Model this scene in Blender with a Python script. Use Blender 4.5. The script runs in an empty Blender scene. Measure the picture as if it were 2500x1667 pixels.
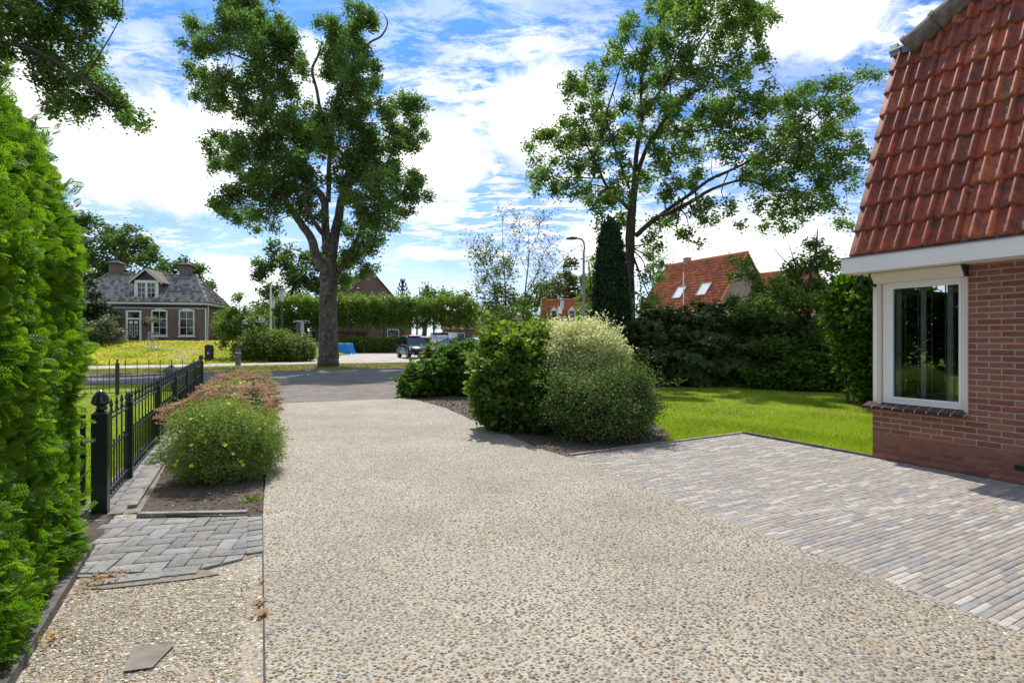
import bpy, math, random
import numpy as np
from mathutils import Vector, Matrix
random.seed(7); rng = np.random.default_rng(7)
scene = bpy.context.scene; COL = scene.collection
R = math.radians
# ---------------------------------------------------------------- camera
FP, HC, HV = 1304.0, 1.4, 828.0
cd = bpy.data.cameras.new('camera'); cam = bpy.data.objects.new('camera', cd); COL.objects.link(cam)
cam.location = (0, 0, HC); cam.rotation_euler = (R(90), 0, 0)
cd.sensor_width = 36; cd.lens = 36*FP/2500; cd.shift_y = (HV-833.5)/2500
cd.clip_start = 0.05; cd.clip_end = 2000
scene.camera = cam
# ---------------------------------------------------------------- sun, sky, exposure
SUN = Vector((-0.242*math.cos(R(57.5)), 0.970*math.cos(R(57.5)), math.sin(R(57.5)))).normalized()
sd = bpy.data.lights.new('sun', 'SUN'); sd.energy = 3.2; sd.angle = R(0.6); sd.color = (1, .95, .87)
sun = bpy.data.objects.new('sun', sd); COL.objects.link(sun)
sun.rotation_euler = SUN.to_track_quat('Z', 'Y').to_euler(); sun.location = (-10, 30, 40)
vs = scene.view_settings; vs.view_transform = 'Standard'; vs.look = 'None'; vs.gamma = 1; vs.exposure = 0.72
vs.use_curve_mapping = False
scene.cycles.max_bounces = 8; scene.cycles.transparent_max_bounces = 8
SKY_STRENGTH = 0.15
world = bpy.data.worlds.new('World'); scene.world = world; world.use_nodes = True
class N:
    """tiny node helper"""
    def __init__(s, nt): s.nt = nt; s.n = nt.nodes; s.l = nt.links
    def set(s, sock, v):
        if isinstance(v, bpy.types.NodeSocket): s.l.new(v, sock)
        elif v is not None: sock.default_value = v
    def add(s, t, ins=None, **kw):
        n = s.n.new(t)
        for k, v in kw.items(): setattr(n, k, v)
        for k, v in (ins or {}).items(): s.set(n.inputs[k], v)
        return n
    def math(s, op, a, b=None, c=None, clamp=False):
        n = s.n.new('ShaderNodeMath'); n.operation = op; n.use_clamp = clamp
        s.set(n.inputs[0], a)
        if b is not None: s.set(n.inputs[1], b)
        if c is not None: s.set(n.inputs[2], c)
        return n.outputs[0]
    def ramp(s, fac, stops, interp='LINEAR'):
        n = s.n.new('ShaderNodeValToRGB'); cr = n.color_ramp; cr.interpolation = interp
        while len(cr.elements) < len(stops): cr.elements.new(0.5)
        for e, (p, c) in zip(cr.elements, stops):
            e.position = p; e.color = (c, c, c, 1) if isinstance(c, (int, float)) else (*c[:3], 1)
        s.l.new(fac, n.inputs[0]); return n.outputs[0]
    def mix(s, f, a, b, mode='MIX'):
        n = s.n.new('ShaderNodeMix'); n.data_type = 'RGBA'; n.blend_type = mode
        s.set(n.inputs[0], f)
        for i, v in ((6, a), (7, b)):
            if not isinstance(v, bpy.types.NodeSocket): v = (*v[:3], 1)
            s.set(n.inputs[i], v)
        return n.outputs[2]
    def noise(s, vec, scale, detail=4, rough=.55, dist=0):
        n = s.n.new('ShaderNodeTexNoise'); s.set(n.inputs['Vector'], vec)
        n.inputs['Scale'].default_value = scale; n.inputs['Detail'].default_value = detail
        n.inputs['Roughness'].default_value = rough; n.inputs['Distortion'].default_value = dist
        return n.outputs[0]
def pixdir(u, v): return Vector(((u-1250)/FP, 1, -(v-HV)/FP)).normalized()
def build_world():
    w = N(world.node_tree); w.n.clear()
    sky = w.add('ShaderNodeTexSky', sky_type='NISHITA'); sky.sun_disc = False
    sky.sun_elevation = R(57.5); sky.sun_rotation = math.atan2(SUN.x, SUN.y); sky.air_density = 1.0; sky.dust_density = .8; sky.ozone_density = 2.0
    tc = w.add('ShaderNodeTexCoord').outputs['Generated']
    sep = w.add('ShaderNodeSeparateXYZ', {0: tc})
    z = w.math('ADD', w.math('MAXIMUM', sep.outputs[2], 0), .16)
    px = w.math('DIVIDE', sep.outputs[0], z); py = w.math('DIVIDE', sep.outputs[1], z)
    p = w.add('ShaderNodeCombineXYZ', {0: px, 1: py, 2: 0}).outputs[0]
    ps = w.add('ShaderNodeMapping', {'Vector': p, 'Scale': (0.55, 1.15, 1), 'Rotation': (0, 0, R(25))}).outputs[0]
    # small broken altocumulus flakes and thin veils, in a flat cloud layer
    flakes = w.ramp(w.noise(ps, 10, 9, .70, .3), [(.43, 0), (.58, 1)])
    patch = w.ramp(w.noise(ps, 1.3, 3, .5), [(.36, .15), (.56, 1)])
    veil = w.ramp(w.noise(ps, 1.9, 10, .66, .9), [(.53, 0), (.80, 1)])
    thin = w.math('ADD', w.math('MULTIPLY', w.math('MULTIPLY', flakes, patch), .86), w.math('MULTIPLY', veil, .40), clamp=True)
    # larger cumulus, each around its own direction in the sky
    wob = w.noise(tc, 5.5, 9, .62, .3)
    dens = None
    for (u, v, sx, sy, a) in CLOUDS:
        d0 = pixdir(u, v)
        dv = w.add('ShaderNodeVectorMath', {0: tc, 1: tuple(d0)}, operation='SUBTRACT').outputs[0]
        sc = w.add('ShaderNodeVectorMath', {0: dv, 1: (1/sx, 1/sx, 1/sy)}, operation='MULTIPLY').outputs[0]
        ln = w.add('ShaderNodeVectorMath', {0: sc}, operation='LENGTH').outputs['Value']
        g = w.math('MULTIPLY', w.math('SUBTRACT', 1, ln, clamp=True), a)
        dens = g if dens is None else w.math('MAXIMUM', dens, g)
    cum = w.ramp(w.math('ADD', dens, w.math('MULTIPLY', w.math('SUBTRACT', wob, .5), 1.6)), [(.30, 0), (.52, .7), (.85, 1)])
    # haze band: thin white towards the horizon
    low = w.ramp(sep.outputs[2], [(0.0, .62), (.08, .48), (.22, .20), (.45, 0.03)])
    cov = w.math('MAXIMUM', w.math('MAXIMUM', thin, cum), low)
    shade = w.ramp(w.noise(tc, 7, 5, .55), [(.3, .62), (.62, 1.0)])
    cc = w.mix(1.0, (6.9, 6.85, 6.75), shade, 'MULTIPLY')
    skyc = w.mix(1.0, sky.outputs[0], (.15, .39, .66), 'MULTIPLY')
    col = w.mix(cov, skyc, cc)
    bg = w.add('ShaderNodeBackground', {'Color': col, 'Strength': SKY_STRENGTH})
    out = w.add('ShaderNodeOutputWorld'); w.l.new(bg.outputs[0], out.inputs[0])
CLOUDS = [(430, 350, .26, .13, 1.05), (570, 290, .15, .12, 1.05), (1060, 380, .19, .12, 1.1), (1330, 300, .18, .15, 1.1), (20, 230, .16, .12, 1.1),
          (1650, 600, .34, .11, 1.2), (1900, 640, .26, .10, 1.1), (600, 690, .13, .08, 1.1), (1080, 620, .2, .035, .8), (2000, 20, .36, .13, .8), (250, 440, .3, .06, .7), (1080, 520, .26, .05, .7), (760, 200, .16, .1, .8)]
build_world()
# ---------------------------------------------------------------- helpers
def G(u, v):
    Y = HC*FP/(v-HV); return Vector(((u-1250)*Y/FP, Y, 0))
def P(u, v, Y): return Vector(((u-1250)*Y/FP, Y, HC-(v-HV)*Y/FP))
def npmesh(name, V, F, tint=None, smooth=False):
    """V (n,3) array, F (m,k) array of equal polygons or a list of such arrays"""
    Fs = F if isinstance(F, list) else [F]
    me = bpy.data.meshes.new(name); V = np.asarray(V, np.float32)
    me.vertices.add(len(V)); me.vertices.foreach_set('co', V.ravel())
    idx = np.concatenate([np.asarray(f, np.int32).ravel() for f in Fs])
    cnt = np.concatenate([np.full(len(f), f.shape[1], np.int32) for f in map(np.asarray, Fs)])
    me.loops.add(len(idx)); me.loops.foreach_set('vertex_index', idx)
    me.polygons.add(len(cnt)); st = np.zeros(len(cnt), np.int32); st[1:] = np.cumsum(cnt)[:-1]
    me.polygons.foreach_set('loop_start', st); me.polygons.foreach_set('loop_total', cnt)
    if smooth: me.polygons.foreach_set('use_smooth', np.ones(len(cnt), bool))
    me.update(calc_edges=True)
    if tint is not None:
        a = me.attributes.new('tint', 'FLOAT', 'POINT'); a.data.foreach_set('value', np.asarray(tint, np.float32))
    return me
def link(name, me, mat=None, parent=None, kind=None, world=True):
    o = bpy.data.objects.new(name, me); COL.objects.link(o)
    if mat is not None and me is not None and len(me.materials) == 0: me.materials.append(mat)
    if parent is not None:
        o.parent = parent
        if world: o.matrix_parent_inverse = parent['_mi'] if False else Matrix.Translation(-parent.location)
    if kind: o['kind'] = kind
    return o
def thing(name, label, cat, loc=(0, 0, 0), rz=0, group=None):
    o = bpy.data.objects.new(name, None); COL.objects.link(o); o.empty_display_size = .1
    o.location = loc; o.rotation_euler = (0, 0, rz); o['label'] = label; o['category'] = cat
    if group: o['group'] = group
    return o
def tag(o, label, cat, group=None):
    o['label'] = label; o['category'] = cat
    if group: o['group'] = group
    return o
class MB:
    def __init__(s): s.v = []; s.f = []; s.t = []; s.cur = None
    def add(s, vs_, fs):
        b = len(s.v); s.v += [tuple(p) for p in vs_]; s.f += [tuple(b+i for i in f) for f in fs]
        s.t += [s.cur if s.cur is not None else .5]*len(vs_)
    def obox(s, o, a, b, c):
        """parallelepiped: origin and three edge vectors"""
        o, a, b, c = map(Vector, (o, a, b, c))
        s.add([o, o+a, o+a+b, o+b, o+c, o+a+c, o+a+b+c, o+b+c],
              [(0, 3, 2, 1), (4, 5, 6, 7), (0, 1, 5, 4), (1, 2, 6, 5), (2, 3, 7, 6), (3, 0, 4, 7)])
    def box(s, x0, x1, y0, y1, z0, z1): s.obox((x0, y0, z0), (x1-x0, 0, 0), (0, y1-y0, 0), (0, 0, z1-z0))
    def quad(s, *p): s.add(p, [tuple(range(len(p)))])
    def prism(s, poly, z0, z1):
        n = len(poly)
        s.add([(p[0], p[1], z0) for p in poly]+[(p[0], p[1], z1) for p in poly],
              [tuple(range(n-1, -1, -1)), tuple(range(n, 2*n))]+[(i, (i+1) % n, n+(i+1) % n, n+i) for i in range(n)])
    def ext(s, poly, d):
        """prism from a 3-D polygon and an extrusion vector"""
        n = len(poly); d = Vector(d); poly = [Vector(p) for p in poly]
        s.add(poly+[p+d for p in poly], [tuple(range(n-1, -1, -1)), tuple(range(n, 2*n))]+[(i, (i+1) % n, n+(i+1) % n, n+i) for i in range(n)])
    def tube(s, pts, rad, n=8, cap=True):
        pts = [Vector(p) for p in pts]; m = len(pts)
        if isinstance(rad, (int, float)): rad = [rad]*m
        b = len(s.v); ref = None
        for i, p in enumerate(pts):
            d = (pts[min(i+1, m-1)]-pts[max(i-1, 0)]).normalized()
            if ref is None: ref = d.orthogonal().normalized()
            ref = (ref-d*ref.dot(d)); ref = ref.normalized() if ref.length > 1e-6 else d.orthogonal().normalized()
            q = d.cross(ref)
            for k in range(n):
                a = 2*math.pi*k/n; s.v.append(tuple(p+(ref*math.cos(a)+q*math.sin(a))*rad[i])); s.t.append(s.cur if s.cur is not None else .5)
        for i in range(m-1):
            for k in range(n):
                k2 = (k+1) % n; s.f.append((b+i*n+k, b+i*n+k2, b+(i+1)*n+k2, b+(i+1)*n+k))
        if cap: s.f.append(tuple(b+k for k in range(n-1, -1, -1))); s.f.append(tuple(b+(m-1)*n+k for k in range(n)))
    def lathe(s, prof, c=(0, 0, 0), n=14):
        b = len(s.v); m = len(prof)
        for (r, z) in prof:
            for k in range(n):
                a = 2*math.pi*k/n; s.v.append((c[0]+r*math.cos(a), c[1]+r*math.sin(a), c[2]+z)); s.t.append(s.cur if s.cur is not None else .5)
        for i in range(m-1):
            for k in range(n):
                k2 = (k+1) % n; s.f.append((b+i*n+k, b+i*n+k2, b+(i+1)*n+k2, b+(i+1)*n+k))
        s.f.append(tuple(b+k for k in range(n-1, -1, -1))); s.f.append(tuple(b+(m-1)*n+k for k in range(n)))
    def mesh(s, name, smooth=False):
        me = bpy.data.meshes.new(name); me.from_pydata(s.v, [], s.f); me.update()
        a = me.attributes.new('tint', 'FLOAT', 'POINT'); a.data.foreach_set('value', np.array(s.t, np.float32))
        if smooth:
            me.polygons.foreach_set('use_smooth', np.ones(len(me.polygons), bool))
        return me
    def build(s, name, mat, parent=None, kind=None, world=True, smooth=False):
        return link(name, s.mesh(name, smooth), mat, parent, kind, world)
def smooth_path(pts, k=4):
    """Catmull-Rom through points (tuples of any length)"""
    a = [np.array(p, float) for p in pts]; a = [2*a[0]-a[1]]+a+[2*a[-1]-a[-2]]; out = []
    for i in range(1, len(a)-2):
        for j in range(k):
            t = j/k; p0, p1, p2, p3 = a[i-1:i+3]
            out.append(.5*((2*p1)+(-p0+p2)*t+(2*p0-5*p1+4*p2-p3)*t*t+(-p0+3*p1-3*p2+p3)*t**3))
    out.append(a[-2]); return out
def clip(poly, a, b):
    """keep the part of a 2-D polygon left of the line a->b"""
    out = []; n = len(poly)
    side = lambda p: (b[0]-a[0])*(p[1]-a[1])-(b[1]-a[1])*(p[0]-a[0])
    for i in range(n):
        p, q = poly[i], poly[(i+1) % n]; sp, sq = side(p), side(q)
        if sp >= 0: out.append(p)
        if (sp > 0 > sq) or (sp < 0 < sq):
            t = sp/(sp-sq); out.append((p[0]+(q[0]-p[0])*t, p[1]+(q[1]-p[1])*t))
    return out
def area(poly): return abs(sum(poly[i][0]*poly[(i+1) % len(poly)][1]-poly[(i+1) % len(poly)][0]*poly[i][1] for i in range(len(poly))))/2
# ---------------------------------------------------------------- materials
def newmat(name):
    m = bpy.data.materials.new(name); m.use_nodes = True; w = N(m.node_tree); w.n.clear()
    out = w.add('ShaderNodeOutputMaterial'); return m, w, out
def obj_co(w): return w.add('ShaderNodeTexCoord').outputs['Object']
def geo_co(w): return w.add('ShaderNodeNewGeometry').outputs['Position']
def tintn(w): return w.add('ShaderNodeAttribute', attribute_name='tint').outputs['Fac']
def bsdf(w, out, col, rough=.7, bump=None, bstr=.3, bdist=.01, spec=.4, metal=0, coat=0):
    b = w.add('ShaderNodeBsdfPrincipled', {'Base Color': col if isinstance(col, bpy.types.NodeSocket) else (*col[:3], 1), 'Roughness': rough, 'Metallic': metal, 'Specular IOR Level': spec, 'Coat Weight': coat})
    if bump is not None:
        bn = w.add('ShaderNodeBump', {'Height': bump, 'Strength': bstr, 'Distance': bdist}); w.l.new(bn.outputs[0], b.inputs['Normal'])
    w.l.new(b.outputs[0], out.inputs[0]); return b
def plain(name, col, rough=.6, var=.15, scale=6, bstr=.15, metal=0, spec=.4, coat=0):
    m, w, out = newmat(name); co = geo_co(w); n1 = w.noise(co, scale, 6)
    c = w.mix(w.ramp(n1, [(.3, 0), (.7, 1)]), [x*(1-var) for x in col], [min(1, x*(1+var)) for x in col])
    bsdf(w, out, c, rough, w.noise(co, scale*9, 4), bstr, .004, spec, metal, coat); return m
def tinted(name, cols, rough=.75, scale=30, var=.25, bstr=.4, bdist=.003, dirt=None, spec=.3, stretch=(1, 1, 1)):
    """base colour picked per piece by its tint value, with grain and wear"""
    m, w, out = newmat(name); co = geo_co(w); t = tintn(w); k = len(cols)
    c = w.ramp(t, [(i/k, cc) for i, cc in enumerate(cols)], 'CONSTANT')
    st = w.add('ShaderNodeMapping', {'Vector': co, 'Scale': stretch}).outputs[0]
    n1 = w.noise(st, scale, 6, .65); g = w.ramp(n1, [(.25, 1-var), (.75, 1+var*.6)])
    c = w.mix(1, c, g, 'MULTIPLY')
    if dirt:
        d = w.ramp(w.noise(co, dirt[1], 5, .6), [(dirt[2], 0), (dirt[2]+.12, dirt[3])]); c = w.mix(d, c, dirt[0])
    bsdf(w, out, c, rough, n1, bstr, bdist, spec); return m
def leafmat(name, cols, trans=.38, rough=.42, tcol=(1.35, 1.5, .55), spec=.45):
    """leaf: colour per leaf from tint, thin translucent blade"""
    m, w, out = newmat(name); t = tintn(w); k = len(cols)-1
    c = w.ramp(t, [(i/k, cc) for i, cc in enumerate(cols)])
    b = w.add('ShaderNodeBsdfPrincipled', {'Base Color': c, 'Roughness': rough, 'Specular IOR Level': spec})
    tr = w.add('ShaderNodeBsdfTranslucent', {'Color': w.mix(1, c, tcol, 'MULTIPLY')})
    mx = w.add('ShaderNodeMixShader', {0: trans}); w.l.new(b.outputs[0], mx.inputs[1]); w.l.new(tr.outputs[0], mx.inputs[2])
    w.l.new(mx.outputs[0], out.inputs[0]); return m
def barkmat(name, c1, c2, scale=8, lichen=None):
    m, w, out = newmat(name); co = geo_co(w)
    st = w.add('ShaderNodeMapping', {'Vector': co, 'Scale': (1, 1, .22)}).outputs[0]
    n1 = w.noise(st, scale, 8, .7, .4); c = w.mix(w.ramp(n1, [(.35, 0), (.65, 1)]), c1, c2)
    if lichen:
        n2 = w.noise(co, 5, 7, .75); c = w.mix(w.ramp(n2, [(.54, 0), (.62, .8)]), c, lichen)
    bsdf(w, out, c, .9, n1, 1.0, .05, .2); return m
def pebblemat(name, scale, cover, cols, matrix, dustcol, tone=1.0):
    m, w, out = newmat(name); co = geo_co(w)
    wc = w.add('ShaderNodeMapping', {'Vector': co, 'Scale': (1, 1.25, 1), 'Rotation': (0, 0, .4)}).outputs[0]
    vor = w.add('ShaderNodeTexVoronoi', {'Vector': wc, 'Scale': scale, 'Randomness': 1.0}, voronoi_dimensions='2D')
    rnd = w.add('ShaderNodeSeparateColor', {0: vor.outputs['Color']}); k = len(cols)
    pc = w.ramp(rnd.outputs[0], [(i/k, c) for i, c in enumerate(cols)], 'CONSTANT')
    pc = w.mix(1, pc, w.ramp(rnd.outputs[2], [(0, .75), (1, 1.2)]), 'MULTIPLY')
    size = w.math('MULTIPLY_ADD', rnd.outputs[1], .30, .22)
    inside = w.math('GREATER_THAN', size, vor.outputs['Distance'])
    big = w.noise(co, 1.7, 6, .62); mid = w.noise(co, 9, 5, .6)
    vis = w.math('ADD', rnd.outputs[2], w.math('MULTIPLY', w.math('SUBTRACT', big, .5), 3.4))
    vis = w.math('ADD', vis, w.math('MULTIPLY', w.math('SUBTRACT', mid, .5), .8))
    show = w.math('MULTIPLY', inside, w.math('GREATER_THAN', vis, 1-cover))
    mc = w.mix(w.ramp(w.noise(co, 14, 8, .7), [(.3, 0), (.7, 1)]), [x*.78 for x in matrix], matrix)
    mc = w.mix(w.ramp(big, [(.35, 0), (.65, .6)]), mc, dustcol)
    st = w.noise(co, .55, 5, .6)
    mc = w.mix(w.ramp(st, [(.40, .5), (.60, 0)]), mc, [x*.55 for x in matrix])
    edge = w.ramp(w.math('SUBTRACT', vor.outputs['Distance'], size), [(0, .48), (.12, 1)])  # gap shadow round each pebble, painted into the matrix colour
    mc = w.mix(1, mc, edge, 'MULTIPLY')
    c = w.mix(show, mc, pc)
    dome = w.math('MULTIPLY', w.math('SUBTRACT', size, vor.outputs['Distance'], clamp=True), show)
    h = w.math('ADD', w.math('MULTIPLY', dome, 1.2), w.math('MULTIPLY', w.noise(co, 160, 3), .25))
    bsdf(w, out, c, .7, h, .8, .012, .35); return m
M = {}
def mats():
    M['drive'] = pebblemat('exposed_aggregate', 50, .82, [(.20, .16, .105), (.36, .29, .18), (.07, .062, .05), (.52, .46, .34), (.36, .22, .09), (.11, .10, .08), (.27, .225, .16), (.17, .12, .07)], (.40, .36, .29), (.50, .455, .375))
    M['coarse'] = pebblemat('coarse_aggregate', 50, 1.0, [(.44, .38, .28), (.60, .54, .43), (.26, .22, .17), (.50, .36, .18), (.68, .63, .54), (.2, .18, .145), (.44, .33, .18), (.54, .48, .37)], (.33, .28, .21), (.52, .47, .38))
    M['paver'] = tinted('clay_paver', [(.34, .29, .245), (.30, .285, .265), (.37, .335, .29), (.31, .26, .22), (.255, .25, .24), (.43, .405, .36), (.335, .31, .275), (.32, .275, .235)], .8, 26, .28, .3, .002, ((.36, .32, .26), 2.2, .52, .4), spec=.12)
    M['greypaver'] = tinted('concrete_paver', [(.235, .23, .22), (.28, .275, .26), (.20, .198, .19), (.26, .25, .23), (.30, .295, .28), (.245, .235, .215)], .9, 30, .35, .5, .003, ((.38, .34, .27), 3.5, .55, .45), spec=.12)
    M['patiojoint'] = plain('patio_joint', (.045, .040, .034), .95, .3, 30)
    M['joint'] = plain('sand_joint', (.22, .19, .15), .95, .35, 30)
    M['darkjoint'] = plain('dark_joint', (.07, .065, .06), .95, .3, 30)
    M['kerb'] = plain('concrete_kerb', (.24, .23, .21), .9, .3, 9, .4)
    M['darkkerb'] = plain('dark_kerb', (.12, .11, .10), .85, .3, 12, .3)
    M['slab'] = plain('stone_slab', (.21, .185, .155), .85, .3, 10, .4)
    M['brick'] = tinted('wall_brick', [(.30, .115, .066), (.26, .10, .06), (.33, .135, .08), (.275, .11, .072), (.235, .088, .055)], .85, 55, .45, 1.0, .012, ((.30, .16, .12), 26, .60, .3), stretch=(.35, .35, 1.6))
    M['mortar'] = plain('light_mortar', (.36, .34, .28), .95, .12, 40)
    M['mortardark'] = plain('grey_mortar', (.15, .15, .14), .95, .15, 40)
    M['white'] = plain('white_paint', (.78, .76, .70), .45, .03, 2, .02)
    M['cream'] = plain('cream_paint', (.66, .60, .48), .4, .03, 2, .02)
    M['rooftile'] = rooftile()
    M['ridge'] = plain('weathered_ridge_tile', (.16, .13, .11), .9, .45, 14, .6)
    M['lead'] = plain('lead_flashing', (.17, .2, .23), .5, .2, 8, .2, metal=.3)
    M['black'] = plain('black_gloss', (.012, .012, .013), .35, .1, 4, .02)
    M['fence'] = plain('dark_green_paint', (.006, .016, .014), .28, .25, 12, .08, spec=.6)
    M['sillbrick'] = tinted('glazed_sill_tile', [(.045, .018, .014), (.055, .022, .017), (.036, .016, .013)], .35, 30, .2, .1)
    M['soil'] = soil()
    M['asphalt'] = roadmat()
    M['apron'] = brickground('street_brick', (.17, .145, .125), (.25, .22, .19), (.09, .08, .07))
    M['path'] = brickground('pale_paving', (.40, .36, .31), (.50, .46, .40), (.27, .24, .2), .3)
    M['lawn'] = lawnmat('lawn_ground', (.18, .25, .018), (.28, .34, .028), (.34, .32, .08), .60)
    M['verge'] = lawnmat('dry_verge', (.11, .14, .03), (.22, .19, .07), (.25, .18, .09), .46)
    M['field'] = lawnmat('flower_meadow', (.10, .15, .025), (.19, .20, .045), (.27, .22, .05), .48)
    M['bark'] = barkmat('oak_bark', (.05, .042, .033), (.15, .13, .105), 7, (.26, .27, .23))
    M['bark2'] = barkmat('dark_bark', (.035, .028, .022), (.10, .08, .062), 9)
    M['twig'] = plain('twig_bark', (.09, .07, .055), .9, .3, 20)
    M['oak'] = leafmat('oak_leaf', [(.095, .145, .05), (.12, .18, .058), (.145, .215, .066), (.19, .26, .08)], .52, .5, tcol=(1.15, 1.5, .6), spec=.3)
    M['oak2'] = leafmat('bright_oak_leaf', [(.09, .145, .04), (.12, .185, .046), (.155, .23, .052), (.21, .285, .065)], .52, .5, tcol=(1.2, 1.5, .6), spec=.3)
    M['far'] = leafmat('far_leaf', [(.07, .11, .035), (.09, .14, .04), (.115, .175, .05), (.15, .21, .065)], .48, .5, tcol=(1.15, 1.45, .65), spec=.25)
    M['lime'] = leafmat('lime_tree_leaf', [(.055, .10, .012), (.09, .155, .016), (.14, .215, .024), (.22, .31, .045)], .48)
    M['thuja'] = leafmat('thuja_scale_leaf', [(.05, .115, .012), (.085, .185, .016), (.14, .27, .020), (.25, .38, .03)], .46, .55, spec=.3)
    M['ivy'] = leafmat('ivy_leaf', [(.04, .09, .010), (.06, .13, .012), (.10, .185, .016), (.18, .27, .03)], .46, .58, spec=.25)
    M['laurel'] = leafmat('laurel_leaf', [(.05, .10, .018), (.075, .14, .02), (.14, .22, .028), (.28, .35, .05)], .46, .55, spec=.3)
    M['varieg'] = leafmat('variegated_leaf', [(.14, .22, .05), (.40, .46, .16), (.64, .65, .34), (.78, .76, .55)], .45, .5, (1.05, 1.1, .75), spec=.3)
    M['cotone'] = leafmat('small_dull_leaf', [(.04, .075, .022), (.065, .11, .032), (.10, .16, .045), (.17, .23, .07), (.40, .36, .22)], .4, .55, spec=.25)
    M['rhodo'] = leafmat('rhododendron_leaf', [(.04, .07, .02), (.055, .09, .024), (.08, .125, .03), (.13, .18, .042), (.42, .30, .04)], .38, .5, spec=.3)
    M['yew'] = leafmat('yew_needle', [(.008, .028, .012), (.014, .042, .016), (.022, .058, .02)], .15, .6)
    M['poten'] = leafmat('potentilla_leaf', [(.15, .21, .06), (.21, .28, .08), (.29, .36, .11)], .48, .55, spec=.25)
    M['sedum'] = leafmat('sedum_leaf', [(.08, .15, .03), (.13, .22, .04), (.20, .30, .05)], .35)
    M['grey'] = leafmat('grey_leaf', [(.10, .12, .07), (.16, .18, .11), (.24, .26, .17)], .3)
    M['grass'] = leafmat('grass_blade', [(.18, .26, .016), (.26, .34, .02), (.34, .42, .03), (.46, .47, .10)], .5, .55, spec=.25)
    M['drygrass'] = leafmat('dry_grass_blade', [(.12, .16, .03), (.24, .22, .07), (.34, .27, .12)], .4, .6)
    M['purple'] = leafmat('young_tree_leaf', [(.07, .13, .02), (.10, .18, .025), (.15, .24, .03), (.17, .045, .035)], .4)
    M['flower_y'] = plain('yellow_petal', (.85, .68, .02), .6, .1)
    M['flower_p'] = plain('pink_petal', (.62, .16, .34), .6, .15)
    M['flower_b'] = tinted('sedum_flower', [(.58, .34, .15), (.66, .42, .22), (.50, .27, .12), (.72, .50, .36), (.68, .46, .27)], .9, 90, .4, .8)
    M['glass'] = glassmat('window_glass', .03)
    M['glassdark'] = plain('dark_glass', (.012, .015, .018), .06, .1, 3, 0, spec=.7)
    M['metal'] = plain('galvanised_metal', (.42, .43, .43), .4, .12, 5, .05, metal=.7)
    M['polegrey'] = plain('grey_pole_paint', (.30, .31, .32), .45, .06, 5)
    M['blue'] = plain('blue_tarpaulin', (.01, .26, .72), .42, .12, 3, .3, spec=.5)
    M['red'] = plain('red_plastic', (.62, .02, .018), .4, .1)
    M['wood'] = plain('dark_fence_wood', (.075, .055, .038), .85, .35, 3, .4)
    M['farbrick'] = farbrick('brown_house_brick', (.185, .115, .085), (.135, .085, .065), (.22, .19, .16))
    M['farbrickp'] = farbrick('pale_house_brick', (.34, .27, .21), (.28, .21, .165), (.36, .32, .27))
    M['orangetile'] = tinted('orange_clay_tile', [(.44, .14, .055), (.38, .115, .045), (.50, .18, .075), (.33, .10, .05)], .7, 3, .3, .2, .004)
    M['redtile'] = tinted('red_brown_clay_tile', [(.26, .085, .05), (.22, .07, .045), (.30, .11, .07)], .7, 3, .3, .2, .004)
    M['greytile'] = tinted('glazed_grey_tile', [(.27, .25, .22), (.36, .34, .31), (.12, .11, .10)], .34, 3, .3, .1, .004, spec=.9)  # paler tints paint sun glints onto the dark glazed tiles
    M['carblack'] = plain('black_car_paint', (.010, .008, .014), .22, .05, 1, 0, spec=.35, coat=.25)
    M['carsilver'] = plain('silver_car_paint', (.45, .46, .48), .25, .03, 1, 0, metal=.5, coat=1)
    M['carwhite'] = plain('white_car_paint', (.75, .76, .76), .3, .03, 1, 0, coat=1)
    M['tyre'] = plain('tyre_rubber', (.02, .02, .02), .85, .1, 10)
    M['trim'] = plain('grey_trim', (.10, .10, .105), .6, .1, 10)
    M['lamp'] = plain('clear_lamp_glass', (.55, .58, .6), .12, .05, 3, 0, spec=.7)
    M['carblue'] = plain('blue_door_stripe', (.02, .16, .42), .3, .1, 2, 0, coat=1)
    M['plate'] = plain('yellow_plate', (.85, .47, .01), .4, .02)
    M['deadleaf'] = leafmat('dead_leaf', [(.30, .17, .06), (.42, .24, .09), (.5, .35, .16)], .25, .7)
    M['stone'] = tinted('loose_pebble', [(.22, .18, .12), (.38, .31, .19), (.07, .062, .05), (.58, .52, .40), (.42, .26, .09), (.12, .11, .085), (.20, .14, .08), (.28, .23, .16), (.14, .13, .11)], .55, 60, .2, .2)
    M['stonelight'] = tinted('pale_pebble', [(.44, .38, .28), (.62, .56, .45), (.28, .24, .18), (.52, .38, .19), (.70, .65, .56), (.2, .18, .15), (.5, .44, .34), (.36, .3, .2)], .6, 60, .2, .2)
    M['board'] = tinted('stacked_brick', [(.30, .22, .16), (.24, .2, .17), (.36, .3, .24)], .85, 10, .3, .4)
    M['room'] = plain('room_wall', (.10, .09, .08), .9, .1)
    M['blind'] = plain('vertical_blind', (.42, .40, .36), .8, .1)
def glassmat(name, rough):
    m, w, out = newmat(name)
    fr = w.add('ShaderNodeFresnel', {'IOR': 1.65}).outputs[0]
    g = w.add('ShaderNodeBsdfGlossy', {'Color': (.9, .95, .95, 1), 'Roughness': 0.01}); t = w.add('ShaderNodeBsdfTransparent', {'Color': (.85, .9, .88, 1)})
    mx = w.add('ShaderNodeMixShader', {0: w.math('MULTIPLY_ADD', fr, 1.2, .03, clamp=True)}); w.l.new(t.outputs[0], mx.inputs[1]); w.l.new(g.outputs[0], mx.inputs[2])
    w.l.new(mx.outputs[0], out.inputs[0]); return m
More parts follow.
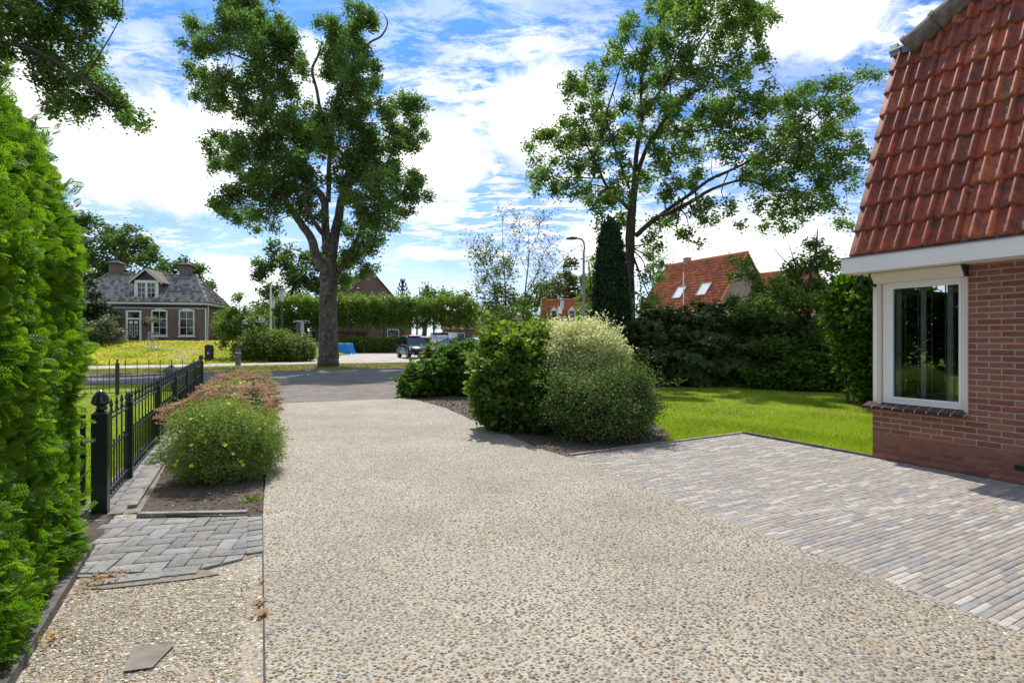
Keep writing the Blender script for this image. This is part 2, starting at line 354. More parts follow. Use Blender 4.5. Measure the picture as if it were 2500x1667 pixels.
def rooftile():
    m, w, out = newmat('red_roof_tile'); co = geo_co(w); t = tintn(w)
    c = w.ramp(t, [(0, (.32, .065, .030)), (.35, (.40, .09, .038)), (.65, (.25, .052, .028)), (1, (.46, .13, .05))])
    n1 = w.noise(co, 11, 7, .7); c = w.mix(w.ramp(n1, [(.42, 0), (.64, .85)]), c, (.06, .045, .038))
    n2 = w.noise(co, 38, 6, .7); c = w.mix(w.ramp(n2, [(.60, 0), (.70, .55)]), c, (.30, .25, .2))
    n3 = w.noise(co, 2.6, 6, .7); c = w.mix(w.ramp(n3, [(.70, 0), (.74, .8)]), c, (.42, .28, .05))
    v = w.add('ShaderNodeTexVoronoi', {'Vector': co, 'Scale': 5.5}); c = w.mix(w.ramp(v.outputs[0], [(.06, .8), (.09, 0)]), c, (.36, .36, .31))
    bsdf(w, out, c, .58, w.noise(co, 60, 6, .7), .5, .006, .35); return m
def soil():
    m, w, out = newmat('garden_soil'); co = geo_co(w); n1 = w.noise(co, 22, 9, .75); n2 = w.noise(co, 3, 4)
    c = w.ramp(n1, [(.3, (.05, .04, .031)), (.55, (.15, .12, .092)), (.75, (.32, .26, .20))])
    c = w.mix(w.ramp(n2, [(.35, 0), (.7, .5)]), c, (.24, .20, .155))
    bsdf(w, out, c, .95, n1, 1.0, .05, .2); return m
def roadmat():
    m, w, out = newmat('road_surface'); co = geo_co(w); n1 = w.noise(co, .9, 6, .6); n2 = w.noise(co, 60, 3)
    c = w.mix(w.ramp(n1, [(.3, 0), (.7, 1)]), (.145, .138, .128), (.20, .192, .178)); c = w.mix(1, c, w.ramp(n2, [(.3, .8), (.7, 1.15)]), 'MULTIPLY')
    bsdf(w, out, c, .9, n2, .5, .006, .1); return m
def brickground(name, c1, c2, cj, scale=1.0):
    m, w, out = newmat(name); co = geo_co(w)
    mp = w.add('ShaderNodeMapping', {'Vector': co, 'Rotation': (0, 0, R(-26)), 'Scale': (scale, scale, 1)}).outputs[0]
    b = w.add('ShaderNodeTexBrick', {'Vector': mp, 'Color1': (*c1, 1), 'Color2': (*c2, 1), 'Mortar': (*cj, 1), 'Scale': 1.0, 'Mortar Size': .007, 'Brick Width': .21, 'Row Height': .105, 'Bias': 0.0})
    n1 = w.noise(co, 1.4, 7, .65); c = w.mix(1, b.outputs[0], w.ramp(n1, [(.3, .8), (.7, 1.22)]), 'MULTIPLY')
    bsdf(w, out, c, .9, b.outputs['Fac'], -.5, .01, .1); return m
def lawnmat(name, c1, c2, dry, th):
    m, w, out = newmat(name); co = geo_co(w); n0 = w.noise(co, 70, 4, .7); n1 = w.noise(co, 1.3, 6, .6); n2 = w.noise(co, .45, 5, .6, .4)
    c = w.mix(w.ramp(n1, [(.3, 0), (.7, 1)]), c1, c2); c = w.mix(w.ramp(n2, [(th-.1, 0), (th+.1, .8)]), c, dry)
    c = w.mix(1, c, w.ramp(n0, [(.3, .55), (.7, 1.35)]), 'MULTIPLY')
    bsdf(w, out, c, .9, n0, 1, .03, .15); return m
def farbrick(name, c1, c2, cj):
    m, w, out = newmat(name); tc = obj_co(w); co = geo_co(w)
    s = w.add('ShaderNodeSeparateXYZ', {0: co}); a = w.math('ADD', w.math('MULTIPLY', s.outputs[0], .9), w.math('MULTIPLY', s.outputs[1], .45))
    v = w.add('ShaderNodeCombineXYZ', {0: a, 1: s.outputs[2], 2: 0}).outputs[0]
    b = w.add('ShaderNodeTexBrick', {'Vector': v, 'Color1': (*c1, 1), 'Color2': (*c2, 1), 'Mortar': (*cj, 1), 'Scale': 1.0, 'Mortar Size': .008, 'Brick Width': .22, 'Row Height': .065})
    c = w.mix(1, b.outputs[0], w.ramp(w.noise(co, .8, 5), [(.3, .85), (.7, 1.15)]), 'MULTIPLY')
    bsdf(w, out, c, .88, b.outputs['Fac'], -.3, .01, .3); return m
mats()
# ---------------------------------------------------------------- foliage tools
LEAF = (np.array([(0, 0, 0), (.34, .45, .09), (0, 1, -.04), (-.34, .45, .09)]), np.array([(0, 1, 2), (0, 2, 3)]))
BROAD = (np.array([(0, 0, 0), (.36, .3, .07), (.34, .68, .06), (0, 1, -.06), (-.34, .68, .06), (-.36, .3, .07), (0, .5, 0)]), np.array([(0, 1, 6), (1, 2, 6), (2, 3, 6), (3, 4, 6), (4, 5, 6), (5, 0, 6)]))
NARROW = (np.array([(0, 0, 0), (.13, .45, .03), (0, 1, -.1), (-.13, .45, .03)]), np.array([(0, 1, 2), (0, 2, 3)]))
IVY = (np.array([(0, 0, 0), (.42, .12, .05), (.5, .55, .04), (.22, .6, 0), (0, 1, -.06), (-.22, .6, 0), (-.5, .55, .04), (-.42, .12, .05)]), np.array([(0, 1, 3), (1, 2, 3), (0, 3, 4), (0, 4, 5), (0, 5, 7), (5, 6, 7)]))
def frame_from(yv, zv):
    """rotation matrices whose y axis is yv and z axis is near zv"""
    y = yv/np.linalg.norm(yv, axis=1, keepdims=True); x = np.cross(y, zv); x /= np.linalg.norm(x, axis=1, keepdims=True)+1e-9
    z = np.cross(x, y); return np.stack([x, y, z], axis=2)
def scatter(name, tmpl, pos, Rm, sc, mat, tint, parent=None, kind=None, smooth=False):
    tv, tf = tmpl; Nn = len(pos); sc = np.asarray(sc, float)
    if sc.ndim == 1: sc = np.repeat(sc[:, None], 3, 1)
    V = np.einsum('nij,nvj->nvi', Rm, tv[None]*sc[:, None, :])+pos[:, None, :]
    F = (tf[None]+(np.arange(Nn)*len(tv))[:, None, None]).reshape(-1, tf.shape[1])
    me = npmesh(name, V.reshape(-1, 3), F, np.repeat(tint, len(tv)), smooth)
    return link(name, me, mat, parent, kind)
def unit(v): return v/(np.linalg.norm(v, axis=1, keepdims=True)+1e-9)
def leaves_at(sprigs, m, sigma, size, up=.55, out=None, droop=0.0, tint_sp=None):
    """m leaves round every sprig point -> positions, frames, scales, tints"""
    n = len(sprigs); p = np.repeat(sprigs, m, 0)+rng.normal(0, sigma, (n*m, 3))
    y = rng.normal(0, 1, (n*m, 3)); y[:, 2] = y[:, 2]*.5-droop
    z = rng.normal(0, .6, (n*m, 3)); z[:, 2] += up
    if out is not None: z += np.repeat(out, m, 0)*.7; y += np.repeat(out, m, 0)*.6
    s = size*rng.uniform(.65, 1.25, n*m)
    t = np.clip((np.repeat(rng.uniform(0, 1, n) if tint_sp is None else tint_sp, m)*.55+rng.uniform(0, 1, n*m)*.45), 0, 1)
    return p, frame_from(unit(y), unit(z)), s, t
def ball(n, power=2.2):
    d = unit(rng.normal(0, 1, (n, 3))); return d*(rng.uniform(0, 1, (n, 1))**(1/power))
def nearest(pts, c):
    d = np.linalg.norm(pts-np.array(c), axis=1); return int(np.argmin(d))
def photo_tree(name, label, cat, Y, trunk, limbs, blobs, size, density, leaf, bark, sd=1.5, tmpl=LEAF, zoom=(0, 0, 1), rscale=1.0, sprig=.13, m=10, group=None, ndepth=None, up=.55, twigs=True, seg=9, fine=0):
    """tree with its trunk at distance Y; limbs and leaf masses follow the outline seen in the photograph, spread in depth"""
    zx, zy, zs = zoom; px = lambda x, y: (zx+x/zs, zy+y/zs)
    def pt(x, y, dy): u, v = px(x, y); return P(u, v, Y+dy)
    base = pt(trunk[0][0], trunk[0][1], 0)
    t = thing(name, label, cat, base, 0, group)
    mb = MB(); nodes = []; rads = []
    for li, (path, w0, w1, dend) in enumerate([(trunk, trunk[0][2], trunk[-1][2], 0)]+limbs):
        k = len(path); raw = []
        for i, q in enumerate(path):
            f = i/max(1, k-1); dy = dend*f; p3 = pt(q[0], q[1], dy)
            wd = q[2] if len(q) > 2 else w0+(w1-w0)*f
            raw.append((*p3, wd/zs/2*(Y+dy)/FP))
        sm = smooth_path(raw, 5)
        for j in range(1, len(sm)-1):
            sm[j][:3] += rng.normal(0, sm[j][3]*.05, 3)
        mb.tube([s_[:3] for s_ in sm], [max(.008, s_[3]) for s_ in sm], seg if li == 0 else 7)
        for s_ in sm[(len(sm)//2 if li == 0 else len(sm)//4):]: nodes.append(s_[:3]); rads.append(s_[3])
    nodes = np.array(nodes); rads = np.array(rads); finep = []
    for _ in range(fine):
        i = int(rng.integers(len(nodes)//6, len(nodes))); a = Vector(nodes[i]); d = Vector((random.uniform(-1, 1), random.uniform(-.7, .7), random.uniform(.15, 1.2))).normalized()*random.uniform(.3, 1.0)
        b_ = a+d*.5+Vector(rng.normal(0, .05, 3)); c_ = a+d; mb.tube([a, b_, c_], [.009, .006, .002], 4, False)
        for _k in range(3):
            q_ = a+d*random.uniform(.4, .9); e_ = q_+Vector((random.uniform(-.35, .35), random.uniform(-.3, .3), random.uniform(-.02, .4))); mb.tube([q_, e_], [.004, .0015], 3, False)
            if random.random() < .75: finep.append(tuple(e_))
    allp = []; alls = []; c3 = []
    for (x, y, r) in blobs:
        dy = float(np.clip(rng.normal(0, sd), -2*sd, 2*sd)); u, v = px(x, y)
        c = P(u, v, Y+dy); rr = r/zs*(Y+dy)/FP*rscale; c3.append((c, rr))
        ns = max(10, int(density*rr*rr)); b = ball(ns, 2.4)*np.array([1, 1.15, .92])*rr
        lump = rng.normal(0, 1, (max(3, ns//11), 3)); lump = unit(lump)*rr*rng.uniform(.35, 1.0, (len(lump), 1))
        k = rng.integers(0, len(lump), ns); b = b*.34+lump[k]
        allp.append(b+np.array(c))
    if twigs:
        tw = MB()
        for (c, rr) in c3:
            i = nearest(nodes, c); a = Vector(nodes[i]); c = Vector(c); mid = (a+c)/2+Vector(rng.normal(0, .12*(c-a).length+.02, 3)); r0 = min(.035, rads[i]*.6)
            if (c-a).length > rr*.4:
                sp = smooth_path([(*a, r0), (*mid, r0*.6), (*c, r0*.3)], 3); tw.tube([s_[:3] for s_ in sp], [s_[3] for s_ in sp], 5, False)
            for _ in range(4):
                d = c+Vector(ball(1)[0]*rr*1.0); tw.tube([c, (c+d)/2+Vector(rng.normal(0, .1*rr, 3)), d], [r0*.3, r0*.22, .004], 4, False)
        b = len(mb.v); mb.v += tw.v; mb.t += tw.t; mb.f += [tuple(b+i for i in f) for f in tw.f]
    mb.build('trunk', bark, t, smooth=True)
    sp = np.concatenate(allp)
    p, Rm, s, tn = leaves_at(sp, m, sprig, size, up)
    scatter('crown', tmpl, p, Rm, s, leaf, tn, t)
    if finep:
        p, Rm, s, tn = leaves_at(np.array(finep), 3, .07, size*.8, up); scatter('sparse_leaves', tmpl, p, Rm, s, leaf, np.clip(tn*.4+.6, 0, 1), t)
    return t
def shell_points(ells, n, lo=.8, hi=1.06, floor=0.02, lump=.14, lf=2.3):
    """points in the outer skin of a union of ellipsoids (cx,cy,cz,rx,ry,rz)"""
    E = np.array(ells, float); ar = (E[:, 3]*E[:, 4]+E[:, 3]*E[:, 5]+E[:, 4]*E[:, 5]); pr = ar/ar.sum()
    k = rng.choice(len(E), n*2, p=pr); d = unit(rng.normal(0, 1, (n*2, 3)))
    rad = rng.uniform(lo, hi, n*2)
    c = E[k, :3]; R3 = E[k, 3:]
    ph = c*1.7+d*R3*lf*2
    rad = rad*(1+lump*(np.sin(ph[:, 0]*2.3+1)*np.sin(ph[:, 1]*2.1)+.6*np.sin(ph[:, 2]*3.7+ph[:, 0])))
    p = c+d*R3*rad[:, None]
    keep = p[:, 2] > floor
    for j in range(len(E)):
        q = ((p-E[j, :3])/E[j, 3:]); keep &= ~((k != j) & (np.linalg.norm(q, axis=1) < lo*.92))
    p = p[keep][:n]; o = unit(d[keep][:n]/R3[keep][:n]); return p, o
def shrub(name, label, cat, ells, n, m, size, leaf, tmpl=BROAD, sprig=.05, inner=.25, up=.5, group=None, stems=None, lump=.14, lo=.8, hi=1.06, bark=None, droop=0, outw=1.0, part='foliage', tintf=None, shoots=0, shl=.2):
    e0 = ells[0]; t = thing(name, label, cat, (e0[0], e0[1], 0), 0, group)
    p, o = shell_points(ells, n, lo, hi, lump=lump)
    if inner:
        p2, o2 = shell_points(ells, int(n*inner), .3, lo, lump=lump); p = np.concatenate([p, p2]); o = np.concatenate([o, o2])
    if shoots:
        k = rng.integers(0, n if n < len(p) else len(p), shoots); d = unit(o[k]+np.array([0, 0, .9])+rng.normal(0, .3, (shoots, 3)))*shl*rng.uniform(.4, 1.3, (shoots, 1)); f = np.linspace(.15, 1, 5)
        sp_ = (p[k][:, None, :]+d[:, None, :]*f[None, :, None]).reshape(-1, 3); p = np.concatenate([p, sp_]); o = np.concatenate([o, np.repeat(unit(d), 5, 0)])
    ts = rng.uniform(0, 1, len(p)) if tintf is None else tintf(p)
    P_, Rm, s, tn = leaves_at(p, m, sprig, size, up, o*outw, droop, ts)
    k = P_[:, 2] > .015; scatter(part, tmpl, P_[k], Rm[k], s[k], leaf, tn[k], t)
    mb = MB()
    for i in range(stems or 14):
        q = p[rng.integers(len(p))]; E = ells[rng.integers(len(ells))]
        b0 = Vector((E[0]+rng.normal(0, E[3]*.25), E[1]+rng.normal(0, E[4]*.25), 0)); q = Vector(q); mid = (b0*.5+q*.5)+Vector((0, 0, .12*q.z))
        mb.tube([b0, mid, q], [.014, .01, .004], 5, False)
    mb.build('stem', bark or M['twig'], t)
    return t
# ================================================================ GROUND
def sheet(name, pts, z, mat, kind='structure', thick=None):
    mb = MB()
    if thick: mb.prism(pts, z-thick, z)
    else: mb.quad(*[(p[0], p[1], z) for p in pts])
    return mb.build(name, mat, None, kind)
def sst(x): x = min(1, max(0, x)); return x*x*(3-2*x)
def gz(X, Y):
    """height of the front garden of the old house beyond the street"""
    return 1.13*sst((Y-30.5)/16.5)*sst((-12.6-X-.12*(Y-33))/5.0)
sheet('ground', [(-900, -60), (900, -60), (900, 1500), (-900, 1500)], -.03, M['verge'])
near_l = [(-60, 9), (-30, 13.8), (-13, 16.7), (-8.13, 17.55), (-3.7, 19.0), (5, 22), (30, 31)]
far_l = [(-60, 13), (-35, 17), (-16.5, 21.1), (-11.6, 22.65), (-4.65, 25.36), (5, 29), (30, 39)]
mb = MB()
for i in range(6): mb.quad((*near_l[i], 0), (*near_l[i+1], 0), (*far_l[i+1], 0), (*far_l[i], 0))
mb.build('road', M['asphalt'], None, 'structure')
# pale strip kerbs on both road edges
for pts, nm in ((near_l, 'road_edge'), (far_l, 'road_edge')):
    mb = MB()
    for i in range(6):
        a, b = Vector((*pts[i], 0)), Vector((*pts[i+1], 0)); d = (b-a).normalized(); q = Vector((-d.y, d.x, 0))*.12
        mb.obox(a-q*.5-Vector((0, 0, .02)), b-a, q, (0, 0, .045))
    mb.build(nm, M['kerb'], None, 'structure')
pn = [(-60, 12), (-19.5, 25), (-14.4, 28.1), (-10.6, 30.6), (-5.96, 32.4), (8, 38), (40, 52)]
pf = [(-60, 15), (-21.8, 27.9), (-16.4, 32.0), (-13.1, 33.8), (-7, 35), (8, 41), (40, 55)]
mb = MB()
for i in range(6): mb.quad((*pn[i], .002), (*pn[i+1], .002), (*pf[i+1], .002), (*pf[i], .002))
mb.build('footpath', M['path'], None, 'structure')
sheet('car_park', [(-13.1, 33.7), (-7, 34.9), (8, 40.9), (26, 50), (20, 66), (5, 62), (-19.5, 57.3)], .007, M['path'])
# old house garden mound
def grid(name, x0, x1, y0, y1, nx, ny, zf, mat):
    xs = np.linspace(x0, x1, nx); ys = np.linspace(y0, y1, ny); X, Yy = np.meshgrid(xs, ys)
    Z = np.array([[zf(a, b) for a in xs] for b in ys]); V = np.stack([X, Yy, Z], 2).reshape(-1, 3)
    i = np.arange((ny-1)*nx).reshape(ny-1, nx)[:, :-1].ravel(); F = np.stack([i, i+1, i+nx+1, i+nx], 1)
    return link(name, npmesh(name, V, F, None, True), mat, None, 'structure')
grid('garden_meadow', -90, -12.6, 20, 75, 90, 80, lambda x, y: gz(x, y)-.012, M['field'])
mb = MB(); pth = [P(648, 0, 1)]
pp = [G(498, 1)] if False else None
def gp(u, v):
    """pixel -> point on the garden mound"""
    lo, hi = 20.0, 120.0
    Y = 30.0
    for _ in range(200):
        X = (u-1250)*Y/FP; z = HC-(v-HV)*Y/FP
        if z <= gz(X, Y): break
        Y += .15
    return Vector((X, Y, gz(X, Y)))
ptsL = [(478, 893), (455, 886), (440, 876), (438, 868), (462, 862), (458, 856), (400, 852), (372, 846), (348, 839)]
c3 = [gp(u, v) for u, v in ptsL]; c3 = [Vector(s_) for s_ in smooth_path(c3, 4)]
for i in range(len(c3)-1):
    a, b = c3[i], c3[i+1]; q = Vector((.75, .1, 0)); lift = Vector((0, 0, .03))
    mb.quad(a-q+lift, a+q+lift, b+q+lift, b-q+lift)
mb.build('garden_path', M['slab'], None, 'structure')
# ---- driveway of exposed aggregate
Jx = lambda Y: -1.003-.472*(Y-2.176)
DR = [G(1000, 971), G(1089, 996), G(1167, 1031), G(1238, 1060), G(1310, 1092), G(1392, 1117), G(1463, 1143), G(1683, 1235), G(1912, 1321), G(2183, 1423), G(2500, 1543)]
ext = DR[-1]+(DR[-1]-DR[-2]).normalized()*5.5
drive = [(Jx(-3), -3), (ext.x, ext.y)]+[(p.x, p.y) for p in reversed(DR)]+[(G(663, 985).x, G(663, 985).y), (Jx(4.3), 4.3)]
sheet('driveway', drive, 0.0, M['drive'])
ap = [G(663, 985), G(1000, 971), Vector((-3.5, 19.0, 0)), Vector((-8.25, 17.5, 0))]
sheet('driveway_apron', [(p.x, p.y) for p in ap], .004, M['apron'])
# left panel of coarser pebbles
KH = lambda Y: -2.03-.547*(Y-2.18)       # hedge kerb line
g0 = [(Jx(-2), -2), (Jx(4.3), 4.3), (KH(4.3), 4.3), (KH(-2), -2)]
sheet('side_panel', g0, -.006, M['coarse'])
# thin joint strip between the panels
mb = MB(); mb.obox((Jx(-2), -2, -.02), (Jx(4.28)-Jx(-2), 6.28, 0), (-.009, 0, 0), (0, 0, .0215)); mb.build('panel_joint', M['darkjoint'], None, 'structure')
# lawns
A_ = G(1815, 1058); K1 = G(1392, 1113); C_ = G(2129, 1116)
E1 = Vector((.474, -.8805, 0)).normalized(); E2 = Vector((.8805, .474, 0)).normalized()
cfar = C_+E2*12
sheet('lawn', [(K1.x, K1.y), (A_.x, A_.y), (C_.x, C_.y), (cfar.x, cfar.y), (16, 22), (-3.3, 18.9), (G(1000, 971).x, G(1000, 971).y)], -.009, M['lawn'])
fl = lambda Y: -3.32-.5*(Y-4.31)         # fence line
sheet('front_lawn', [(fl(3.6)-.1, 3.6), (fl(14.2)-.05, 14.2), (-8.3, 17.3), (-13, 16.5), (-30, 13.6), (-60, 8.8), (-40, -2), (-9, 2)], -.009, M['lawn'])
# planting beds
bed2 = [G(1000, 972), G(1089, 997), G(1167, 1032), G(1238, 1061), G(1310, 1093), G(1392, 1117), G(1500, 1100), G(1605, 1084), G(1640, 1060), G(1560, 1010), G(1350, 975), G(1200, 962), G(1120, 950), G(1000, 928)]
sheet('shrub_bed', [(p.x, p.y) for p in bed2], -.001, M['soil'])
bed1 = [G(341, 1260), G(640, 1263), G(643, 1180), G(650, 1080), G(662, 985), G(640, 938), G(520, 938), G(497, 965)]
def bedz(x, y): return .02+.035*math.sin(x*3+y)*math.sin(y*2.3)
mb = MB(); mb.prism([(p.x, p.y) for p in bed1], -.05, .012); mb.build('flower_bed', M['soil'], None, 'structure')
sheet('hedge_soil', [(KH(-2), -2), (KH(4.2), 4.2), (-5, 5), (-6, -2)], .01, M['soil'])
# clods on the beds
def clods(name, poly, n, smin, smax):
    xs = [p[0] for p in poly]; ys = [p[1] for p in poly]; out = []
    while len(out) < n:
        x, y = random.uniform(min(xs), max(xs)), random.uniform(min(ys), max(ys)); ins = False; j = len(poly)-1
        for i in range(len(poly)):
            if (poly[i][1] > y) != (poly[j][1] > y) and x < (poly[j][0]-poly[i][0])*(y-poly[i][1])/(poly[j][1]-poly[i][1])+poly[i][0]: ins = not ins
            j = i
        if ins: out.append((x, y))
    return np.array(out)
OCT = (np.array([(1, 0, 0), (.3, .9, .1), (-.8, .5, 0), (-.7, -.6, .1), (.4, -.9, 0), (.1, .1, .7), (0, 0, -.6)])*.5, np.array([(0, 1, 5), (1, 2, 5), (2, 3, 5), (3, 4, 5), (4, 0, 5), (1, 0, 6), (2, 1, 6), (3, 2, 6), (4, 3, 6), (0, 4, 6)]))
def rubble(name, xy, z, smin, smax, mat, flat=.6, tint=None):
    n = len(xy); p = np.column_stack([xy, np.full(n, z)]); Rm = frame_from(unit(np.column_stack([rng.normal(0, 1, (n, 2)), rng.normal(0, .15, n)])), np.tile([0, 0, 1.], (n, 1)))
    s = rng.uniform(smin, smax, n); sc = np.column_stack([s, s*rng.uniform(.55, .9, n), s*flat])
    return scatter(name, OCT, p, Rm, sc, mat, rng.uniform(0, 1, n) if tint is None else tint, None, 'stuff', True)
rubble('soil_clods', np.concatenate([clods('', [(p.x, p.y) for p in bed1], 2600, 0, 0), clods('', [(p.x, p.y) for p in bed2], 5200, 0, 0)]), .012, .012, .05, M['soil'])
# real loose and set pebbles near the camera
drv = [(p[0], p[1]) for p in drive]
xy = clods('', [(-1.6, 1.6), (3.9, 1.6), (3.9, 3.6), (.9, 7.0), (-2.6, 7.0)], 30000, 0, 0)
def inside(poly, pts):
    res = np.zeros(len(pts), bool); j = len(poly)-1; x, y = pts[:, 0], pts[:, 1]
    for i in range(len(poly)):
        xi, yi = poly[i]; xj, yj = poly[j]
        with np.errstate(divide='ignore', invalid='ignore'):
            c = ((yi > y) != (yj > y)) & (x < (xj-xi)*(y-yi)/(yj-yi+1e-12)+xi)
        res ^= c; j = i
    return res
xy = xy[inside(drv, xy)]
# fewer stones where the concrete shows through
w_ = np.sin(xy[:, 0]*2.1+1.3*np.sin(xy[:, 1]*1.7))*np.sin(xy[:, 1]*2.4+xy[:, 0])+.5*np.sin(xy[:, 0]*7+xy[:, 1]*3)
xy = xy[rng.uniform(-1.0, 1.0, len(xy)) < w_*1.7+.55]
rubble('driveway_pebbles', xy, -.001, .008, .021, M['stone'], .42)
xy = clods('', [(-3.4, 1.9), (-1.0, 1.9), (-1.95, 4.1), (-3.1, 4.1)], 15000, 0, 0); xy = xy[(xy[:, 0] > KH(xy[:, 1])+.02) & (xy[:, 0] < Jx(xy[:, 1])-.03) & (xy[:, 1] < 3.05+.1*(xy[:, 0]+2.9))]
rubble('side_panel_pebbles', xy, -.006, .011, .023, M['stonelight'], .55)

# ================================================================ PIECES: pavers
def bevbox(name, lx, ly, lz, b, mat, tint):
    """paver block centred in x,y with its top face at z=0 and a chamfered rim"""
    hx, hy = lx/2, ly/2; v = []
    for (x, y, z) in ((hx, hy, -lz), (hx, hy, -b), (hx-b, hy-b, 0)):
        v += [(-x, -y, z), (x, -y, z), (x, y, z), (-x, y, z)]
    f = [(8, 9, 10, 11)]+[(i, (i+1) % 4, 4+(i+1) % 4, 4+i) for i in range(4)]+[(4+i, 4+(i+1) % 4, 8+(i+1) % 4, 8+i) for i in range(4)]
    return npmesh(name, np.array(v), np.array(f), np.full(12, tint))
def rect(c, ax, ay, hx, hy):
    return [(c[0]+ax[0]*sx*hx+ay[0]*sy*hy, c[1]+ax[1]*sx*hx+ay[1]*sy*hy) for sx, sy in ((-1, -1), (1, -1), (1, 1), (-1, 1))]
def pave(name, parent, cells, ax, ay, L, W, gapW, bounds, mat, ztop, nparts, thick=.03, uneven=.0015, lists=None, key=None):
    """cells: (cx,cy,rot90) in plane coordinates; bounds: list of clip lines in world; nearest nparts become objects"""
    gap, gapW = (gapW if isinstance(gapW, tuple) else (gapW, gapW))
    protos = [bevbox(name, L-gap, W-gapW, thick, .0025, mat, t) for t in np.linspace(.03, .97, 9)]
    for p_ in protos: p_.materials.append(mat)
    done = []
    for (c, a, b_) in cells:
        poly = rect(c, a, b_, (L-gap)/2, (W-gapW)/2); ar0 = area(poly)
        for (p, q) in bounds:
            if len(poly) >= 3: poly = clip(poly, p, q)
        if len(poly) < 3: continue
        ar = area(poly)
        if ar < ar0*.06: continue
        Yd = c[1]
        if Yd < .9: continue
        done.append((ar/(Yd**3), c, a, poly, ar > ar0*.995))
    done.sort(key=lambda d: -d[0] if d[1][1] > 1.6 else 0)
    vis = [d for d in done if d[1][1] > 0.9 and abs(d[1][0])/d[1][1] < .98 and HC/d[1][1]*FP < 850]
    ids = set(id(d) for d in vis[:nparts]); far = MB()
    for d in done:
        _, c, a, poly, full = d; z = ztop+random.uniform(-uneven, uneven)
        if id(d) in ids:
            if full:
                o = link(name, protos[random.randrange(9)], mat, parent); o.location = (c[0], c[1], z); o.rotation_euler = (random.uniform(-.004, .004), random.uniform(-.004, .004), math.atan2(a[1], a[0]))
            else:
                m_ = MB(); m_.cur = random.uniform(.03, .97); m_.prism(poly, z-thick, z); m_.build(name, mat, parent)
        else:
            far.cur = random.uniform(.03, .97); far.prism(poly, z-thick, z)
    if far.v: far.build(name, mat, parent, 'stuff')
e1, e2 = (E1.x, E1.y), (E2.x, E2.y)
def PS(s, n): return (C_.x+s*e1[0]+n*e2[0], C_.y+s*e1[1]+n*e2[1])
# ---- patio of narrow clay pavers
edge = [(p.x, p.y) for p in DR[5:]]+[(ext.x, ext.y)]
base = [(K1.x, K1.y)]+edge+[PS(7, 0), PS(0, 0), (A_.x, A_.y)]
patio = sheet('patio', base, -.006, M['patiojoint'])
L, W = .192, .0408
cells = []
for r_ in range(-52, 155):
    off = (r_*.37 % 1)*L if r_ % 5 == 0 else (r_ % 2)*L/2
    for k in range(-26, 3):
        s_, n_ = (r_+.5)*W, (k+.5)*L+off
        cells.append((PS(s_, n_), e2, e1))
hull = [edge[0], (G(1683, 1236).x, G(1683, 1236).y), (G(2183, 1425).x, G(2183, 1425).y), (ext.x, ext.y)]
bnd = [(edge[i+1], edge[i]) for i in range(0, 0)]
bnd = [(hull[3], hull[1]), (hull[1], hull[0]), ((K1.x, K1.y), (A_.x, A_.y))]
bnd = [(b, a) if ((b[0]-a[0])*(2.6-a[1])-(b[1]-a[1])*(0) , 1)[1] and ((b[0]-a[0])*(5.5-a[1])-(b[1]-a[1])*(3.2-a[0])) < 0 else (a, b) for a, b in bnd]
def orient(a, b, inp=(3.2, 5.5)): return (a, b) if ((b[0]-a[0])*(inp[1]-a[1])-(b[1]-a[1])*(inp[0]-a[0])) > 0 else (b, a)
bnd = [orient(a, b) for a, b in bnd]+[orient(PS(-3, -.012), PS(6, -.012))]
pave('paver', patio, cells, e2, e1, L, W, (.0065, .0028), bnd, M['paver'], 0.0, 300)
# patio kerbs
def kerb_run(name, a, b, w, h, z0, mat, n, parent=None, gap=.006):
    a, b = Vector((a[0], a[1], 0)), Vector((b[0], b[1], 0)); d = (b-a)/n; q = Vector((-d.y, d.x, 0)).normalized()*w
    g = d.normalized()*gap
    for i in range(n):
        m_ = MB(); m_.obox(a+d*i+g*.5+Vector((0, 0, z0+random.uniform(-.002, .002))), d-g, q, (0, 0, h)); m_.build('kerb_stone', mat, parent)
kst = MB(); kst.obox((K1.x, K1.y, -.06), (A_-K1), Vector((-.054, .03, 0)), (0, 0, .05)); ks = kst.build('patio_kerb', M['darkjoint'], None, 'structure')
kerb_run('k', (K1.x, K1.y), (A_.x, A_.y), .05, .05, -.03, M['kerb'], 4, ks)
pa = PS(0, 0); kerb_run('k', (A_.x-.01, A_.y+.02), (pa[0], pa[1]+.005), .05, .055, -.03, M['darkkerb'], 3, ks)
# ---- grey herringbone corner by the gate
HX = Vector((.97, .24, 0)).normalized(); HY = Vector((-.24, .97, 0)).normalized(); w = .107
o0 = Vector((-3.6, 3.0, 0)); cells = []
for j in range(-3, 24):
    for i in range(-8, 30):
        if (i-j) % 4 == 0: c = o0+HX*((i+1)*w)+HY*((j+.5)*w); cells.append(((c.x, c.y), (HX.x, HX.y), (HY.x, HY.y)))
        if (i-j) % 4 == 3: c = o0+HX*((i+.5)*w)+HY*((j+1)*w); cells.append(((c.x, c.y), (HY.x, HY.y), (-HX.x, -HX.y)))
tl, tr, br, bl = G(215, 1272), G(640, 1262), G(642, 1352), G(186, 1402); bm = G(470, 1396)
pz = [(p.x, p.y) for p in (tl, tr, br, bm, bl)]
hp = sheet('path_corner', pz, -.003, M['joint'])
inp = (G(450, 1320).x, G(450, 1320).y)
bw = .11
def toward(p, q, d): v = (q-p).normalized(); return p+v*d
b1 = [orient((a.x, a.y), (b.x, b.y), inp) for a, b in ((tl, tr), (br, bm), (bm, bl), (G(300, 1262)-Vector((1.2, 0, 0)), G(186, 1402)-Vector((.6, .2, 0))))]
ri = [orient((tr.x-bw, tr.y), (br.x-bw, br.y), inp)]
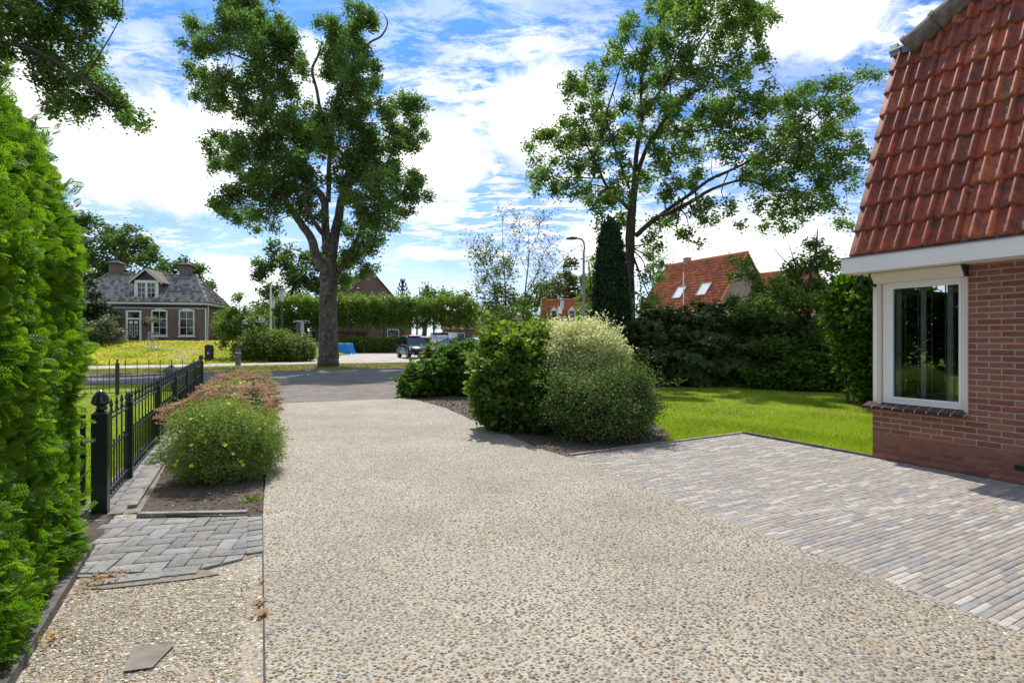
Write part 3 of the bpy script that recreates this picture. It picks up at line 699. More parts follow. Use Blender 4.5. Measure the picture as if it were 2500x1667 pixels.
pave('paver', hp, cells, None, None, 2*w, w, .008, b1+ri, M['greypaver'], .010, 120, uneven=.002)
cells = [((tr.x+(br.x-tr.x)*f-.055, tr.y+(br.y-tr.y)*f), (HX.x, HX.y), (HY.x, HY.y)) for f in ()]
d_ = (br-tr); n_ = int(d_.length/.107)
for i in range(n_):
    c = tr+d_*((i+.5)/n_)-Vector((bw/2, 0, 0)); cells.append(((c.x, c.y), (d_.normalized().x, d_.normalized().y), (-d_.normalized().y, d_.normalized().x)))
pave('paver', hp, cells, None, None, .107, .107, .008, b1, M['greypaver'], .010, 40)
mb = MB()  # raised edging at both sides of the corner
a, b = G(186, 1404), G(440, 1402); mb.obox(a+Vector((0, 0, -.03)), b-a, Vector((0, -.03, 0)), (0, 0, .036)); mb.build('edging_strip', M['kerb'], hp)
mb = MB(); a, b = G(333, 1262), G(600, 1257); mb.obox(a+Vector((0, .0, -.03)), b-a, Vector((0, .05, 0)), (0, 0, .058)); mb.build('edging_strip', M['kerb'], hp)
for (u0, v0, u1, v1, wd) in ((215, 1432, 390, 1412, .075), (372, 1412, 480, 1400, .07), (300, 1414, 395, 1403, .05)):
    mb = MB(); mb.cur = random.random(); a, b = G(u0, v0), G(u1, v1); d = b-a; q = Vector((-d.y, d.x, 0)).normalized()*wd
    mb.obox(a+Vector((0, 0, -.02)), d, q, (0, 0, .0282+.0011*random.random())); mb.build('edging_slab', M['greypaver'], hp)
mb = MB(); mb.quad(*[Vector((p.x, p.y, .0045)) for p in (G(300, 1640), G(372, 1630), G(428, 1572), G(325, 1580))]); mb.build('worn_patch', M['slab'], None, 'structure')
sheet('sand_patch', [(p.x, p.y) for p in (G(200, 1396), G(500, 1390), G(540, 1400), G(470, 1412), G(260, 1436), G(190, 1436))], .001, M['joint'])
# ---- paved strip under the fence with its kerb
FD = Vector((-.447, .894, 0)).normalized(); FQ = Vector((.894, .447, 0)).normalized(); F0 = Vector((-3.32, 4.31, 0))
s0 = F0-FQ*.16-FD*.1
strip = MB(); strip.prism([(p.x, p.y) for p in (s0, s0+FQ*.44, s0+FQ*.44+FD*11, s0+FD*11)], -.06, -.004); strip = strip.build('fence_path', M['joint'], None, 'structure')
cells = []
for k in range(3):
    for i in range(52):
        c = s0+FQ*(.056+k*.109)+FD*(.1+(i+(k % 2)*.5)*.205); cells.append(((c.x, c.y), (FD.x, FD.y), (-FQ.x, -FQ.y)))
pave('paver', strip, cells, None, None, .205, .109, .008, [], M['greypaver'], .008, 150)
a = s0+FQ*.33; n = 11
for i in range(n):
    m_ = MB(); m_.obox(a+FD*(i*1.0+.15)+Vector((0, 0, -.04)), FD*.992, FQ*.065, (0, 0, .065)); m_.build('kerb_stone', M['kerb'], strip)
# kerb under the hedge
mb = MB(); p0, p1 = Vector((KH(-1), -1, 0)), Vector((KH(3.55), 3.55, 0)); hk = mb
for i in range(5):
    d = (p1-p0)/5; mb = MB(); mb.obox(p0+d*i+Vector((0, 0, -.05)), d*.995, Vector((-.05, -.027, 0)), (0, 0, .10)); o = mb.build('kerb_stone', M['darkkerb'], None) if i == 0 else mb.build('kerb_stone', M['darkkerb'], kp)
    if i == 0: kp = o; kp.name = 'hedge_kerb'; kp['kind'] = 'structure'
# fallen leaves and weeds at the joint
def leaf_litter(name, pts, size, mat, up=1.2):
    n = len(pts); y = rng.normal(0, 1, (n, 3)); y[:, 2] *= .25; z = rng.normal(0, .25, (n, 3)); z[:, 2] += up
    return scatter(name, LEAF, pts, frame_from(unit(y), unit(z)), size*rng.uniform(.6, 1.3, n), mat, rng.uniform(0, 1, n), None, 'stuff')
lp = []
for (u, v, s_, n) in ((265, 1412, .06, 70), (230, 1415, .04, 40), (638, 1500, .018, 45), (636, 1470, .014, 30), (641, 1420, .01, 10), (120, 1560, .05, 60), (200, 1452, .04, 20), (1180, 1035, .15, 50), (1500, 1105, .3, 80), (540, 1230, .25, 60)):
    c = G(u, v); q = rng.normal(0, s_, (n, 3)); q[:, 2] = abs(q[:, 2])*.1+.01; lp.append(q+np.array(c))
leaf_litter('fallen_leaves', np.concatenate(lp), .022, M['deadleaf'])
# ================================================================ THE BUNGALOW ON THE RIGHT
def HP(s, n, z=0): return Vector((C_.x+s*E1.x+n*E2.x, C_.y+s*E1.y+n*E2.y, z))
def s_u(u, n=0):
    k = (u-1250)/FP; return (k*(C_.y+n*E2.y)-(C_.x+n*E2.x))/(E1.x-k*E1.y)
def z_v(v, s, n=0): return HC-(v-HV)*HP(s, n).y/FP
bung = thing('bungalow', 'red brick bungalow with steep red tiled roof and white fascia beside the patio', 'house', HP(0, 0))
ch = .0617; bl = .2
sL, sR = s_u(2143), s_u(2361); zsill = ch*10; ztop = 2.19
sE = s_u(2500)
print('window', sL, sR, 'edge', sE, 'sillz', zsill, z_v(977, sL), z_v(690, sL))
# mortar backing walls (recessed) : lower dark pointing, upper light pointing
def wallbox(mb, s0, s1, z0, z1, n0=.0025, n1=.1): mb.obox(HP(s0, n0, z0), E1*(s1-s0), E2*(n1-n0), (0, 0, z1-z0))
mb = MB(); wallbox(mb, .008, 9, -.1, 5*ch); mb.build('mortar', M['mortardark'], bung)
mb = MB(); wallbox(mb, .008, 9, 5*ch, zsill); wallbox(mb, sR, 9, zsill, 2.3); wall = mb.build('wall', M['mortar'], bung)
# bricks
def brick_mesh(l, t, rough=True):
    b = .003; hx = l/2-.0058; hz = ch/2-.0062; v = []
    xs = [-hx, -hx*.5, 0, hx*.5, hx]; zs = [-hz, 0, hz]
    V = []
    for (y, sc) in ((0.0, 0), (.003, 1)):
        pass
    for iz in zs:
        for ix in xs:
            e = (abs(ix) == hx) or (abs(iz) == hz); V.append((ix, (-.001 if e else -.004)+random.uniform(-.0015, .0015), iz))
    F = []
    for j in range(2):
        for i in range(4): F.append((j*5+i, j*5+i+1, (j+1)*5+i+1, (j+1)*5+i))
    back = [(-hx, .02, -hz), (hx, .02, -hz), (hx, .02, hz), (-hx, .02, hz)]; V += back
    me = bpy.data.meshes.new('brick'); f2 = F+[(0, 15, 16, 4, 3, 2, 1), (4, 16, 17, 14, 9), (14, 17, 18, 10, 11, 12, 13), (10, 18, 15, 0, 5)]
    me.from_pydata(V, [], f2); me.update(); a = me.attributes.new('tint', 'FLOAT', 'POINT'); a.data.foreach_set('value', np.full(len(V), t, np.float32)); me.materials.append(M['brick']); return me
full = [brick_mesh(bl, t) for t in np.linspace(.05, .95, 8)]
rot = math.atan2(E1.y, E1.x)
stuffb = []
half = {}
for r in range(0, 36):
    z = (r+.5)*ch; off = 0 if r % 2 else bl/2
    k = -1; s = off-bl if off else 0
    spans = []
    while s < 4.6:
        a, b = max(s, 0), s+bl; spans.append((a, b)); s += bl
    for a, b in spans:
        if z > zsill and z < 2.3:
            if b <= sR+.03: continue
            a = max(a, sR+.006)
        if b-a < .03: continue
        l = b-a; vis = a < sE+.12
        key = round(l, 3)
        if l > bl*.99: me = full[random.randrange(8)]
        else:
            me = brick_mesh(l, random.uniform(.05, .95))
        if vis:
            o = link('brick', me, None, bung, None, False); c = HP((a+b)/2, 0, z); o.matrix_parent_inverse = Matrix.Translation(-bung.location); o.location = c; o.rotation_euler = (0, 0, rot)
        else: stuffb.append((a, b, z))
mb = MB()
for a, b, z in stuffb: mb.cur = random.uniform(.05, .95); mb.obox(HP(a+.005, -.002, z-ch/2+.0055), E1*(b-a-.01), E2*.015, (0, 0, ch-.011))
mb.build('brick', M['brick'], bung, 'stuff')
# other walls
mb = MB(); mb.obox(HP(.1, .0, -.1), -E1*.1, E2*7, (0, 0, 2.28)); 
mbw = MB(); mbw.obox(HP(0, .16, -.1), E1*.1, E2*7, (0, 0, zsill+.1)); mbw.obox(HP(0, 1.9, zsill), E1*.1, E2*5.3, (0, 0, 1.6)); mbw.obox(HP(9, 0, -.1), E1*.1, E2*7, (0, 0, 2.3)); mbw.obox(HP(0, 7, -.1), E1*9, E2*.1, (0, 0, 2.3))
mbw.build('side_wall', M['farbrick'], bung)
mb = MB(); mb.obox(HP(1.19*sE, -.012, z_v(1131, sE*.97)-.03), E1*.001, E2*.01, (0, 0, .001))
sv = s_u(2478); zv = z_v(1139, sv); mb = MB(); mb.obox(HP(sv, -.008, zv-.03), E1*.12, E2*.02, (0, 0, .052))
for i in range(4): mb.obox(HP(sv, -.012, zv-.026+i*.013), E1*.12, E2*.006, (0, 0, .004))
mb.build('air_vent', M['black'], bung)
# window: frame, glass, roller shutter, guide rails
win = MB(); fz0, fz1 = zsill+.045, 2.05
print('frame z', z_v(975, sL), z_v(1001, sR))
gw = .035
fl_ = sL+.045; win.obox(HP(fl_, .02, fz0), E1*.085, E2*.06, (0, 0, fz1-fz0))
win.obox(HP(sR-.055, .02, fz0), E1*.04, E2*.06, (0, 0, fz1-fz0))
win.obox(HP(fl_+.085, .02, fz0), E1*(sR-.055-fl_-.085), E2*.06, (0, 0, .055)); win.obox(HP(fl_+.085, .02, fz1-.05), E1*(sR-.055-fl_-.085), E2*.06, (0, 0, .05))
W_ = win.build('window', M['white'], bung)
sa = MB(); x0, x1, y0, y1 = fl_+.085, sR-.055, fz0+.055, fz1-.05
for (a, b, c, d) in ((x0, x0+.022, y0, y1), (x1-.022, x1, y0, y1), (x0+.022, x1-.022, y0, y0+.022), (x0+.022, x1-.022, y1-.022, y1)):
    sa.obox(HP(a, .012, c), E1*(b-a), E2*.04, (0, 0, d-c))
sa.build('sash', M['white'], W_)
gl = MB(); gl.obox(HP(x0+.02, .035, y0+.02), E1*(x1-x0-.04), E2*.006, (0, 0, y1-y0-.04)); gl.build('pane', M['glass'], W_)
for (a, b) in ((sL, sL+.038), (sR-.018, sR+.012)):
    g_ = MB(); g_.obox(HP(a, -.02, zsill+.02), E1*(b-a), E2*.06, (0, 0, fz1-zsill-.01)); g_.obox(HP(a+.012, -.024, zsill+.03), E1*.005, E2*.004, (0, 0, fz1-zsill-.05)); g_.build('guide_rail', M['cream'], bung)
# side window round the corner
sw = MB()
for n_ in (.02, 1.84): sw.obox(HP(.0, n_, zsill), E1*.06, E2*.06, (0, 0, 1.4))
sw.obox(HP(.0, .08, zsill), E1*.06, E2*1.76, (0, 0, .07)); sw.obox(HP(.0, .08, zsill+1.34), E1*.06, E2*1.76, (0, 0, .06)); sw_ = sw.build('window', M['white'], bung)
g2 = MB(); g2.obox(HP(.028, .08, zsill+.07), E1*.005, E2*1.76, (0, 0, 1.27)); g2.build('pane', M['glass'], sw_)
# shutter box with curved lower front
zb = 2.045; prof = [(.02, zb), (-.055, zb+.004), (-.062, zb+.03), (-.075, zb+.05), (-.10, zb+.075), (-.115, zb+.095), (-.118, 2.165), (.02, 2.165)]
sb = MB(); sb.ext([HP(sL-.02, n_, z_) for n_, z_ in prof], E1*(sR-sL+.015)); sb.build('shutter_box', M['cream'], bung)
for a in (sL-.04, sR-.005):
    e_ = MB(); e_.ext([HP(a, n_*1.02-.001, z_) for n_, z_ in prof], E1*.02); e_.build('shutter_end_cap', M['black'], bung)
# tiled sill
ns = 9
for i in range(ns):
    a, b = -.06+(sR+.07)*i/ns, -.06+(sR+.07)*(i+1)/ns
    m_ = MB(); m_.cur = random.random(); sk = -.0
    m_.ext([HP(a+.005, .03, zsill+.045), HP(a+.005, -.11, zsill+.002), HP(a+.005, -.112, zsill-.022), HP(a+.005, .0, zsill-.012), HP(a+.005, .03, zsill+.0)], E1*(b-a-.010)); m_.build('sill_tile', M['sillbrick'], bung)
m_ = MB(); m_.ext([HP(-.055, .03, zsill+.040), HP(-.055, -.105, zsill-.001), HP(-.055, -.107, zsill-.018), HP(-.055, .0, zsill-.010)], E1*(sR+.06)); m_.build('sill_joint', M['white'], bung)
# room behind the glass: walls, floor and vertical blinds
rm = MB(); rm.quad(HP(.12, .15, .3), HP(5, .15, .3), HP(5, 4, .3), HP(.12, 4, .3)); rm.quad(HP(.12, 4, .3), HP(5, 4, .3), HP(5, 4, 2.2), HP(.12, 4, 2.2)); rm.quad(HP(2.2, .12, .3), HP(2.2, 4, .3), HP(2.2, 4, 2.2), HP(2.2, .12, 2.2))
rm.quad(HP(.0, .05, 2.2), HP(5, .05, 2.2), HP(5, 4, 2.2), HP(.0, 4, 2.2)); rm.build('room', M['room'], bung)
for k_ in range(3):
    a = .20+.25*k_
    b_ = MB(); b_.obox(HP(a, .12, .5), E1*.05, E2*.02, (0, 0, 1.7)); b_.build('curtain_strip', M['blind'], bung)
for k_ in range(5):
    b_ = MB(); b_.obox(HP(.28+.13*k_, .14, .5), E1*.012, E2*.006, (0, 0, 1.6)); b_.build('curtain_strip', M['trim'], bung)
for k_ in range(0):
    pass
# fascia, soffit and gutter rim
fn = -.369; fs = -.146
fb = MB(); fb.obox(HP(fs, fn, 2.167), E1*9.3, E2*.022, (0, 0, .172)); fb.obox(HP(fs, fn+.022, 2.167), E1*.022, E2*7.5, (0, 0, .172)); fb.build('fascia', M['white'], bung)
so = MB(); so.obox(HP(fs+.022, fn+.022, 2.172), E1*9.3, E2*(-fn-.026), (0, 0, .012)); so.obox(HP(fs+.022, -.004, 2.172), E1*(-fs-.024), E2*7, (0, 0, .012)); so.build('soffit', M['white'], bung)
gu = MB(); gu.obox(HP(fs-.012, fn-.012, 2.339), E1*9.3, E2*.06, (0, 0, .012)); gu.obox(HP(fs-.012, fn+.048, 2.339), E1*.05, E2*7.3, (0, 0, .012)); gu.build('gutter_rim', M['lead'], bung)
br = MB(); br.tube([HP(-.06, -.10, 2.16), HP(-.06, -.10, 2.05), HP(-.02, -.02, 2.0)], .018, 8); br.tube([HP(-.13, -.06, 2.03), HP(-.05, -.06, 2.10)], .012, 6); br.build('awning_bracket', M['black'], bung)
# ---- steep tiled roof
th = R(70); UP = (E2*math.cos(th)+Vector((0, 0, math.sin(th)))); NR = (-E2*math.sin(th)+Vector((0, 0, math.cos(th)))); O_ = HP(-.075, fn+.065, 2.352)
tw, tl = .268, .312
def tile_mesh(t, half=False):
    nx = 24; V = []; xs = np.linspace(0, tw, nx+1)
    def prof(x):
        q = (x % (tw/2))/(tw/2)     # 0..1 in each wave: flat pan then a round roll
        return .008*(q/.5) if q < .5 else .008+.046*math.sin(math.pi*(q-.5)/.5)**.8
    rows = [(-.004, .008), (-.0, .040), (.02, .042), (.16, .030), (.345, .008)]
    for (y, lift) in rows:
        for x in xs:
            h = prof(x); V.append((x*1.0, y, h*(1.0 if lift > .01 else .9)+lift-(.022 if y == -.004 else 0)))
    F = [(j*(nx+1)+i, j*(nx+1)+i+1, (j+1)*(nx+1)+i+1, (j+1)*(nx+1)+i) for j in range(len(rows)-1) for i in range(nx)]
    return npmesh('roof_tile', np.array(V), np.array(F), np.full(len(V), t), True)
tm = [tile_mesh(t) for t in np.linspace(.0, 1, 7)]
for m_ in tm: m_.materials.append(M['rooftile'])
RM = Matrix((E1, UP, NR)).transposed().to_4x4()
def ray_st(u, v):
    d = Vector(((u-1250)/FP, 1, -(v-HV)/FP)); o = Vector((0, 0, HC)); k = (O_-o).dot(NR)/d.dot(NR); q = o+d*k-O_; return q.dot(E1), q.dot(UP)
hipA, hipB = ray_st(2243, 108), ray_st(2345, 20)
print('roof st', ray_st(2065, 628), ray_st(2175, 133), hipA, hipB)
def hip_t(s): return hipA[1]+(hipB[1]-hipA[1])*(s-hipA[0])/(hipB[0]-hipA[0])
ROOF = MB(); Lr = 6
ROOF.ext([O_+E1*0, O_+E1*8.6, O_+E1*8.6+UP*5.5, O_+E1*(hipA[0]+(5.5-hipA[1])*(hipB[0]-hipA[0])/(hipB[1]-hipA[1]))+UP*5.5, O_+E1*hipA[0]+UP*2.80, O_+UP*2.80], -NR*.03)
roof = ROOF.build('roof', M['redtile'], bung)
cnt = 0; extra = []
for r in range(18):
    for c in range(32):
        s, t = c*tw, r*tl
        if r >= 9 and t+.16 > hip_t(s+tw*.6): continue
        vis = s < 2.6 and r < 15
        if not vis: extra.append((s, t)); continue
        o = link('roof_tile', tm[random.choice([0, 1, 2, 3, 4, 5, 6, 2, 3])], None, roof, None, False)
        o.matrix_basis = Matrix.Translation(O_+E1*(s+random.uniform(-.002, .002))+UP*(t+random.uniform(-.003, .003))+NR*random.uniform(0, .003)) @ RM; cnt += 1
vs0 = np.zeros(len(tm[0].vertices)*3); tm[0].vertices.foreach_get('co', vs0); vs0 = vs0.reshape(-1, 3)
fs0 = np.array([list(p.vertices) for p in tm[0].polygons]); R3 = np.array(RM.to_3x3())
Vx = []; 
for (s, t) in extra: Vx.append(vs0 @ R3.T+np.array(O_+E1*s+UP*t))
Vx = np.concatenate(Vx); Fx = (fs0[None]+(np.arange(len(extra))*len(vs0))[:, None, None]).reshape(-1, 4)
link('roof_tile', npmesh('roof_tile', Vx, Fx, np.repeat(rng.uniform(0, 1, len(extra)), len(vs0)), True), M['rooftile'], roof, 'stuff')
print('tiles', cnt)
# verge side, flat top and rear of the roof
bk = MB(); bk.ext([O_+UP*0, O_+UP*2.80, O_+UP*2.80+E2*5.0, O_+E2*7.0], E1*.03); bk.build('roof_side', M['ridge'], bung)
tp = MB(); q0 = O_+UP*2.78; tp.obox(q0, E1*8.5, E2*5, (0, 0, .02)); tp.build('roof_deck', M['lead'], bung)
fl2 = MB()
for i in range(3):
    s0_ = i*tw/2-.02; fl2.ext([q0+E1*s0_+NR*.075+UP*.02, q0+E1*(s0_+.11)+NR*.08+UP*.02, q0+E1*(s0_+.12)+NR*.05-UP*(.10 if i % 2 else .06), q0+E1*(s0_+.01)+NR*.05-UP*.07], NR*.004)
fl2.obox(q0-E1*.03+NR*.0+UP*.0, E1*(hipA[0]+.1), NR*.085, UP*.03); fl2.obox(q0-E1*.03+UP*.02, E1*.09, NR*.085, UP*.07); fl2.build('lead_flashing', M['lead'], bung)
# hip ridge: half-round tiles, each a part
ha = O_+E1*hipA[0]+UP*hipA[1]; hb = O_+E1*hipB[0]+UP*hipB[1]; hd = (hb-ha).normalized(); hs = hd.cross(NR).normalized(); start = ha-hd*.10+NR*.07
# the other roof slope, falling away behind the hip
sl = MB(); top = O_+E1*(hipA[0]+(5.5-hipA[1])*(hipB[0]-hipA[0])/(hipB[1]-hipA[1]))+UP*5.5
sl.ext([ha, top, top+E2*3, ha+E2*4.5], -E1*.02); sl.build('roof_slope', M['redtile'], bung)
for i in range(7):
    m_ = MB(); a = start+hd*(i*.33); n = 12; sec0 = []; V0 = []
    for (d, r) in ((0, .145), (.05, .152), (.055, .132), (.37, .125)):
        for k in range(n+1):
            an = math.pi*(k/n)*1.15-.08*math.pi; V0.append(a+hd*d+hs*(math.cos(an)*r)+NR*(math.sin(an)*r))
    m_.add(V0, [(j*(n+1)+k, j*(n+1)+k+1, (j+1)*(n+1)+k+1, (j+1)*(n+1)+k) for j in range(3) for k in range(n)]+[tuple(range(n, -1, -1))])
    m_.build('ridge_tile', M['ridge'], roof, smooth=False)

# ================================================================ IRON FENCES
GH = .62
def finial(mb, c, s=1.0, z=0, big=False):
    x, y = c[0], c[1]
    if big: prof = [(.0001, 0), (.035, 0), (.03, .012), (.026, .03), (.05, .042), (.062, .055), (.066, .066), (.058, .07), (.063, .078), (.054, .088), (.058, .096), (.046, .108), (.05, .115), (.034, .128), (.037, .135), (.016, .15), (.004, .158), (.0001, .16)]
    else: prof = [(.0001, 0), (.022, 0), (.016, .01), (.012, .02), (.026, .032), (.03, .042), (.027, .055), (.018, .066), (.008, .076), (.0001, .086)]
    mb.lathe([(r*s, q*s) for r, q in prof], (x, y, z), 16 if big else 12)
def fpost(parent, c, w, h, big):
    p = MB(); a = FD*w/2; b = FQ*w/2; c = Vector((c[0], c[1], 0))
    p.obox(c-a-b, a*2, b*2, (0, 0, h)); a2, b2 = a*.45, b*.45
    V = [c-a-b, c+a-b, c+a+b, c-a+b]; p.add([q+Vector((0, 0, h)) for q in V]+[c+(q-c)*.42+Vector((0, 0, h+w*.3)) for q in V], [(0, 1, 5, 4), (1, 2, 6, 5), (2, 3, 7, 6), (3, 0, 4, 7), (4, 5, 6, 7)])
    po = p.build('post', M['fence'], parent); f = MB(); finial(f, c, 1.0 if not big else 1.0, h+w*.3, big); f.build('finial', M['fence'], po, smooth=True)
    return po
# bar prototypes (spear bar and short bar) shared between all copies
def bar_mesh(h, spear):
    m_ = MB(); r = .0068; m_.tube([(0, 0, .05), (0, 0, h)], r, 6)
    if spear: m_.lathe([(.0001, 0), (.009, 0), (.013, .012), (.007, .02), (.009, .03), (.016, .05), (.010, .075), (.0001, .115)], (0, 0, h-.02), 8)
    else: m_.lathe([(.0001, 0), (.009, .0), (.009, .01), (.0001, .018)], (0, 0, h), 6)
    me = m_.mesh('bar'); me.materials.append(M['fence']); return me
tallb, shortb = bar_mesh(.80, True), bar_mesh(.50, False)
def scroll_mesh(wd, hgt=.075):
    m_ = MB(); 
    for sg in (1, -1):
        pts = []
        for i in range(12):
            a = i/11*math.pi*1.6; rr = .016*(1-i/14); pts.append((wd/2*.3*sg+0*rr+math.cos(a)*rr*sg, 0, .014+rr*math.sin(a)*1+.006))
        line = [(wd*.48*sg, 0, 0.0+hgt), (wd*.36*sg, 0, hgt*.82), (wd*.22*sg, 0, hgt*.35)]
        m_.tube(line+pts[:9], .0042, 5)
    me = m_.mesh('scroll'); me.materials.append(M['fence']); return me
def fence_panel(parent, a, b, nsp, zs=(.12, .47, .72), rail=.011, top_rail=True, arch=True):
    a, b = Vector((a[0], a[1], 0)), Vector((b[0], b[1], 0)); d = b-a; L = d.length; u = d.normalized(); q = Vector((-u.y, u.x, 0)); ang = math.atan2(u.y, u.x)
    for i, z in enumerate(zs):
        m_ = MB(); m_.obox(a-q*rail+Vector((0, 0, z-.008)), d, q*rail*2, (0, 0, .016)); m_.build('rail', M['fence'], parent)
    st = L/(nsp+.0)
    sm = scroll_mesh(st)
    for i in range(nsp):
        c = a+u*(st*(i+.5)); o = link('bar', tallb, None, parent, None, False); o.matrix_parent_inverse = Matrix.Translation(-parent.location); o.location = c; o.rotation_euler = (0, 0, ang)
        if i < nsp-1:
            o = link('bar', shortb, None, parent, None, False); o.matrix_parent_inverse = Matrix.Translation(-parent.location); o.location = c+u*st*.5
            o = link('scroll', sm, None, parent, None, False); o.matrix_parent_inverse = Matrix.Translation(-parent.location); o.location = c+u*st*.5+Vector((0, 0, zs[-1]+.012 if len(zs) > 2 else .725)); o.rotation_euler = (0, 0, ang)
fence1 = thing('iron_fence', 'dark green spear-topped iron fence running beside the flower bed from big gatepost to street', 'fence', F0)
FP_ = [F0+FD*k for k in (0, 1.19, 3.16, 5.13, 7.10, 9.07, 11.06)]
for i, p in enumerate(FP_):
    big = i in (0, 6); fpost(fence1, p, .105 if big else .062, .80 if big else .775, big)
for i in range(6):
    a, b = FP_[i]+FD*(.05 if i == 0 else .03), FP_[i+1]-FD*.03; fence_panel(fence1, a, b, 5 if i == 0 else 9)
fence2 = thing('iron_fence', 'dark green iron fence parallel to the street, behind the front lawn', 'fence', FP_[6])
bd = (Vector((-9.9, 13.4, 0))-FP_[6]); bd.z = 0; bu = bd.normalized(); 
prev = FP_[6]; step = bd.length
for i in range(4):
    nx_ = FP_[6]+bu*(step*1.0+2.55*i) if True else None
    fpost(fence2, nx_, .075, .80, False)
    if i == 0: fence_panel(fence2, prev+bu*.05, nx_-bu*.04, 7, (.06, .48))
    else: fence_panel(fence2, prev+bu*.04, nx_-bu*.04, 10, (.06, .48))
    prev = nx_
gate = thing('iron_gate', 'dark green iron gate hung on the big gatepost, mostly hidden by the hedge', 'gate', F0)
ga = F0-FQ*.09; gb = F0-FQ*1.1-FD*.1; fence_panel(gate, ga, gb, 5, (.12, .47, .72))
fpost(gate, gb-FQ*.05, .05, .79, False)
m_ = MB(); m_.obox(ga+Vector((-.03, -.03, .08)), FQ*.03, FD*.04, (0, 0, .72)); m_.build('stile', M['fence'], gate)
m_ = MB(); c = F0-FQ*.03-FD*.06+Vector((0, 0, .60)); m_.tube([c, c-FD*.05], .014, 8); m_.tube([c-FD*.05, c-FD*.05-FQ*.06], .011, 8); m_.build('latch', M['metal'], gate)
# ================================================================ CLIPPED CONIFER HEDGE ON THE LEFT
def frond():
    V = []; F = []
    def rh(p, d, l, w, z=0):
        p = np.array(p, float); d = np.array(d, float); d /= np.linalg.norm(d); q = np.array([-d[1], d[0], 0]); b = len(V)
        V.extend([p, p+d*l*.5+q*w, p+d*l+np.array([0, 0, z]), p+d*l*.5-q*w]); F.extend([(b, b+1, b+2), (b, b+2, b+3)])
    rh((0, 0, 0), (0, 1, 0), 1.0, .035, -.12)
    for i in range(7):
        y = .10+i*.125; l = .50*(1-(y-.25)**2*1.1)*(.9 if i < 6 else .6)
        for sg in (1, -1):
            d = (sg*.8, .62, -.05*sg); rh((0, y, -.12*y*y), d, l, .042, -.05)
            if i < 5: dd = np.array(d)/np.linalg.norm(d); rh(np.array((0, y, -.12*y*y))+dd*l*.45, (sg*.15, 1, 0), l*.45, .035, -.03)
    return np.array(V), np.array(F)
FROND = frond()
HD = Vector((-.48, .877, 0)).normalized(); HQ = Vector((.877, .48, 0)).normalized(); H0 = Vector((KH(2.18), 2.18, 0))
hedge = thing('conifer_hedge', 'tall bright green clipped conifer hedge filling the left edge', 'hedge', H0)
send = 1.60
def hw(z): return .74 if z < 1.75 else .74*math.sqrt(max(0, 1-((z-1.75)/1.27)**2))
pos = []; out = []
while len(pos) < 19000:
    z = random.uniform(.0, 2.99); face = random.random()
    w_ = hw(z); nslope = 0 if z < 1.75 else min(2.5, .74*((z-1.75)/1.32**2)/max(.15, w_/.74))
    lumpy = .025*math.sin(z*5+1)*math.sin(z*2.1)+.015*math.sin(z*11)
    if face < .74:
        s = random.uniform(-1.2, send-.15); q = -.83+w_+.02*math.sin(s*6+z*4)+lumpy; n = HQ*1.0+Vector((0, 0, nslope))
    elif face < .90:
        a = random.uniform(0, math.pi/2); q = -.83+w_-.28+.28*math.cos(a); s = send-.28+.28*math.sin(a)+.03*math.sin(z*7); n = HQ*math.cos(a)+HD*math.sin(a)+Vector((0, 0, nslope*.6))
        if w_ < .3: continue
    else:
        q = -.72-random.uniform(-w_, w_)*.9; s = send+.02*math.sin(z*9); n = HD+Vector((0, 0, nslope*.5))
    n.normalize(); dep = abs(random.gauss(0, .05)); p = H0+HD*s+HQ*q+Vector((0, 0, z))-n*dep
    pos.append(p); out.append(n)
pos = np.array([tuple(p) for p in pos]); out = np.array([tuple(n) for n in out]); n_ = len(pos)
yv = unit(out*.55+np.array([0, .15, .25])+rng.normal(0, .6, (n_, 3))); zv = unit(rng.normal(0, .55, (n_, 3))+out*.6+np.array([-.15, .5, .55]))
cl = .5+.5*np.sin(pos[:, 2]*4.7+pos[:, 1]*3)*np.sin(pos[:, 1]*5.3+pos[:, 0]*3+pos[:, 2]*2)
scatter('foliage', FROND, pos, frame_from(yv, zv), rng.uniform(.055, .11, n_), M['thuja'], np.clip(cl*.25+rng.uniform(0, .85, n_), 0, 1), hedge)
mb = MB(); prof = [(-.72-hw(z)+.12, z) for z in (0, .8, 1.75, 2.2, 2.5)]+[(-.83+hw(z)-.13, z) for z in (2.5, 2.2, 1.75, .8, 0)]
mb.ext([H0-HD*1.2+HQ*q+Vector((0, 0, z)) for q, z in prof], HD*(send+1.05)); mb.build('light_blocking_core', M['yew'], hedge)  # solid dark core added inside the hedge to block light
# wispy leaders above the trimmed top
mb = MB(); pw = []; ow = []
for i in range(26):
    s = random.uniform(.3, send+.05); z0 = random.uniform(2.2, 2.95); w_ = hw(z0); p = H0+HD*s+HQ*(-.83+w_*random.uniform(.3, 1))+Vector((0, 0, z0)); d = (HQ*random.uniform(.2, .9)+HD*random.uniform(-.2, .6)+Vector((0, 0, random.uniform(.4, 1.2)))).normalized()*random.uniform(.15, .3)
    mb.tube([p, p+d*.5+Vector((0, 0, .02)), p+d], [.003, .002, .001], 4, False)
    for k in range(6): pw.append(tuple(p+d*(.3+.12*k))); ow.append(tuple((d.normalized()+Vector(rng.normal(0, .5, 3)))))
mb.build('leader_shoot', M['twig'], hedge)
pw = np.array(pw); scatter('leader_foliage', FROND, pw, frame_from(unit(np.array(ow)), unit(rng.normal(0, 1, (len(pw), 3)))), rng.uniform(.05, .09, len(pw)), M['thuja'], rng.uniform(.3, 1, len(pw)), hedge)
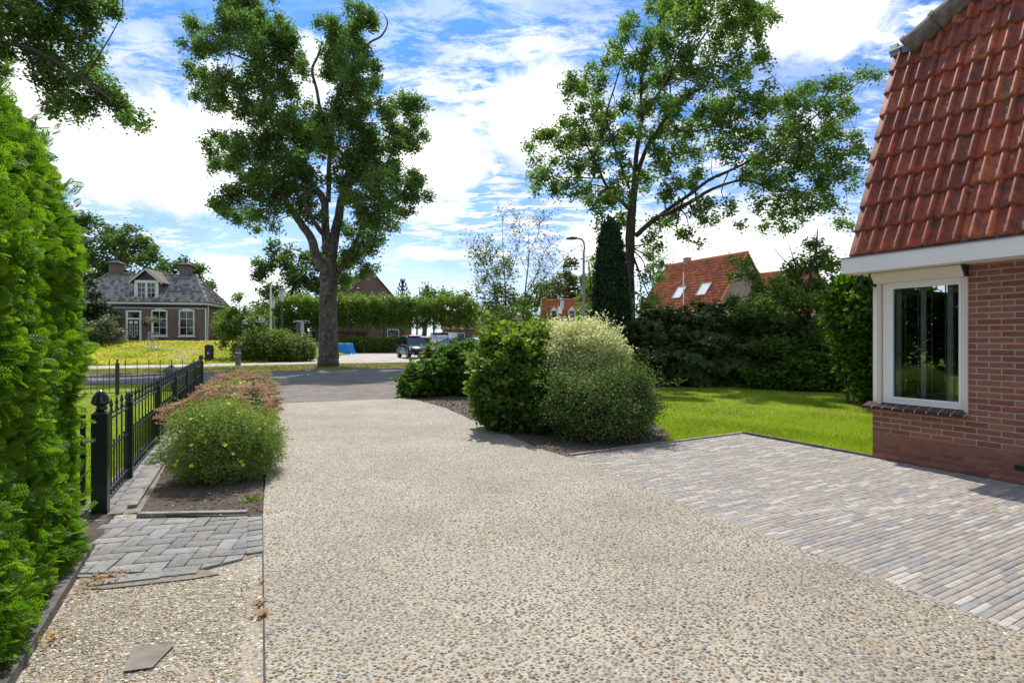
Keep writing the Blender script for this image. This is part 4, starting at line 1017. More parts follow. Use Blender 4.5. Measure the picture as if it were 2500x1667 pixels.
# a long grass stalk hanging out of the hedge
mb = MB(); pp_ = [P(0, 1460, 2.5), P(60, 1420, 2.6), P(130, 1365, 2.75), P(215, 1330, 2.9)]; mb.tube(pp_, [.003, .0025, .002, .001], 4); o = mb.build('grass_stalk', M['poten'], None); tag(o, 'long pale grass stalk arching out of the conifer hedge', 'grass stalk')

# ================================================================ FLOWER BED
def petals(c, r, n=5, up=None):
    V = []; F = []
    return V, F
def flowerset(name, pts, norm, r, mat, parent):
    t = []; tf = []
    for k in range(5):
        a = 2*math.pi*k/5; b = len(t); d = np.array([math.cos(a), math.sin(a), 0]); e = np.array([-d[1], d[0], 0])
        t += [d*.08, d*.6+e*.42+[0, 0, .12], d*1.0+[0, 0, .2], d*.6-e*.42+[0, 0, .12]]; tf += [(b, b+1, b+2), (b, b+2, b+3)]
    n = len(pts); z = unit(norm+rng.normal(0, .35, (n, 3))); y = unit(np.cross(z, rng.normal(0, 1, (n, 3))))
    return scatter(name, (np.array(t), np.array(tf)), pts, frame_from(y, z), r*rng.uniform(.75, 1.2, n), mat, rng.uniform(0, 1, n), parent, 'stuff')
def topsample(ells, n, upmin=.1):
    p, o = shell_points(ells, n*6, .98, 1.08); k = o[:, 2] > upmin; return p[k][:n], o[k][:n]
pe = [(-2.93, 5.35, .33, .44, .42, .40), (-2.75, 5.6, .28, .30, .36, .32), (-3.1, 5.7, .28, .30, .36, .34)]
po_ = shrub('potentilla_bush', 'rounded light green bush with small yellow flowers at the near end of the bed', 'bush', pe, 3300, 9, .034, M['poten'], NARROW, .03, .3, .4, lo=.72, hi=1.08, outw=1.3, stems=40, shoots=260, shl=.13)
p, o = topsample(pe, 85, -.3); flowerset('flowers', p, o+np.array([0, -.3, .6]), .019, M['flower_y'], po_)
def sedum(label, ells, n_heads, leafn):
    t = shrub('sedum_clump', label, 'plant', ells, leafn, 6, .06, M['sedum'], BROAD, .035, .3, .6, lo=.6, hi=.95, outw=.6)
    p, o = topsample(ells, n_heads, -.05); n = len(p); R0 = rng.uniform(.045, .09, n); k = 42
    P2 = []; 
    for i in range(n):
        d = rng.normal(0, 1, (k, 3)); d[:, 2] = abs(d[:, 2])*.35; d = unit(d)*np.sqrt(rng.uniform(0, 1, (k, 1)))*R0[i]; P2.append(d+p[i]+np.array([0, 0, .01]))
    P2 = np.concatenate(P2); m = len(P2); z = np.tile([0, 0, 1.], (m, 1)); y = unit(np.column_stack([rng.normal(0, 1, (m, 2)), rng.normal(0, .3, m)]))
    tt = np.repeat(rng.uniform(0, 1, n), k)*.7+rng.uniform(0, .3, m)
    scatter('flower_head', OCT, P2, frame_from(y, z), rng.uniform(.014, .024, m), M['flower_b'], tt, t, 'stuff')
    p, o = topsample(ells, 16, .1); flowerset('pink_flowers', p+o*.03, o+np.array([0, 0, .5]), .024, M['flower_p'], t)
    return t
sedum('large brown and pink flat-flowered clump right behind the yellow flowered bush', [(-3.72, 6.85, .38, .58, .55, .36), (-3.75, 7.3, .36, .55, .5, .36), (-4.1, 7.6, .33, .40, .5, .34)], 430, 600)
sedum('brown flat-flowered clump at the far street end of the bed', [(-5.1, 10.3, .36, .5, .6, .38), (-5.6, 10.6, .34, .4, .5, .34), (-4.95, 9.8, .3, .4, .45, .36)], 340, 500)
pe2 = [(-4.6, 8.7, .36, .40, .5, .36), (-4.35, 9.0, .3, .35, .4, .33)]
t2 = shrub('potentilla_bush', 'light green bush between the two brown flowered clumps', 'bush', pe2, 1300, 8, .04, M['poten'], NARROW, .035, .3, .4, lo=.7)
p, o = topsample(pe2, 70, 0); flowerset('flowers', p, o, .024, M['flower_y'], t2)
pe3 = [(-5.4, 11.2, .38, .4, .4, .38)]
shrub('garden_plant', 'pale green feathery plant at the back of the flower bed', 'plant', pe3, 600, 8, .05, M['poten'], NARROW, .04, .3)
# weeds on the bed edge
wd = G(615, 1225); y_ = rng.normal(0, 1, (60, 3)); y_[:, 2] = abs(y_[:, 2])+1; o = scatter('weed', NARROW, rng.normal(0, .03, (60, 3))*np.array([1, 1, .05])+np.array(wd), frame_from(unit(y_), unit(rng.normal(0, 1, (60, 3)))), rng.uniform(.04, .09, 60), M['poten'], rng.uniform(0, 1, 60)); tag(o, 'small green weed on the soil at the driveway edge', 'weed')

# ================================================================ SHRUBS BETWEEN DRIVEWAY AND LAWN
shrub('ivy_bush', 'glossy dark green bush farthest along the driveway in front of the parked cars', 'bush', [(-1.30, 13.7, .62, .64, .8, .62), (-1.95, 13.5, .42, .55, .7, .46), (-2.35, 13.3, .26, .35, .5, .34)], 2100, 9, .085, M['ivy'], IVY, .06, .3, .6, shoots=120, shl=.22, lump=.2)
mb = MB(); c = G(1003, 968); mb.obox(c+Vector((-.05, 0, 0)), (.09, 0, 0), (0, .09, 0), (0, 0, .62)); mb.obox(c+Vector((-.06, -.01, .6)), (.11, 0, 0), (0, .11, 0), (0, 0, .03)); o = mb.build('wooden_post', M['wood'], None); tag(o, 'short brown wooden post at the left foot of the glossy bush', 'post')
shrub('laurel_bush', 'upright broad-leaved bush on the driveway side, left of the pale variegated bush', 'bush', [(-.05, 8.35, .68, .54, .55, .80), (.25, 8.75, .92, .56, .6, .68), (.45, 8.2, .42, .4, .45, .5)], 2500, 8, .078, M['laurel'], BROAD, .045, .3, .55, outw=1.2, shoots=170, shl=.16, tintf=lambda p: np.clip((p[:, 2]-.45)*.6+rng.uniform(0, .55, len(p)), 0, 1))  # sunlit top and shaded foot painted into the leaf tint by height
shrub('variegated_bush', 'pale yellow and white leaved bush between the broad-leaved bush and the dark cypress', 'bush', [(1.15, 8.65, 1.04, .66, .58, .60), (.85, 8.45, .92, .40, .42, .52)], 4300, 8, .042, M['varieg'], LEAF, .045, .3, .5, outw=1.3, lo=.75, shoots=300, shl=.2, tintf=lambda p: np.clip((p[:, 2]-.6)*.8+rng.uniform(0, .7, len(p)), 0, 1))  # leaf tint rises with height, painting in the backlit top
shrub('cotoneaster_bush', 'loose small-leaved grey green bush nearest the patio corner', 'bush', [(.98, 7.5, .46, .48, .40, .44), (1.62, 7.7, .46, .46, .40, .46), (1.3, 7.32, .32, .45, .34, .32)], 3600, 8, .031, M['cotone'], LEAF, .05, .35, .5, outw=.8, shoots=260, shl=.25, lo=.65, hi=1.12, stems=60, lump=.2)
mb = MB(); pp2 = []
for i in range(34):     # long shoots that break the outline
    a = random.uniform(-1.2, 1.0); b = Vector((1.25+random.uniform(-.5, .6), 7.6, .5)); d = Vector((math.sin(a)*.8, random.uniform(-.5, .1), math.cos(a)*.45+.1)); q = b+d*random.uniform(.75, 1.05); mid = b+d*.5+Vector((0, 0, .08)); mb.tube([b, mid, q], [.005, .004, .001], 4, False)
    for k in range(14): f = .3+.7*k/13; pp2.append(tuple((b*(1-f)**2+mid*2*f*(1-f)+q*f*f)))
o = mb.build('arching_shoot', M['twig'], None); tg = [x for x in COL.objects if x.name.startswith('cotoneaster')][0]; o.parent = tg; o.matrix_parent_inverse = Matrix.Translation(-tg.location)
p_, R_, s_, t_ = leaves_at(np.array(pp2), 5, .022, .028, .4); scatter('shoot_leaves', LEAF, p_, R_, s_, M['cotone'], t_, tg)
c = G(1120, 958); shrub('small_fern', 'small feathery yellow green plant on bare soil between two bushes', 'plant', [(c.x, c.y, .12, .28, .25, .26)], 260, 7, .07, M['lime'], NARROW, .03, .2, .9, outw=1.5)

# ================================================================ RHODODENDRON HEDGE AND DARK CYPRESS
def rosettes(name, label, cat, ells, n, m, size, leaf, group=None, lump=.16):
    t = thing(name, label, cat, (ells[0][0], ells[0][1], 0), 0, group)
    p, o = shell_points(ells, n, .86, 1.05, lump=lump, lf=1.6); n = len(p); q = np.repeat(p, m, 0); oo = unit(np.repeat(o+np.array([0, -.1, .45]), m, 0)+rng.normal(0, .15, (n*m, 3)))
    r = rng.normal(0, 1, (n*m, 3)); y = unit(np.cross(oo, r)); y = unit(y+oo*rng.uniform(-.1, .5, (n*m, 1))); s = size*rng.uniform(.7, 1.2, n*m)
    tn = np.clip(np.repeat(rng.uniform(0, .55, n), m)+rng.uniform(0, .25, n*m), 0, .78); k = rng.uniform(0, 1, n*m) < .012; tn[k] = 1
    scatter('foliage', LEAF, q, frame_from(y, oo), s, leaf, tn, t)
    p2, o2 = shell_points(ells, int(n*.8), .3, .84, lump=lump); P_, Rm, s, tn = leaves_at(p2, 4, .1, size*1.4, .5); scatter('inner_foliage', LEAF, P_, Rm, s, leaf, tn*.4, t)
    mb = MB()
    for i in range(12):
        a = Vector(p[rng.integers(n)]); E = ells[rng.integers(len(ells))]; mb.tube([Vector((E[0], E[1], 0)), (Vector((E[0], E[1], 0))+a)/2, a], [.03, .02, .006], 5, False)
    mb.build('stem', M['bark2'], t); return t
rosettes('rhododendron', 'lower rounded rhododendron at the left end of the dark hedge beside the cypress', 'bush', [(4.35, 17.0, .95, 1.15, 1.1, 1.15), (4.0, 16.2, .6, .7, .8, .8)], 2400, 9, .13, M['rhodo'], lump=.3)
rosettes('rhododendron', 'tall dark rhododendron in the middle of the hedge below the roof with two skylights', 'bush', [(6.0, 17.1, 1.1, 1.3, 1.2, 1.27), (5.6, 16.3, .6, .9, .9, .8), (6.9, 16.5, .7, .9, .9, .9)], 3700, 9, .13, M['rhodo'], lump=.24)
rosettes('rhododendron', 'dark rhododendron sloping down to the lawn left of the thin tree', 'bush', [(7.6, 17.0, 1.1, 1.3, 1.2, 1.2), (8.4, 16.4, .7, 1.1, 1.0, .95), (9.2, 16.1, .45, .9, .8, .6)], 3500, 9, .13, M['rhodo'], lump=.24)
def column():
    ells = [(2.80, 15.2, 1.5, .50, .5, 1.95), (2.80, 15.2, 2.7, .40, .4, 2.05)]
    t = thing('cypress', 'tall narrow very dark green columnar cypress left of the oak trunk', 'tree', (2.8, 15.2, 0))
    p, o = shell_points(ells, 5200, .82, 1.04, lump=.05); ang = np.arctan2(p[:, 1]-15.2, p[:, 0]-2.8); rid = 1+.09*np.sin(ang*7+p[:, 2]*.9)+.05*np.sin(p[:, 2]*9+ang*3)
    p[:, 0] = 2.8+(p[:, 0]-2.8)*rid; p[:, 1] = 15.2+(p[:, 1]-15.2)*rid
    m = 9; n = len(p); q = np.repeat(p, m, 0)+rng.normal(0, .035, (n*m, 3)); oo = np.repeat(o, m, 0); y = unit(oo*.6+np.array([0, 0, 1.0])+rng.normal(0, .35, (n*m, 3)))
    scatter('foliage', LEAF, q, frame_from(y, unit(oo+rng.normal(0, .4, (n*m, 3)))), .085*rng.uniform(.6, 1.3, n*m), M['yew'], np.clip(np.repeat(rng.uniform(0, 1, n), m)*.6+rng.uniform(0, .4, n*m), 0, 1), t)
    mb = MB(); mb.lathe([(.12, 0), (.30, .6), (.34, 2.0), (.26, 3.4), (.03, 4.5)], (2.8, 15.2, 0), 12); mb.build('trunk', M['yew'], t)
column()
# shrubs along the back of the lawn, right of the thin tree
shrub('evergreen_bush', 'dark leafy evergreen hanging over behind the corner of the bungalow', 'tree', [(7.75, 11.4, 2.0, .78, .8, .95), (7.9, 11.5, 1.0, .62, .7, 1.0), (7.3, 11.6, 2.2, .35, .5, .45)], 2200, 8, .10, M['ivy'], BROAD, .07, .3, .5, lump=.2)
shrub('garden_bush', 'low mixed green bushes at the lawn edge between thin tree and bungalow', 'bush', [(8.2, 14.8, .35, .9, .6, .50), (9.0, 15.0, .6, .9, .7, .75), (9.6, 14.4, .6, .7, .7, .8), (7.4, 15.2, .2, .7, .4, .35)], 1700, 8, .10, M['ivy'], BROAD, .07, .3, .5, lump=.2)
shrub('light_bush', 'brighter green bush showing behind the dark lawn-edge bushes', 'bush', [(9.7, 17.5, 1.0, 1.3, .8, .9), (11.0, 17.5, 1.1, 1.2, .8, .9)], 1100, 8, .12, M['oak2'], BROAD, .09, .2, .5, lump=.2, shoots=80, shl=.5)

# ================================================================ GRASS
def blades(name, xy, z, h, mat, tintv, m=3, w=.12):
    n = len(xy)*m; q = np.repeat(np.column_stack([xy, np.full(len(xy), z) if np.isscalar(z) else z]), m, 0)+np.column_stack([rng.normal(0, .012, (n, 2)), np.zeros(n)])
    y = rng.normal(0, .45, (n, 3)); y[:, 2] = 1; zz = rng.normal(0, 1, (n, 3)); zz[:, 2] *= .2
    T = (np.array([(-w, 0, 0), (w, 0, 0), (0, 1, 0)]), np.array([(0, 1, 2)]))
    return scatter(name, T, q, frame_from(unit(y), unit(zz)), h*rng.uniform(.6, 1.3, n), mat, np.clip(np.repeat(tintv, m)+rng.normal(0, .12, n), 0, 1), None, 'stuff')
lawnpoly = [(K1.x, K1.y), (A_.x, A_.y), (C_.x, C_.y), (C_.x+E2.x*6, C_.y+E2.y*6), (11, 16.5), (2, 17.5), (-1.5, 13)]
def sample_screen(poly, n, y0, y1):
    """denser near the viewer"""
    Yv = 1/rng.uniform(1/y1, 1/y0, n*3); X = rng.uniform(-1, 1, n*3)*Yv; pts = np.column_stack([X, Yv]); pts = pts[inside(poly, pts)]; return pts[:n]
xy = sample_screen(lawnpoly, 60000, 5.5, 17.5); tv = .35+.3*np.sin(xy[:, 0]*1.7+xy[:, 1])*np.sin(xy[:, 1]*1.3)+.2*np.sin(xy[:, 0]*4+1)*np.sin(xy[:, 1]*3.3)
lb = [(p.x, p.y) for p in bed2]; kk = ~inside(lb, xy); blades('lawn_grass', xy[kk], -.01, .042, M['grass'], tv[kk], 3, .07)
fp = [(fl(4)-.15, 3.8), (fl(14)-.1, 14), (-8.5, 17.1), (-13.3, 16.4), (-20, 15.2), (-14, 3)]
xy = sample_screen(fp, 30000, 4, 17); blades('front_lawn_grass', xy, -.01, .05, M['grass'], .5+.3*np.sin(xy[:, 0]*2)*np.sin(xy[:, 1]*1.7), 3, .08)
vp = [(-30, 18.2), (-16.5, 21.2), (-11.6, 22.7), (-4.65, 25.4), (4, 28.6), (4, 36.5), (-5.96, 32.3), (-10.6, 30.5), (-14.4, 28.0), (-19.5, 24.9), (-30, 21.8)]
xy = sample_screen(vp, 16000, 18, 37); blades('verge_grass', xy, -.03, .10, M['drygrass'], .45+.4*np.sin(xy[:, 0]*.9)*np.sin(xy[:, 1]*1.1+xy[:, 0]*.4), 3, .12)
mp = [(-19, 29), (-15, 32.2), (-13.6, 36), (-20, 48), (-50, 52), (-60, 40), (-40, 28)]
xy = sample_screen(mp, 26000, 27, 52); zz = np.array([gz(a, b)-.012 for a, b in xy]); blades('meadow_grass', xy, zz, .14, M['grass'], .75+.3*np.sin(xy[:, 0]*.7)*np.sin(xy[:, 1]*.5), 3, .12)
# yellow flowers in the meadow, thick on the left and thinning to the right
xy = sample_screen(mp, 60000, 28, 51); dn = np.clip((-16.5-xy[:, 0]-.0*(xy[:, 1]-30))/7, 0, 1)*np.clip(.45+.8*np.sin(xy[:, 0]*.8+xy[:, 1]*.9)*np.sin(xy[:, 1]*.7-xy[:, 0]*.35)+.25, .05, 1)
xy = xy[rng.uniform(0, 1, len(xy)) < dn][:15000]; n = len(xy); zz = np.array([gz(a, b) for a, b in xy]); pts = np.column_stack([xy, zz+rng.uniform(.06, .17, n)])
fo = flowerset('meadow_flowers', pts, np.tile([0, -.7, .8], (n, 1)), .036, M['flower_y'], None)
# trees on the left-hand plot, beyond the front lawn: outside the picture, seen mirrored in the bungalow window
for i, (x, y) in enumerate(((-17, -4), (-19, 1.5), (-18, 7), (-24, 10), (-22, -9))):
    shrub('garden_tree', ['nearest leafy tree mirrored in the bungalow window, on the plot outside the picture', 'leafy tree in the middle of the mirrored row outside the picture', 'leafy tree mirrored toward the street side, outside the picture', 'leafy tree closest to the street outside the left edge of the picture', 'leafy tree farthest back from the street outside the picture'][i], 'tree', [(x, y, 3.2, 2.6, 3.0, 3.4)], 900, 9, .34, M['oak'], LEAF, .3, .4, .5, group='trees on the neighbouring plot')
# ================================================================ THE BIG OAKS
LO = [(300,20,60),(370,40,60),(250,90,50),(330,110,70),(420,100,70),(500,150,70),(545,180,45),(150,120,45),(100,90,25),(130,190,45),(70,195,20),(200,180,50),(260,180,50),(380,200,70),(470,230,70),(540,260,60),(590,300,30),(130,300,40),(180,340,50),(160,390,35),(240,330,55),(215,430,40),(270,400,50),(330,380,55),(400,330,60),(480,330,60),(540,380,50),(440,420,60),(360,450,45),(340,490,35),
(470,480,60),(530,520,65),(600,490,55),(660,520,60),(720,500,55),(560,590,70),(640,600,80),(720,600,70),(480,600,60),(420,560,55),(300,600,55),(250,590,35),(200,640,35),(260,670,50),(330,650,55),(220,720,30),(300,710,40),(400,660,70),(480,700,70),(560,700,70),(420,750,60),(380,800,60),(330,830,60),(270,850,55),(220,880,35),(250,910,30),(300,920,35),(370,920,45),(440,890,55),(480,830,60),(550,800,60),(520,900,30),(400,970,20),(465,960,20),(600,780,70),(600,870,50),(640,920,40),
(810,40,35),(850,70,50),(900,110,30),(700,110,35),(660,85,25),(740,150,55),(800,150,55),(720,220,60),(790,240,60),(850,200,35),(880,240,30),(750,310,60),(820,320,60),(890,300,40),(700,320,40),(780,390,55),(850,380,50),(910,360,30),(760,460,50),(820,450,50),(870,450,30),(800,540,60),(860,560,45),(950,480,50),(1010,450,50),(1060,460,45),(1100,450,20),(1050,530,45),(1085,590,35),(1020,580,50),(960,560,50),(990,640,40),(1040,630,30),(900,640,60),(830,640,70),(780,700,70),(860,720,70),(930,700,60),(990,730,50),(1040,760,40),(1090,780,35),(850,790,70),(930,800,70),(1000,820,60),(1060,830,50),(1110,840,25),(880,870,60),(960,890,55),(1030,900,35),(900,950,50),(960,960,30),(830,940,50),(780,980,40),(840,1010,50),(900,1010,35),(820,1080,50),(870,1070,35),(770,1090,35),(780,1140,45),(840,1130,40),(890,1140,18),(760,1200,28),(790,1180,30),(750,760,50),(800,850,50),
(330,-40,60),(420,-60,50),(250,-30,45),(380,-110,45)]
photo_tree('oak_tree', 'big oak with thick mottled trunk on the verge across the street, left of the cars', 'tree', 28.1,
    [(700, 1556, 90), (699, 1480, 80), (698, 1350, 73), (700, 1200, 72), (698, 1120, 74)],
    [([(680, 1150, 50), (650, 1090, 42), (625, 1010, 36), (570, 930, 32), (510, 840, 26), (480, 760, 18), (460, 690, 10)], 0, 0, -1.5),
     ([(705, 1150, 56), (725, 1020, 44), (745, 920, 38), (765, 820, 32), (830, 740, 24), (880, 660, 18), (950, 620, 14), (990, 575, 8)], 0, 0, 1.5),
     ([(695, 1080, 40), (688, 960, 34), (680, 850, 32), (620, 780, 26), (560, 700, 22), (480, 570, 18), (430, 420, 16), (405, 290, 12), (340, 250, 9), (280, 230, 5)], 0, 0, 1.0),
     ([(700, 860, 22), (705, 700, 20), (720, 500, 18), (745, 395, 16), (790, 280, 13), (825, 235, 10), (880, 180, 9), (925, 155, 8), (952, 100, 6), (930, 50, 2)], 0, 0, -.5),
     ([(700, 600, 18), (665, 460, 14), (650, 380, 13), (632, 300, 12), (655, 240, 9), (675, 180, 3)], 0, 0, -2.0),
     ([(690, 1010, 24), (650, 960, 20), (600, 870, 14), (590, 820, 8)], 0, 0, -1.8),
     ([(745, 1160, 26), (775, 1100, 20), (820, 1020, 16), (850, 930, 8)], 0, 0, 1.2),
     ([(405, 330, 12), (440, 350, 12), (400, 290, 9), (330, 110, 6)], 0, 0, .5)],
    LO, .15, 205, M['oak'], M['bark'], 1.5, zoom=(400, 0, 1.743), sprig=.15, m=11, seg=14, rscale=1.08)
RO = [(700,20,60),(780,30,70),(860,40,70),(960,30,70),(1050,40,70),(1150,50,70),(1230,40,45),(1245,100,30),(1180,130,60),(1200,220,50),(1180,290,45),(1100,150,70),(1000,130,60),(900,120,70),(800,110,70),(720,100,60),(660,40,30),(560,110,45),(540,170,50),(500,230,40),(560,250,50),(640,200,60),(700,230,70),(640,300,55),(560,330,40),(440,310,35),(480,290,30),(780,240,70),(870,260,70),(960,240,50),(1040,270,60),(1120,350,50),(1060,380,60),(960,350,60),(860,370,70),(760,380,70),(680,400,60),(600,430,50),(380,380,50),(300,400,50),(260,450,40),(340,450,50),(430,430,50),(300,560,60),(240,570,40),(380,540,60),(450,560,60),(540,500,50),(620,520,60),(700,500,70),(800,480,70),(900,480,70),(1000,480,70),(1100,480,60),(1180,450,40),(1220,420,30),(180,640,50),(130,660,40),(100,700,30),(250,660,70),(330,660,70),(420,660,70),(500,650,60),(580,640,60),(670,640,70),(760,600,70),(860,600,70),(960,600,70),(1060,600,70),(1160,560,70),(1250,500,60),(1320,480,50),(1380,450,45),(1440,410,45),(1500,390,40),(1550,400,35),(1600,420,35),(1660,370,30),(1700,350,30),(1750,370,25),(110,780,35),(90,850,22),(115,910,15),(150,850,45),(200,800,60),(300,780,70),(400,780,70),(500,780,60),(220,900,50),(280,900,55),(350,900,60),(430,900,60),(400,960,50),(480,980,50),(560,900,60),(640,880,60),(700,920,50),(760,900,50),(840,900,45),(900,820,50),(760,760,70),(680,760,60),(860,740,60),(960,720,60),(1060,700,70),(1160,680,70),(1260,620,80),(1360,560,70),(1460,520,60),(1540,520,50),(1600,540,40),(1640,640,35),(1560,620,60),(1460,620,70),(1360,680,80),(1260,740,80),(1160,780,60),(1090,840,45),(1360,800,80),(1460,740,80),(1560,720,60),(1640,700,45),(1690,730,30),(1640,800,35),(1560,820,60),(1640,880,30),(1460,860,70),(1360,900,60),(1260,880,70),(1160,880,60),(1180,980,45),(1110,1060,25),(1250,990,60),(1340,1000,60),(1420,980,60),(1500,950,60),(1560,1000,35),(1580,1060,35),(1610,1090,25),(1240,1090,35),(1300,1080,40),(1380,1060,35),(950,980,45),(960,1060,30),(900,1050,40),(1040,1000,40),(860,1000,45),(780,1010,45),(850,1110,40),(900,1170,22),(800,1120,30),(700,1070,40),(740,1060,30),(660,1130,35),(700,1190,30),(640,1220,35),(690,1270,35),(640,1330,35),(700,1330,30),(620,1420,35),(660,1430,30),(590,1480,30),(520,1040,40),(440,1040,35),(430,1090,20),(560,1050,40),
(800,-50,80),(950,-70,90),(1100,-50,80),(880,-130,80),(1000,-160,70)]
photo_tree('oak_tree', 'wide spreading oak behind the dark cypress, reaching over the lawn towards the bungalow', 'tree', 20.0,
    [(570, 1760, 52), (568, 1500, 46), (565, 1300, 42), (566, 1110, 46), (580, 950, 36), (592, 850, 30)],
    [([(590, 1130, 26), (680, 1052, 24), (760, 1018, 22), (870, 958, 19), (960, 905, 15), (1090, 865, 10), (1200, 880, 5)], 0, 0, -1.5),
     ([(690, 1045, 18), (770, 985, 18), (860, 925, 17), (950, 858, 14), (1100, 790, 12), (1250, 700, 10), (1400, 600, 8), (1550, 470, 6), (1640, 410, 5), (1740, 360, 2)], 0, 0, -2.2),
     ([(585, 870, 26), (640, 720, 20), (700, 620, 16), (740, 560, 12), (830, 470, 8)], 0, 0, -1.5),
     ([(575, 980, 28), (600, 700, 22), (632, 540, 18), (700, 450, 15), (790, 310, 12), (890, 210, 9), (1000, 60, 5)], 0, 0, 1.2),
     ([(622, 560, 15), (622, 380, 12), (690, 150, 9), (760, 30, 5)], 0, 0, 1.5),
     ([(570, 1010, 20), (460, 900, 14), (420, 820, 11), (360, 700, 6)], 0, 0, -1.2),
     ([(560, 900, 14), (470, 640, 10), (455, 540, 9), (490, 420, 7), (530, 280, 4)], 0, 0, 1.4),
     ([(735, 575, 10), (800, 625, 9), (860, 630, 8), (1000, 600, 5)], 0, 0, -1.8)],
    RO, .12, 250, M['oak2'], M['bark2'], 1.2, zoom=(1250, 0, 1.96), sprig=.115, rscale=1.08, m=9, seg=12)
# overhanging oak at the upper left: the trunk stands beyond the hedge, outside the picture
TL = [(0,-40,60),(60,-50,70),(150,-40,70),(240,-60,60),(0,40,60),(60,40,55),(130,20,60),(200,20,50),(235,60,35),(40,110,50),(0,150,35),(100,110,50),(160,100,50),(215,130,45),(120,170,45),(170,190,50),(230,190,42),(260,230,40),(120,240,30),(175,250,35),(230,260,38),(290,260,35),(140,275,20),(320,280,25),(350,285,18),(310,300,20),(105,265,15),(345,310,12),(190,280,18),(255,20,30),(300,-20,30),(265,0,20)]
photo_tree('oak_tree', 'oak branch with dense leaves hanging into the upper left corner above the hedge', 'tree', 14.0,
    [(-520, 990, 60), (-510, 600, 50), (-480, 300, 46), (-420, 100, 40)],
    [([(-500, 520, 30), (-350, 250, 22), (-150, 130, 16), (40, 110, 11), (180, 180, 7), (290, 260, 3)], 0, 0, -1),
     ([(-430, 120, 26), (-250, -20, 18), (-60, -40, 12), (120, 0, 8), (230, 40, 4)], 0, 0, .5)],
    TL+[(-150, 60, 90), (-100, -80, 90), (-250, 0, 100), (-300, 150, 100), (-400, 0, 110), (-500, 100, 120)], .10, 420, M['oak'], M['bark2'], .6, zoom=(0, 0, 1), sprig=.09, m=9)
# young half-bare tree beside the street lamp
photo_tree('young_tree', 'young thin-stemmed tree with half-bare top standing left of the curved street lamp', 'tree', 22.0,
    [(395, 850, 12), (392, 700, 10), (400, 560, 9), (425, 330, 6), (425, 180, 3)],
    [([(288, 850, 10), (288, 650, 9), (280, 450, 7), (268, 250, 4), (265, 60, 1.5)], 0, 0, .6), ([(395, 640, 7), (460, 520, 5), (560, 400, 3.5), (660, 320, 1.5)], 0, 0, -.8),
     ([(400, 560, 6), (470, 430, 4), (520, 290, 3), (560, 240, 1.2)], 0, 0, .8), ([(290, 600, 6), (200, 450, 4), (130, 330, 2.5), (80, 260, 1)], 0, 0, -.6),
     ([(415, 420, 4), (360, 280, 3), (330, 140, 1.2)], 0, 0, .7), ([(425, 300, 4), (480, 180, 2.5), (490, 100, 1)], 0, 0, -.5), ([(288, 480, 4), (340, 350, 3), (370, 200, 2), (370, 90, 1)], 0, 0, -.3),
     ([(420, 640, 4), (540, 560, 3), (680, 510, 1.2)], 0, 0, .4), ([(288, 560, 4), (200, 560, 3), (120, 520, 1.2)], 0, 0, .5)],
    [(90,300,18),(130,270,22),(180,240,30),(160,340,35),(120,380,26),(220,300,36),(280,350,42),(300,420,46),(230,420,42),(160,450,38),(120,520,28),(200,520,45),(280,520,55),(310,600,55),(300,680,55),(240,610,50),(180,600,45),(150,680,50),(210,700,50),(380,600,35),(400,680,45),(450,640,45),(500,560,45),(540,500,40),(460,500,40),(430,720,40),(520,680,40),(350,740,50),(250,750,50)],
    .105, 420, M['purple'], M['twig'], .7, zoom=(1120, 500, 2.488), sprig=.15, m=7, tmpl=LEAF, fine=260)
# thin tree at the lawn edge on the right
MT = [(1985,600,14),(2010,620,14),(1990,650,16),(1950,660,18),(1960,640,12),(2030,650,14),(2050,640,10),(1930,690,18),(1965,700,20),(2000,700,18),(2035,700,14),(1900,690,16),(1880,720,20),(1920,730,22),(1960,740,22),(2000,745,20),(2030,750,16),(1850,740,20),(1830,760,18),(1800,745,14),(1870,760,22),(1910,775,22),(1950,780,22),(1990,790,22),(2020,800,18),(1840,790,22),(1880,800,22),(1920,815,22),(1960,830,22),(1820,650,10),(1795,640,8),(1835,680,14),(1800,670,10),(1845,700,14),(1990,840,18),(1890,840,20),(1870,870,18),(1850,830,18),(1930,860,16),(2020,850,16)]
photo_tree('thin_tree', 'thin leaning leafy tree at the back edge of the lawn beside the bungalow', 'tree', 16.0,
    [(1981, 935, 15), (1979, 850, 13), (1974, 770, 11), (1977, 690, 8), (1992, 610, 5), (1996, 560, 2)],
    [([(1976, 790, 8), (1940, 760, 6), (1890, 720, 4), (1820, 660, 1.5)], 0, 0, -.8), ([(1976, 745, 6), (2010, 735, 5), (2045, 705, 2)], 0, 0, .5), ([(1975, 720, 5), (1950, 665, 3.5), (1930, 610, 2), (1925, 590, 1)], 0, 0, .4), ([(1978, 830, 7), (1930, 800, 5), (1870, 790, 3)], 0, 0, .6), ([(1950, 670, 3), (1905, 625, 2), (1890, 605, 1)], 0, 0, .2)],
    MT, .10, 620, M['oak2'], M['bark2'], .6, zoom=(0, 0, 1), sprig=.10, m=9, rscale=1.4)

